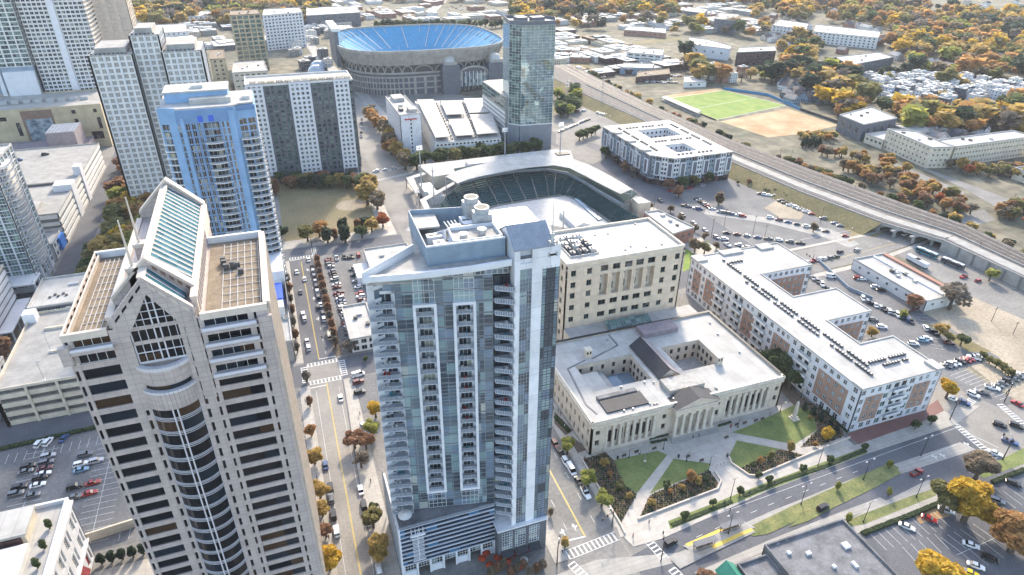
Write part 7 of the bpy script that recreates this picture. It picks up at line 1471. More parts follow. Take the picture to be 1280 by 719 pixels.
print('trees', tcount, 'mass', len(mass))
bm_v, bm_f, bm_m = [], [], []; base = {}
for kd in set(pal):
    for var in range(3):
        tr, cr = tree_meshes(kd, 1.0, .48, 210 if kd != 'twig' else 150, .115 if kd != 'twig' else .085, hash_(kd)+var, 'round', kd == 'twig')
        cr2 = MB(); cr2.v = list(cr.v); cr2.f = list(cr.f); cr2.m = list(cr.m); base[(kd, var)] = (np.array(cr2.v), cr2.f, cr2.m)
MI = sorted({m for b_ in base.values() for m in b_[2]}); V, LV, LS, MIx = [], [], [], []; off = 0; 
pre = {k: (v, np.array([i for f in fs for i in f]), np.array([len(f) for f in fs]), np.array([MI.index(m) for m in ms])) for k, (v, fs, ms) in base.items()}
for i, (X, Y, h, kd) in enumerate(mass):
    v, li, ls, mi = pre[(kd, i % 3)]; a = rnd.random()*6.28; c, s = math.cos(a)*h, math.sin(a)*h
    V.append(np.stack([v[:,0]*c-v[:,1]*s+X, v[:,0]*s+v[:,1]*c+Y, v[:,2]*h], 1)); LV.append(li+off); LS.append(ls); MIx.append(mi); off += len(v)
V, LV, LS, MIx = np.concatenate(V), np.concatenate(LV), np.concatenate(LS), np.concatenate(MIx)
me = bpy.data.meshes.new('woodland'); me.vertices.add(len(V)); me.vertices.foreach_set('co', V.astype(np.float32).ravel()); me.loops.add(len(LV)); me.loops.foreach_set('vertex_index', LV.astype(np.int32))
me.polygons.add(len(LS)); st_ = np.concatenate([[0], np.cumsum(LS)[:-1]]); me.polygons.foreach_set('loop_start', st_.astype(np.int32)); [me.materials.append(MATS[m]) for m in MI]; me.polygons.foreach_set('material_index', MIx.astype(np.int32)); me.update(); me.validate()
tag(link('woodland', me), kind='stuff')
# low planting in the beds (uncountable)
q = MB(); r = random.Random(9)
for P in ([(727,575),(757,566),(768,577),(780,607),(796,618),(776,655)], [(812,620),(886,588),(898,604),(895,611),(800,646)], [(926,586),(976,562),(1008,570),(944,594),(936,592)], [(983,472),(1002,497),(1040,520),(1056,545),(1030,556),(1000,560),(1021,538),(1016,515)]):
    x0, x1, y0, y1 = min(p[0] for p in P), max(p[0] for p in P), min(p[1] for p in P), max(p[1] for p in P)
    for i in range(int((x1-x0)/3.0)):
        for j in range(int((y1-y0)/2.6)):
            x, y = x0+i*3.0+r.random()*1.3, y0+j*2.6+r.random()
            if inpoly(x, y, P): gx, gy = G(x, y); q.ball((gx, gy, .35), .28+.16*r.random(), r.choice(['leaf_green_dark','leaf_dark_light','leaf_olive_dark','hedge','leaf_rust_dark']), 6, 4, 1.1)
struct('ground_cover', q, 'stuff')
# ================================================================== vehicles
def loft(mb, secs, m):
    """secs: list of (x, [(y, z)...]) rings with equal counts, closed in y-z"""
    n = len(secs[0][1]); vs = [(x, y, z) for x, r in secs for y, z in r]; fs = []
    for k in range(len(secs)-1):
        for i in range(n): j = (i+1) % n; fs.append((k*n+i, k*n+j, (k+1)*n+j, (k+1)*n+i))
    fs += [tuple(range(n))[::-1], tuple(range((len(secs)-1)*n, len(secs)*n))]; mb.add(vs, fs, m)
def ringy(w_, z0, z1, tw=.9): return [(-w_*.94, z0), (-w_, z0+.18), (-w_, z0+(z1-z0)*.6), (-w_*tw, z1), (w_*tw, z1), (w_, z0+(z1-z0)*.6), (w_, z0+.18), (w_*.94, z0)]
CARS = {}
def car_data(typ, col, near):
    k = (typ, col, near)
    if k in CARS: return CARS[k]
    p = 'paint_'+col; b = MB(); g = MB(); w_ = MB()
    L, W, Hh, belt = {'sedan': (4.8,.92,1.45,.95), 'hatch': (4.3,.90,1.5,.98), 'suv': (4.8,.96,1.78,1.12), 'pickup': (5.6,.98,1.85,1.15), 'van': (5.6,1.0,2.3,1.3)}[typ]; h = L/2
    nose = .62 if typ in ('sedan','hatch') else .85; tail = .85 if typ == 'sedan' else belt
    loft(b, [(-h, ringy(W*.86,.35,tail-.12)), (-h+.25, ringy(W*.97,.25,tail)), (-h*.45, ringy(W,.22,belt)), (h*.30, ringy(W,.22,belt)), (h-.45, ringy(W*.96,.25,nose+.22)), (h-.05, ringy(W*.84,.35,nose))], p)
    c0, c1, r0, r1 = {'sedan': (-h+.75,h*.42,-h+1.45,h*.12), 'hatch': (-h+.12,h*.45,-h+.6,h*.12), 'suv': (-h+.1,h*.45,-h+.45,h*.18), 'pickup': (-.35,h*.42,-.15,h*.15), 'van': (-h+.06,h*.72,-h+.15,h*.45)}[typ]
    a = [(c0,-W*.92,belt-.04),(c1,-W*.9,belt-.06),(c1,W*.9,belt-.06),(c0,W*.92,belt-.04)]; t = [(r0,-W*.74,Hh-.05),(r1,-W*.74,Hh-.05),(r1,W*.74,Hh-.05),(r0,W*.74,Hh-.05)]
    g.add(a+t, [(0,1,5,4),(1,2,6,5),(2,3,7,6),(3,0,4,7),(4,5,6,7)], 'car_glass')
    b.box(r0-.02,-W*.75,Hh-.06,r1+.02,W*.75,Hh,p)
    for xm in ((r0+r1)/2+.05, r0*.55+r1*.45-.6 if typ in ('suv','van') else None):
        if xm is not None:
            for s in (-1,1): b.add([(xm-.06,s*W*.93,belt-.05),(xm+.06,s*W*.93,belt-.05),(xm+.06,s*W*.75,Hh-.03),(xm-.06,s*W*.75,Hh-.03)], [(0,1,2,3),(3,2,1,0)], p)
    if typ == 'van': 
        for s in (-1,1): b.add([(c0+.02,s*W*.935,belt-.05),(r1-1.0,s*W*.935,belt-.05),(r1-1.0,s*W*.76,Hh-.02),(c0+.02,s*W*.76,Hh-.02)], [(0,1,2,3),(3,2,1,0)], p)
    if typ == 'pickup': b.box(-h+.15,-W*.8,belt-.02,-.5,W*.8,belt+.01,'black_metal')
    wh = MB(); wh.tube((0,-.12,0),(0,.12,0),.34,.34,'tyre',12); wh.tube((0,-.125,0),(0,.125,0),.2,.2,'galv',8)
    hl = MB(); hl.box(-.03,-.2,-.07,.03,.2,.07,'lamp_white'); tl = MB(); tl.box(-.03,-.2,-.08,.03,.2,.08,'lamp_red')
    if near: CARS[k] = (b.mesh('body', smooth=False), g.mesh('cabin_glass'), wh.mesh('wheel'), hl.mesh('headlight'), tl.mesh('tail_light'), L, W)
    else:
        for x in (-h*.62, h*.62):
            for s in (-1, 1): w_.tube((x, s*W-.12*s, .34), (x, s*W+.02*s, .34), .34, .34, 'tyre', 8)
        for q in (g, w_): o = len(b.v); b.v += q.v; b.f += [tuple(i+o for i in f) for f in q.f]; b.m += q.m
        CARS[k] = (b.mesh('car'), None, None, None, None, L, W)
    return CARS[k]
ccount = 0
TN = {'sedan': 'sedan', 'hatch': 'hatchback', 'suv': 'suv', 'pickup': 'pickup truck', 'van': 'van'}; CNm = {'lightblue': 'light blue'}
def car(x, y, a, typ, col, where, moving=False, label=None):
    global ccount; ccount += 1; near = math.hypot(x, y) < 265; d = car_data(typ, col, near)
    nm = {'sedan': 'parked_car', 'hatch': 'parked_car', 'suv': 'parked_car', 'pickup': 'pickup_truck', 'van': 'van'}[typ]
    if moving: nm = 'car' if nm == 'parked_car' else nm
    lab = label or f'{CNm.get(col, col)} {TN[typ]} {where}'; grp = None if label else 'vehicles '+where
    z = .10
    if near:
        r = tag(link(nm, None, (x, y, z), a), lab, 'car', grp); L, W = d[5], d[6]; h = L/2; link('body', d[0], parent=r); link('cabin_glass', d[1], parent=r)
        for xx in (-h*.62, h*.62):
            for s in (-1, 1): link('wheel', d[2], (xx, s*(W-.1), .34), 0, r)
        for s in (-1, 1): link('headlight', d[3], (h-.07, s*W*.62, .62 if typ in ('sedan','hatch') else .8), 0, r); link('tail_light', d[4], (-h+.0, s*W*.6, .75), 0, r)
    else: r = tag(link(nm, d[0], (x, y, z), a), lab, 'car', grp)
    return r
rc = random.Random(77)
def pick(): return rc.choice(['sedan','suv','sedan','suv','hatch','suv','pickup']), rc.choice(['white','white','white','silver','grey','black','black','grey','blue','red','silver','white','black','maroon'])
def cpx(x, y, a, typ, col, label, moving=False): gx, gy = G(x, y); return car(gx, gy, R(a), typ, col, '', moving, label)
def row(a, b, n, ang, where, skip=.12, world=False, cols=None):
    A, B_ = (a, b) if world else (G(*a), G(*b))
    for k in range(n):
        f = k/max(n-1, 1)
        if rc.random() < skip: continue
        t, c = pick(); 
        if cols: c = cols[k % len(cols)]
        car(A[0]+(B_[0]-A[0])*f+rc.random()*.3, A[1]+(B_[1]-A[1])*f, R(ang)+(math.pi if rc.random() < .4 else 0)+R(rc.random()*4-2), t, c, where)
# street between the towers (individually visible)
for x, y, t, c, l, mv in ((426,499,'sedan','white','white sedan driving alone up the right lane between the towers',1),(437,547,'suv','white','white and dark suv parked by the rust red trees, right kerb',0),(407,583,'sedan','blue','dark blue sedan parked alone at the left kerb below the first gold tree',0),(413,611,'suv','black','black suv at the top of the left kerb row of four',0),(414,625,'suv','grey','grey suv second in the left kerb row of four',0),(417,645,'suv','black','black suv third in the left kerb row of four',0),(421,666,'suv','white','white suv at the lower end of the left kerb row of four',0),(451,614,'sedan','white','white sedan at the top of the shaded right kerb row',0),(455,633,'suv','black','black suv with light roof second in the shaded right kerb row',0),(460,652,'sedan','white','pale sedan third in the shaded right kerb row',0),(465,674,'suv','silver','silver suv low in the shaded right kerb row',0),(474,715,'suv','white','white suv at the bottom edge, shaded right kerb',0)): cpx(x, y, 90, t, c, l, mv)
# plaza side street
for x, y, t, c, l in ((694,557,'suv','maroon','dark red suv first in the kerb row beside the courthouse'),(701,568,'pickup','black','black pickup second in the kerb row beside the courthouse'),(707,579,'suv','white','white suv third in the kerb row beside the courthouse'),(714,589,'van','white','white van in the kerb row beside the plaza beds'),(723,603,'sedan','black','black sedan in the kerb row beside the plaza beds'),(732,618,'pickup','white','white pickup lowest in the kerb row beside the plaza beds')): cpx(x, y, -90, t, c, l)
# trade street and the crossing
for x, y, a, t, c, l, mv in ((838,680,12,'suv','black','black suv waiting by the tram platform',1),(1028,636,10,'suv','black','black suv driving past the grassy median',1),(1145,592,8,'pickup','red','red pickup with open bed in the wide road, lower right',1),(1249,533,-55,'suv','black','black car crossing the big junction, left one of two',1),(1270,534,-55,'suv','black','black car crossing the big junction, right one of two',1),(1262,554,-60,'pickup','blue','bright blue pickup at the big junction',1),(1243,568,-58,'sedan','white','white sedan behind the blue pickup at the junction crosswalk',1),(1216,495,-70,'suv','white','white suv at the top crosswalk of the junction',1),(1204,505,-60,'suv','blue','dark blue suv turning at the top of the junction',1),(1190,500,-60,'sedan','white','white sedan next to the apartment corner at the junction',1),(1271,506,100,'sedan','red','red hatchback waiting at the right edge of the junction',1)): cpx(x, y, a, t, c, l, mv)
# bottom right lot
for x, y, a, t, c, l in ((1161,650,-55,'sedan','red','bright red car between the hedge and the leafy island, lower right lot'),(1182,640,-50,'suv','silver','silver suv beside the bright red car, lower right lot'),(1133,660,-55,'sedan','white','white sedan by the hedge, lower right lot'),(1266,606,-50,'suv','black','black suv in the bays behind the dark hedge, right edge'),(1213,683,-50,'sedan','white','white sedan in the middle bays of the lower right lot'),(1236,700,-50,'suv','black','black suv below the white sedan, lower right lot'),(1219,709,-50,'sedan','white','second white sedan beside the yellow one, lower right lot'),(1212,718,-50,'sedan','yellow','yellow car at the bottom edge, lower right lot'),(1172,705,-30,'suv','white','white suv under the yellow tree at the bottom edge'),(1245,628,-50,'suv','grey','grey suv half hidden by the golden-yellow tree')): cpx(x, y, a, t, c, l)
# shaded left lot
for x, y, a, t, c, l in ((50,556,78,'suv','white','white suv left one of two parked below the hedge, shaded lot'),(61,554,78,'suv','white','white suv right one of two parked below the hedge, shaded lot'),(81,549,78,'sedan','blue','blue-grey sedan parked alone below the hedge, shaded lot'),(61,572,12,'suv','silver','silver suv at the top of the crowded middle column, shaded lot'),(59,580,12,'suv','grey','grey suv second in the crowded middle column, shaded lot'),(57,587,12,'sedan','maroon','dark red sedan in the crowded middle column, shaded lot'),(55,594,12,'sedan','white','white sedan in the crowded middle column, shaded lot'),(51,599,12,'suv','black','black suv low in the crowded middle column, shaded lot'),(48,608,12,'sedan','white','white coupe at the foot of the crowded middle column, shaded lot'),(36,585,12,'suv','black','black suv left of the crowded middle column, shaded lot'),(33,591,12,'sedan','grey','grey sedan left of the crowded middle column, shaded lot'),(25,611,12,'suv','black','black suv at the lower left of the shaded lot'),(21,619,12,'suv','grey','grey suv at the lowest left of the shaded lot'),(41,621,12,'sedan','grey','dark green-grey sedan low in the middle column, shaded lot'),(107,570,12,'suv','grey','dark grey suv top of the right column, shaded lot'),(102,582,12,'suv','white','white suv in the right column, shaded lot'),(102,589,12,'sedan','lightblue','light blue sedan under the white suv, right column of the shaded lot'),(94,610,12,'suv','black','dark suv low in the right column, shaded lot'),(117,605,12,'sedan','red','red sedan beside the granite tower, upper one of two'),(113,618,12,'sedan','red','red sedan beside the granite tower, lower one of two'),(94,623,12,'sedan','grey','dark car with open roof left of the lower red sedan'),(121,578,12,'suv','silver','silver suv touching the granite tower edge, shaded lot')): cpx(x, y, a-8, t, c, l)
# lot between the towers and the park
row((17,253),(15.6,340),30,5,'in the left row of the lot between street and white office',.1,True); row((26,280),(27,338),18,178,'in the right row of the lot between street and white office',.3,True); row((20,340),(32,340),4,90,'by the lamp at the far end of the lot',.0,True)
for x, y, t, c, l, mv in ((384,262+0,'sedan','white','',0),): pass
for x, y, t, c, l in ((386,326,'sedan','white','white sedan at the stop line by the park corner'),(371,341,'sedan','white','white sedan parked at the left kerb below the stop line'),(381,350,'sedan','white','white car driving towards the crossing, left lane'),(376,366,'sedan','grey','grey car behind, left kerb of the upper street'),(379,394,'suv','white','white suv left kerb, upper street'),(381,400,'suv','white','white van-like suv below it, left kerb of the upper street'),(384,428,'sedan','silver','silver sedan at the left kerb near the crosswalk'),(386,436,'suv','white','white suv next to the crosswalk, left kerb'),(401,382,'sedan','white','white sedan overtaking in the right lane'),(398,385,'suv','black','black suv beside the overtaking white sedan'),(404,393,'suv','black','black suv at the right kerb of the upper street'),(405,400,'suv','white','white suv at the right kerb under the rusty saplings'),(412,422,'van','beige','beige van parked by the bare brown tree')): cpx(x, y, 90, t, c, l, True)
for k in range(7): y = 300+k*5.8; car(6.4, y, R(90), *pick(), 'at the right kerb beside the mulch strip')
cpx(448,470,10,'van','white','white delivery van parked beside the crossroads'); cpx(448,479,10,'suv','maroon','dark red suv below the white delivery van') ; cpx(450,492,5,'suv','grey','grey suv at the lot wall beside the condominium'); cpx(455,533,5,'suv','white','white suv behind the rust red trees') if False else None
for x, y, a, t, c, l in ((450,492,5,'suv','grey','grey suv at the lot wall beside the condominium tower'),(458,533,5,'suv','white','white suv tucked behind the rust red trees')): cpx(x, y, a, t, c, l)
# right-hand lots and roads
row((1010,345),(1078,392),12,60,'in the row along the second apartment court',.15); row((1078,375),(1168,417),17,60,'in the long row by the lot wall',.06,False,['white','grey','black','white','silver','black','white','grey','white','black','blue','black','silver','grey','white','black','black'])
for x, y, t, c in ((1072,349,'suv','red'),(1077,350,'sedan','white'),(1094,360,'suv','white'),(1101,364,'suv','black'),(1117,361,'suv','black')): cpx(x, y, -30, t, c, {'red':'red suv alone in the aisle beside the bus garage','white':('white sedan touching the red suv by the bus garage' if x < 1080 else 'white suv on the aisle end by the bus garage'),'black':('black suv behind the white one by the bus garage' if x < 1110 else 'black suv against the wall of the bus garage')}[c])
for x, y, t, c, l in ((1038,347,'van','white','white panel van between the two parking rows'),(1091,401,'suv','grey','grey suv in the lane below the second court'),(1102,410,'suv','white','white suv alone in the open lot'),(1062,406,'sedan','silver','silver sedan inside the second court'),(1073,411,'suv','grey','grey suv inside the second court'),(1141,431,'suv','white','white suv behind the apartments, left one of three'),(1153,427,'suv','lightblue','pale blue suv behind the apartments, middle of three'),(1158,425,'suv','white','white suv behind the apartments, right one of three'),(1186,430,'sedan','maroon','dark red sedan in front of the lot bushes')): cpx(x, y, -30, t, c, l)
row((1182,459),(1222,447),8,-50,'in the row behind the white apartment corner',.0,False,['grey','silver','white','black','red','red','white','silver']); row((1226,492),(1278,470),9,-50,'in the row near the right edge above the junction',.1)
row((1002,330),(1045,322),7,12,'queueing towards the railway bridge',.1); cpx(1071,314,12,'suv','silver','silver suv driving on the road towards the railway bridge',True); cpx(1050,316,12,'suv','black','black pickup-like suv on the road towards the railway bridge',True); cpx(1131,294,12,'suv','white','white suv entering under the railway bridge',True)
for a, b_, n, w_ in (((958,216),(1062,262),0,''),((985,245),(1075,290),18,'in the back row by the grassy railway bank'),((975,252),(1050,283),12,'in the second row near the railway bank'),((962,273),(1056,296),9,'along the driveway edge of the far lot'),((950,243),(978,248),6,'in the top corner of the far lot'),((900,266),(928,271),6,'in the short row above the driveway'),((868,248),(890,262),9,'in the left block of the far lot'),((856,258),(874,262),5,'in the small corner block of the far lot'),((908,292),(1000,305),8,'in the lower lot beside the road'),((905,300),(950,318),6,'on the edge of the lower lot')):
    if n: row(a, b_, n, -30, w_, .12)
for k in range(11): x, y = G(825+k*14, 252+k*9.2+0); car(x, y, R(-84), *pick(), 'driving on the road behind the ballpark', True)
row((838,240),(885,232),7,10,'parked along the slate apartment block',.1); row((893,208),(926,226),4,0,'in the small yard right of the slate apartment block',0)
row((1204,262+85),(1222,352),2,10,'on the lane right of the bus yard',0); row((748,142),(800,158),22,-30,'in the white row of the storage yard',.0,False,['white','white','silver','white']); row((700,165),(735,150),14,20,'in the storage yard right of the mirror tower',.2); row((712,142),(760,135),12,20,'at the back of the storage yard',.3)
row((800,99),(838,100),14,10,'in the packed lot beyond the tracks',.0); row((806,103),(846,104),14,10,'in the second row of the packed lot beyond the tracks',.0); row((822,95),(850,96),9,10,'in the back row of the packed lot beyond the tracks',.1)
row((1040,215),(1110,240),0 or 1,0,'under the trees',1.0)
row((450,205),(452,150),10,88,'on the stadium street',.3); row((470,215),(525,206),6,5,'at the hotel crossing',.3); row((92,246),(108,190),8,88,'parked along the left avenue',.1); row((103,262),(112,235),4,88,'on the right kerb of the left avenue',0)
row((-180,430),(-140,500),9,0,'on the roof of the concrete parking deck',.3,True) if False else None
for i, (x, y) in enumerate(((-168,520),(-154,528),(-176,470))): o = car(x, y, .1, 'suv', ('blue','black','silver')[i], '', False, ('blue','black','silver')[i]+' car parked on the roof of the concrete parking deck'); o.location.z = 18.15
# upper street network
for k in range(40):
    x, y = G(375+rc.random()*60, 25+rc.random()*60); 
for k in range(30): t = rc.random(); x, y = G(450+t*95, 145-t*105*.3+0) if False else G(560+rc.random()*60, 6+rc.random()*12); car(x, y, rc.random()*3, *pick(), 'in the lots near the horizon')
print('cars', ccount)
# buses in the yard
def bus(x, y, a, label, c='bluegrey'):
    r = tag(link('bus', None, (x, y, .08), a), label, 'bus', None); b = MB(); L, W = 12.2, 1.28
    loft(b, [(-L/2, ringy(W*.96,.35,2.95,.92)), (-L/2+.3, ringy(W,.3,3.1,.92)), (L/2-.3, ringy(W,.3,3.1,.92)), (L/2, ringy(W*.95,.35,2.9,.9))], c); b.box(-L/2+.4,-W*.8,3.0,L/2-.4,W*.8,3.14,'offwhite'); link('body', b.mesh('body'), parent=r)
    g = MB(); g.box(-L/2+.6,-W-.02,1.35,L/2-.4,W+.02,2.45,'car_glass'); g.box(L/2-.25,-W*.85,1.1,L/2+.03,W*.85,2.6,'car_glass'); link('windows', g.mesh('windows'), parent=r)
    q = MB(); q.box(-3.5,-.8,3.08,-1,.8,3.4,'hvac'); q.box(2,-.8,3.08,4,.8,3.35,'hvac'); link('roof_unit', q.mesh('roof_unit'), parent=r)
    wh = MB(); wh.tube((0,-.16,0),(0,.16,0),.5,.5,'tyre',12); me = wh.mesh('wheel')
    for xx in (-L/2+2.8, L/2-2.6):
        for s in (-1, 1): link('wheel', me, (xx, s*(W-.14), .5), 0, r)
x0, y0 = G(1145,314); x1, y1 = G(1203,338); an = math.atan2(y1-y0, x1-x0)
bus(x0+(x1-x0)*.22, y0+(y1-y0)*.22, an, 'teal city bus with white roof, upper left one of two parked nose to tail', 'paint_teal'); bus(x0+(x1-x0)*.78, y0+(y1-y0)*.78, an, 'dark grey city bus, lower right one of two parked nose to tail', 'slategrey')
for i, (x, y) in enumerate(((1141,328),(1150,333))): t = MB(); gx, gy = G(x, y); t.box(gx-1.3,gy-4,1.0,gx+1.3,gy+4,3.4,'white_panel'); t.box(gx-1.2,gy-3.8,.3,gx+1.2,gy+3.8,1.0,'black_metal'); single('box_trailer', t, ('left','right')[i]+' white box trailer beside the bus garage', 'trailer')
gx, gy = G(1101,284); t = MB(); t.box(gx-6,gy-1.5,.2,gx+6,gy+1.5,3.4,'white_panel'); t.box(gx-6,gy-1.55,2,gx+6,gy+1.55,2.4,'bluegrey'); single('site_cabin', t, 'white portable cabin on the grass near the bridge abutment', 'cabin')

# ================================================================== lamps, signals, poles
def lamp(x, y, h, a, label, group, twin=False, base=True):
    r = tag(link('street_lamp', None, (x, y, .05), a), label, 'street lamp', group); p = MB(); p.tube((0,0,0),(0,0,h),.13,.08,'black_metal',7); p.tube((0,0,0),(0,0,.8),.26,.2,'black_metal',8); link('pole', p.mesh('pole'), parent=r)
    for s in ((1,-1) if twin else (1,)): q = MB(); q.tube((0,0,h-.15),(s*1.8,0,h+.1),.05,.04,'black_metal',5); q.box(s*1.8-.45,-.16,h+.02,s*1.8+.45,.16,h+.16,'galv'); link('lamp_head', q.mesh('lamp_head'), parent=r)
for x, y in ((822,693-0),(874,577+80),(910,667),(1001,660),(1079,653),(1101,644)): pass
LP = [('before the plaza sidewalk',[(913,623),(1022,583)]),('on the tram median',[(910,668),(1001,631),(1079,600),(1151,570)]),('on the near kerb of the tram corridor',[(970,703),(1079,653),(1145,622)])]
for w_, pts in LP:
    for x, y in pts: gx, gy = G(x, y); lamp(gx, gy, 9, .1, 'dark twin-armed lamp post '+w_, 'lamp posts '+w_, True)
for x, y in ((786,573),(858,577),(887,582),(829,562),(922,535),(1001,497),(975,515)): gx, gy = G(x, y); lamp(gx, gy, 4.2, 0, 'short dark lamp post on the courthouse plaza', 'plaza lamp posts')
def signal(x, y, h, a, label):
    r = tag(link('traffic_signal', None, (x, y, .1), a), label, 'traffic signal', None); p = MB(); p.tube((0,0,0),(0,0,h),.2,.13,'black_metal',8); p.tube((0,0,h*.72),(5.5,0,h*.8),.11,.07,'black_metal',6); p.tube((0,0,h),(1.8,0,h+.4),.06,.05,'black_metal',5); link('pole', p.mesh('pole'), parent=r)
    for t in (2.8, 5.0): q = MB(); q.box(t-.2,-.2,h*.72-.3,t+.2,.2,h*.72+.8,'black_metal'); q.box(t-.1,-.22,h*.72+.5,t+.1,-.19,h*.72+.7,'lamp_red'); link('signal_head', q.mesh('signal_head'), parent=r)
    q = MB(); q.box(1.6,-.15,h+.35,2.4,.15,h+.5,'galv'); link('lamp_head', q.mesh('lamp_head'), parent=r)
for x, y, h, a, l in ((765,658,9,200,'tall signal mast at the plaza corner of the crossing'),(826,702,9,60,'tall signal mast by the tram platform end'),(696,707,9,60,'tall signal mast on the corner under the condominium'),(1187,525,10,20,'signal mast at the apartment corner of the big junction'),(1253,575,10,60,'signal mast at the lower corner of the big junction'),(1255,503,10,200,'signal mast at the upper right corner of the big junction'),(391,316,9,0,'signal mast at the park end of the street'),(1013,337,9,90,'signal mast where the apartment court meets the bridge road'),(419,433,8,180,'signal mast beside the bare brown tree at the crosswalk')): gx, gy = G(x, y); signal(gx, gy, h, R(a), l)
def pole(x, y, h, label, group): p = MB(); gx, gy = G(x, y); p.tube((gx,gy,0),(gx,gy,h),.16,.1,'bark',6); p.box(gx-1,gy-.08,h-.9,gx+1,gy+.08,h-.7,'bark'); single('utility_pole', p, label, 'utility pole', group)
for x, y, h in ((905,283,12),(941,292,12),(955,300,10),(1025,279,11),(889,296,12),(817,262,11),(745,290,12),(953,243,9),(1066,245,10),(1262,262,11),(1220,320,9),(1239,402,8),(1266,418,7)): pole(x, y, h, 'wooden utility pole beside the roads and lots behind the ballpark', 'wooden utility poles')
def pylon(x, y, h, label):
    p = MB(); gx, gy = G(x, y)
    for a, b_ in ((-1.2,-1.2),(1.2,-1.2),(1.2,1.2),(-1.2,1.2)): p.tube((gx+a,gy+b_,0),(gx+a*.25,gy+b_*.25,h),.1,.07,'galv',4)
    for k in range(9): z0, z1 = h*k/9, h*(k+1)/9; s0, s1 = 1.2-.95*k/9, 1.2-.95*(k+1)/9; p.tube((gx-s0,gy-s0,z0),(gx+s1,gy-s1,z1),.05,.05,'galv',3); p.tube((gx+s0,gy+s0,z0),(gx-s1,gy+s1,z1),.05,.05,'galv',3)
    for z in (.72,.84,.95): p.box(gx-2.6,gy-.12,h*z,gx+2.6,gy+.12,h*z+.25,'galv')
    single('pylon', p, label, 'pylon')
pylon(752,130,28,'steel lattice pylon beside the tracks, right one'); pylon(708,133,26,'steel lattice pylon near the mirror tower, left one')
for x, y in ((974,200),(988,201),(776,123),(815,140)): pole(x, y, 9, 'railway mast beside the tracks', 'railway masts')
# ================================================================== plaza and street details
gx, gy = G(992,524); q = MB(); q.box(gx-1.5,gy-1.5,.1,gx+1.5,gy+1.5,.7,'limestone_plain'); q.box(gx-1.0,gy-1.0,.7,gx+1.0,gy+1.0,1.6,'limestone_plain')
q.add([(gx-.62,gy-.62,1.6),(gx+.62,gy-.62,1.6),(gx+.62,gy+.62,1.6),(gx-.62,gy+.62,1.6),(gx-.38,gy-.38,8.2),(gx+.38,gy-.38,8.2),(gx+.38,gy+.38,8.2),(gx-.38,gy+.38,8.2),(gx,gy,9.1)], [(0,1,5,4),(1,2,6,5),(2,3,7,6),(3,0,4,7),(4,5,8),(5,6,8),(6,7,8),(7,4,8)], 'stone_cap'); single('obelisk', q, 'pale stone obelisk on the lawn between courthouse and apartments', 'monument')
bn = MB(); bn.box(-.9,-.25,.4,.9,.25,.5,'bark'); bn.box(-.9,.2,.5,.9,.27,.95,'bark'); [bn.box(x,-.2,0,x+.1,.2,.4,'black_metal') for x in (-.75,.65)]; me = bn.mesh('bench')
for x, y in ((780,571),(796,566),(818,562),(860,572),(877,577),(921,532),(931,530),(945,527),(953,525),(908,548)): gx, gy = G(x, y); tag(link('bench', me, (gx, gy, .13), R(8)), 'dark bench at the edge of the courthouse plaza', 'bench', 'plaza benches')
for i, (x, y) in enumerate(((772,574),(848,572),(909,571))): gx, gy = G(x, y); q = MB(); q.tube((gx,gy,.1),(gx,gy,1.3),.35,.42,'black_metal',10); single('litter_bin', q, ('round dark litter bin at the left lawn corner','round dark litter bin at the middle lawn corner','round dark litter bin at the right lawn corner')[i], 'litter bin')
bo = MB(); bo.tube((0,0,0),(0,0,.9),.12,.12,'galv',8); me = bo.mesh('bollard')
for k in range(6): gx, gy = G(896+k*4.5, 583-k*1.4); tag(link('bollard', me, (gx, gy, .13)), 'steel bollard across the plaza entrance', 'bollard', 'plaza bollards')
gx, gy = G(806,577); q = MB(); q.tube((gx,gy,.1),(gx,gy,9.5),.1,.06,'galv',8); q.tube((gx,gy,.1),(gx,gy,.5),.6,.5,'limestone_plain',10); single('flagpole', q, 'bare white flagpole on the left plaza lawn', 'flagpole')
# tram platform shelters
for i, (x, y) in enumerate(((880,684),(913,662))):
    gx, gy = G(x, y); q = MB(); q.box(gx-4,gy-1,2.7,gx+4,gy+1,2.85,'slategrey'); [q.box(gx+a-.07,gy-.07,.3,gx+a+.07,gy+.07,2.7,'black_metal') for a in (-3.8,-1.3,1.3,3.8)]; q.box(gx-3.8,gy+.5,.6,gx+3.8,gy+.6,2.3,'rail_glass'); q.box(gx-3,gy-.3,.7,gx+3,gy+.2,.8,'bark'); single('tram_shelter', q, ('near','far')[i]+' glass tram shelter on the yellow-edged platform', 'shelter')
# red umbrellas and lanterns at the condominium foot
for k in range(9):
    x, y = (606,704) if k > 8 else ((603,704),(608,697),(612,712),(639,700),(646,696),(622,703),(655,706),(634,708),(648,714))[k]; gx, gy = G(x, y); q = MB(); q.tube((gx,gy,.1),(gx,gy,2.4),.05,.05,'black_metal',5)
    n = 8; q.add([(gx+1.3*math.cos(i*.785),gy+1.3*math.sin(i*.785),2.2) for i in range(n)]+[(gx,gy,2.8)], [(i,(i+1)%n,n) for i in range(n)]+[((i+1)%n,i,n) for i in range(n)], 'red_orange' if k != 6 else 'umbrella_white'); single('parasol', q, 'red-orange parasol on the pavement cafe under the condominium' if k != 6 else 'single white parasol among the red ones under the condominium', 'parasol', 'red parasols' if k != 6 else None)
for k in range(9): x, y = G(612+k*8, 716-(k % 3)*5); tree(x, y-1.5, 4, 'rust' if k % 2 else 'brown', 'oval', f'{"rust" if k % 2 else "brown"} sapling at the pavement cafe under the condominium', 'cafe saplings')
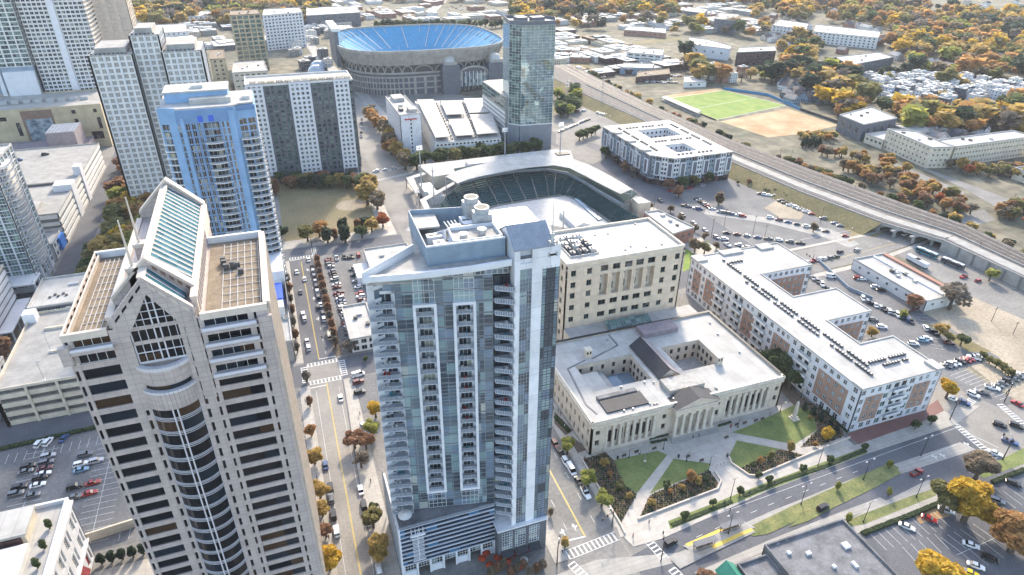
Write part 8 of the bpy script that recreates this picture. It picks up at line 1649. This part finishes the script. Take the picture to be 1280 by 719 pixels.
gx, gy = G(488,705); q = MB(); gx, gy = 16.5, 130.6; q.tube((gx,gy,20.9),(gx,gy,23.2),.05,.05,'galv',5); q.add([(gx+2*math.cos(i*.628),gy+2*math.sin(i*.628),23.0) for i in range(10)]+[(gx,gy,23.8)], [(i,(i+1)%10,10) for i in range(10)], 'umbrella_white'); single('parasol', q, 'large round white parasol on the podium terrace of the condominium', 'parasol')
# people
def person(x, y, col, trouser, label, group=None, a=0.0):
    v = [((0,0,.93),.15),((0,0,1.15),.16),((0,0,1.38),.17),((0,0,1.5),.07),((0,0,1.66),.115),((-.1,0,.88),.1),((-.12,.12,.5),.075),((-.12,-.02,.08),.05),((.1,0,.88),.1),((.12,-.12,.5),.075),((.12,-.2,.1),.05),((-.21,0,1.4),.065),((-.26,.05,1.12),.05),((-.24,.16,.88),.038),((.21,0,1.4),.065),((.26,-.05,1.12),.05),((.24,.1,.9),.038)]
    b = MB()
    for i, j, m in ((0,1,col),(1,2,col),(2,3,'beige_skin'),(3,4,'beige_skin'),(0,5,trouser),(5,6,trouser),(6,7,trouser),(0,8,trouser),(8,9,trouser),(9,10,trouser),(2,11,col),(11,12,col),(12,13,'beige_skin'),(2,14,col),(14,15,col),(15,16,'beige_skin')): b.tube(v[i][0], v[j][0], v[i][1], v[j][1], m, 7)
    b.ball((0,0,1.68), .12, 'beige_skin', 8, 6, 1.15); b.ball((0,-.02,1.73), .122, 'hair_dark', 8, 5, 1.0); b.box(-.17,-.04,.0,-.07,.24,.08,'black_metal'); b.box(.07,-.24,.0,.17,.04,.08,'black_metal')
    tag(link('person', b.mesh('person'), (x, y, .14), a), label, 'person', group)
mat('beige_skin', (.45,.28,.2), .7, .05, 2); mat('hair_dark', (.03,.022,.018), .8, .1, 3); mat('cloth_navy', (.03,.04,.09), .8, .1, 3); mat('cloth_grey', (.18,.18,.19), .8, .1, 3)
for x, y, c, t, l in ((785,637,'cloth_navy','black_metal','person in dark clothes walking on the diagonal plaza path'),(811,655,'cloth_grey','cloth_navy','person in grey on the wide plaza sidewalk'),(864,535,'cloth_navy','cloth_grey','person in navy on the portico steps, left'),(872,538,'black_metal','cloth_navy','person in black on the portico steps, right'),(791,672,'paint_red','black_metal','person in red waiting at the plaza corner'),(668,559+120,'cloth_grey','black_metal','person in grey near the glass corner of the condominium'),(703,690,'paint_white','cloth_navy','person in a white top at the crossing corner'),(912,641,'cloth_navy','black_metal','person in navy on the street hedge sidewalk')): gx, gy = G(x, y); person(gx, gy, c, t, l, None, rc.random()*6)
rp = random.Random(4)
for A_, B_, n, wh in (((-6.5,120),(-6.5,225),9,'on the sidewalk beside the granite tower'),((60,130),(60,225),8,'on the sidewalk under the condominium side'),((84,150),(84,225),7,'on the sidewalk beside the courthouse wall'),((100,119),(160,124),8,'on the wide sidewalk before the plaza walls'),((100,150),(165,152),7,'on the paving under the courthouse columns'),((10.5,140),(11.5,222),7,'on the shaded sidewalk beside the podium')):
    for k in range(n): f = rp.random(); person(A_[0]+(B_[0]-A_[0])*f+rp.random()*1.6, A_[1]+(B_[1]-A_[1])*f, rp.choice(['cloth_navy','cloth_grey','paint_red','paint_white','black_metal']), rp.choice(['cloth_navy','black_metal','cloth_grey']), 'person walking '+wh, 'people '+wh, rp.random()*6)
# white garden pavilion below the blue tower
P = rect(-70, 398, -44, 404); g = Bld('garden_pavilion', 'long white arcade pavilion with a blue pyramid roof among the dark trees', 'pavilion', P, cap=12); g.mb('wall').box(-66,398.5,0,-44,403.5,4.2,'white_panel'); q = MB(); q.box(-66.5,398,4.2,-43.5,404,4.8,'roof_white'); g.one('roof', q)
for k in range(8): g.win.append((-65+k*2.6, 398.5, .4, 0, 1.5, 3, -.1, ('glass_dark', None, 1, 1)))
q = MB(); q.box(-73,397,0,-67,403,3.6,'white_panel'); q.add([(-74,396,3.6),(-66,396,3.6),(-66,404,3.6),(-74,404,3.6),(-70,400,8)], [(0,1,4),(1,2,4),(2,3,4),(3,0,4)], 'metal_roof'); g.one('corner_kiosk', q); g.finish()
# ================================================================== houses beyond the railway
HC_ = {}
def house(x, y, a, w_, l, h, wm, rm, flat, label, group, nm='house'):
    k = (round(w_), round(l), round(h), wm, rm, flat)
    if k not in HC_:
        b = MB(); b.box(-w_/2,-l/2,0,w_/2,l/2,h,wm)
        if flat: b.box(-w_/2-.1,-l/2-.1,h,w_/2+.1,l/2+.1,h+.5,rm); b.box(-w_*.2,-l*.2,h+.5,w_*.1,l*.1,h+1.9,'offwhite')
        else:
            b.slab([(-w_/2-.4,-l/2-.4,h-.1),(0,-l/2-.4,h+w_*.32),(0,l/2+.4,h+w_*.32),(-w_/2-.4,l/2+.4,h-.1)][::-1], .2, rm); b.slab([(0,-l/2-.4,h+w_*.32),(w_/2+.4,-l/2-.4,h-.1),(w_/2+.4,l/2+.4,h-.1),(0,l/2+.4,h+w_*.32)][::-1], .2, rm); b.f = [f for f in b.f]; 
            for yy in (-l/2, l/2-.2): xz(b, [(-w_/2,h-.05),(w_/2,h-.05),(0,h+w_*.3)], yy, yy+.2, wm)
            b.box(w_*.15,-l*.2,h,w_*.15+.8,-l*.2+.8,h+w_*.34,'brick_red')
        for s in (-1, 1):
            for f in range(max(1, int(h//3))):
                for k2 in range(max(1, int(l//3))): yy = -l/2+(k2+.5)*l/max(1, int(l//3)); b.box(s*w_/2-.03,yy-.5,f*3+1,s*w_/2+.03,yy+.5,f*3+2.3,'glass_dark')
                for k2 in range(max(1, int(w_//3))): xx = -w_/2+(k2+.5)*w_/max(1, int(w_//3)); b.box(xx-.5,s*l/2-.03,f*3+1,xx+.5,s*l/2+.03,f*3+2.3,'glass_dark')
        HC_[k] = b.mesh('house')
    tag(link(nm, HC_[k], (x, y, 0), a), label, 'house', group)
rh = random.Random(31); seen = set()
def scatter(n, poly, flat, wms, rms, lab, grp, smin=8, nm='house', ang=None, big=False):
    x0, x1, y0, y1 = min(p[0] for p in poly), max(p[0] for p in poly), min(p[1] for p in poly), max(p[1] for p in poly); k = t = 0
    while k < n and t < n*30:
        t += 1; x, y = x0+rh.random()*(x1-x0), y0+rh.random()*(y1-y0)
        if not inpoly(x, y, poly): continue
        gx, gy = G(x, y); q = (int(gx/smin/1.3), int(gy/smin/1.6))
        if q in seen: continue
        seen.add(q); k += 1; house(gx, gy, ang if ang is not None else rh.choice([.15, .15+math.pi/2]), rh.choice([16,22,28] if big else [8,10,12]), rh.choice([22,30,42] if big else [10,13]), rh.choice([5,6,7] if big else [8,10,12] if flat else [5,6]), rh.choice(wms), rh.choice(rms), flat, lab, grp, nm)
scatter(120, [(1082,104),(1150,100),(1280,112),(1280,130),(1200,128),(1155,140),(1120,136)], True, ['offwhite','white_panel','slategrey','offwhite'], ['roof_white','roof_dirty','roof_white'], 'white flat-roofed townhouse in the dense rows among autumn trees', 'white townhouses', 9, 'townhouse', .3)
scatter(34, [(975,95),(1010,92),(1030,130),(985,130)], False, ['slategrey','offwhite','bluegrey'], ['roof_grey','roof_charcoal'], 'grey-roofed house in the pocket beyond the soccer field', 'houses beyond the soccer field')
scatter(14, [(1165,150),(1230,150),(1235,178),(1160,178)], False, ['white_panel','offwhite','bluegrey'], ['roof_grey','roof_charcoal'], 'white gabled house behind the cream school', 'houses behind the school')
scatter(150, [(950,0),(1280,0),(1280,100),(950,60)], False, ['offwhite','cream','brick_red'], ['roof_grey','roof_dirty','roof_charcoal'], 'small house half hidden in the woods at the top right', 'houses in the far woods')
scatter(90, [(690,0),(950,0),(950,45),(860,40),(690,30)], True, ['offwhite','cream','concrete','brick_red'], ['roof_white','roof_dirty'], 'small flat building in the far suburb at the top centre', 'far suburb at the top centre', 20, 'low_building', None, True)
scatter(34, [(700,40),(780,60),(860,88),(740,98),(692,80)], True, ['offwhite','cream','brick_dark'], ['roof_dirty','roof_white','roof_tan'], 'small shed in the light-industrial streets beyond the tracks', 'sheds beyond the tracks', 24, 'shed', None, True)
scatter(45, [(440,0),(690,0),(690,22),(600,28),(440,30)], True, ['offwhite','cream','brick_red'], ['roof_white','roof_dirty','roof_tan'], 'low depot building on the open ground beyond the stadium', 'depots beyond the stadium', 24, 'depot', None, True)
scatter(70, [(160,0),(440,0),(430,40),(340,60),(250,62),(165,55)], True, ['offwhite','cream','concrete','slategrey'], ['roof_white','roof_dirty','roof_white'], 'low pale building in the crowded blocks at the top left', 'low blocks at the top left', 24, 'low_building', None, True)
scatter(26, [(345,30),(410,30),(415,75),(440,80),(438,92),(350,84)], True, ['offwhite','concrete','slategrey'], ['roof_white','roof_dirty'], 'small pale building between the striped tower and the stadium', 'small blocks left of the stadium', 18, 'low_building')
scatter(12, [(880,86),(925,86),(935,105),(890,102)], True, ['offwhite','brick_red'], ['roof_dirty'], 'small shed behind the soccer field corner', 'sheds behind the soccer field', 14, 'shed')

gx, gy = G(900, 3); 
for k in range(14): tp(1000+k*3.2, 172+(k % 3)*2, 6, ('gold','olive','gold','orange')[k % 4], 'round', '', 'trees at the near edge of the dirt field', ('golden','olive','golden','orange')[k % 4]+' tree in the thin row at the near edge of the orange dirt field')
# ------------------------------------------------------------------ the air between here and the far suburbs
mz = bpy.data.materials.new('haze_air'); mz.use_nodes = True; nt = mz.node_tree; nt.nodes.remove(nt.nodes['Principled BSDF'])
pv = nt.nodes.new('ShaderNodeVolumePrincipled'); pv.inputs['Density'].default_value = 0.00006; pv.inputs['Color'].default_value = (.93, .95, 1, 1); pv.inputs['Anisotropy'].default_value = 0.0
nt.links.new(pv.outputs[0], nt.nodes['Material Output'].inputs['Volume']); MATS['haze_air'] = mz
q = MB(); q.box(-4100, -3100, -1, 6100, 7100, 182, 'haze_air'); struct('haze', q, 'stuff')
# ------------------------------------------------------------------ camera, sky and sun
cd = bpy.data.cameras.new('camera'); cam = bpy.data.objects.new('camera', cd); COL.objects.link(cam)
M = Matrix(((CR[0], CU[0], -CF[0], 0), (CR[1], CU[1], -CF[1], 0), (CR[2], CU[2], -CF[2], HC), (0, 0, 0, 1)))
cam.matrix_world = M; cd.sensor_fit = 'HORIZONTAL'; cd.sensor_width = 36; cd.lens = 36*FPX/1280; cd.clip_start = 1; cd.clip_end = 20000
S.camera = cam
SUN_EL, SUN_AZ = R(31), R(24)            # azimuth measured from +Y (north of the grid) towards +X
w = bpy.data.worlds.new('World'); S.world = w; w.use_nodes = True; nt = w.node_tree
bg = nt.nodes['Background']; sky = nt.nodes.new('ShaderNodeTexSky'); sky.sky_type = 'NISHITA'; sky.sun_disc = False
sky.sun_elevation = SUN_EL; sky.sun_rotation = SUN_AZ; sky.air_density = 1.0; sky.dust_density = 1.5; sky.ozone_density = 1.0; sky.altitude = 200
nt.links.new(sky.outputs[0], bg.inputs[0]); bg.inputs[1].default_value = 0.15
ld = bpy.data.lights.new('sun', 'SUN'); ld.energy = 1.5; ld.angle = R(5); ld.color = (1, .92, .80)
so = bpy.data.objects.new('sun', ld); COL.objects.link(so)
dv = Vector((math.sin(SUN_AZ)*math.cos(SUN_EL), math.cos(SUN_AZ)*math.cos(SUN_EL), math.sin(SUN_EL)))
so.rotation_euler = dv.to_track_quat('Z', 'Y').to_euler(); so.location = (0, 0, 400)
S.view_settings.view_transform = 'Standard'; S.view_settings.look = 'None'; S.view_settings.exposure = 1.95; S.view_settings.use_white_balance = True; S.view_settings.white_balance_temperature = 7150; S.view_settings.white_balance_tint = 10; S.view_settings.gamma = 1
S.cycles.max_bounces = 6; S.cycles.diffuse_bounces = 2; S.cycles.glossy_bounces = 3; S.cycles.transmission_bounces = 2; S.cycles.volume_bounces = 0
S.cycles.use_denoising = True; S.cycles.sample_clamp_indirect = 4
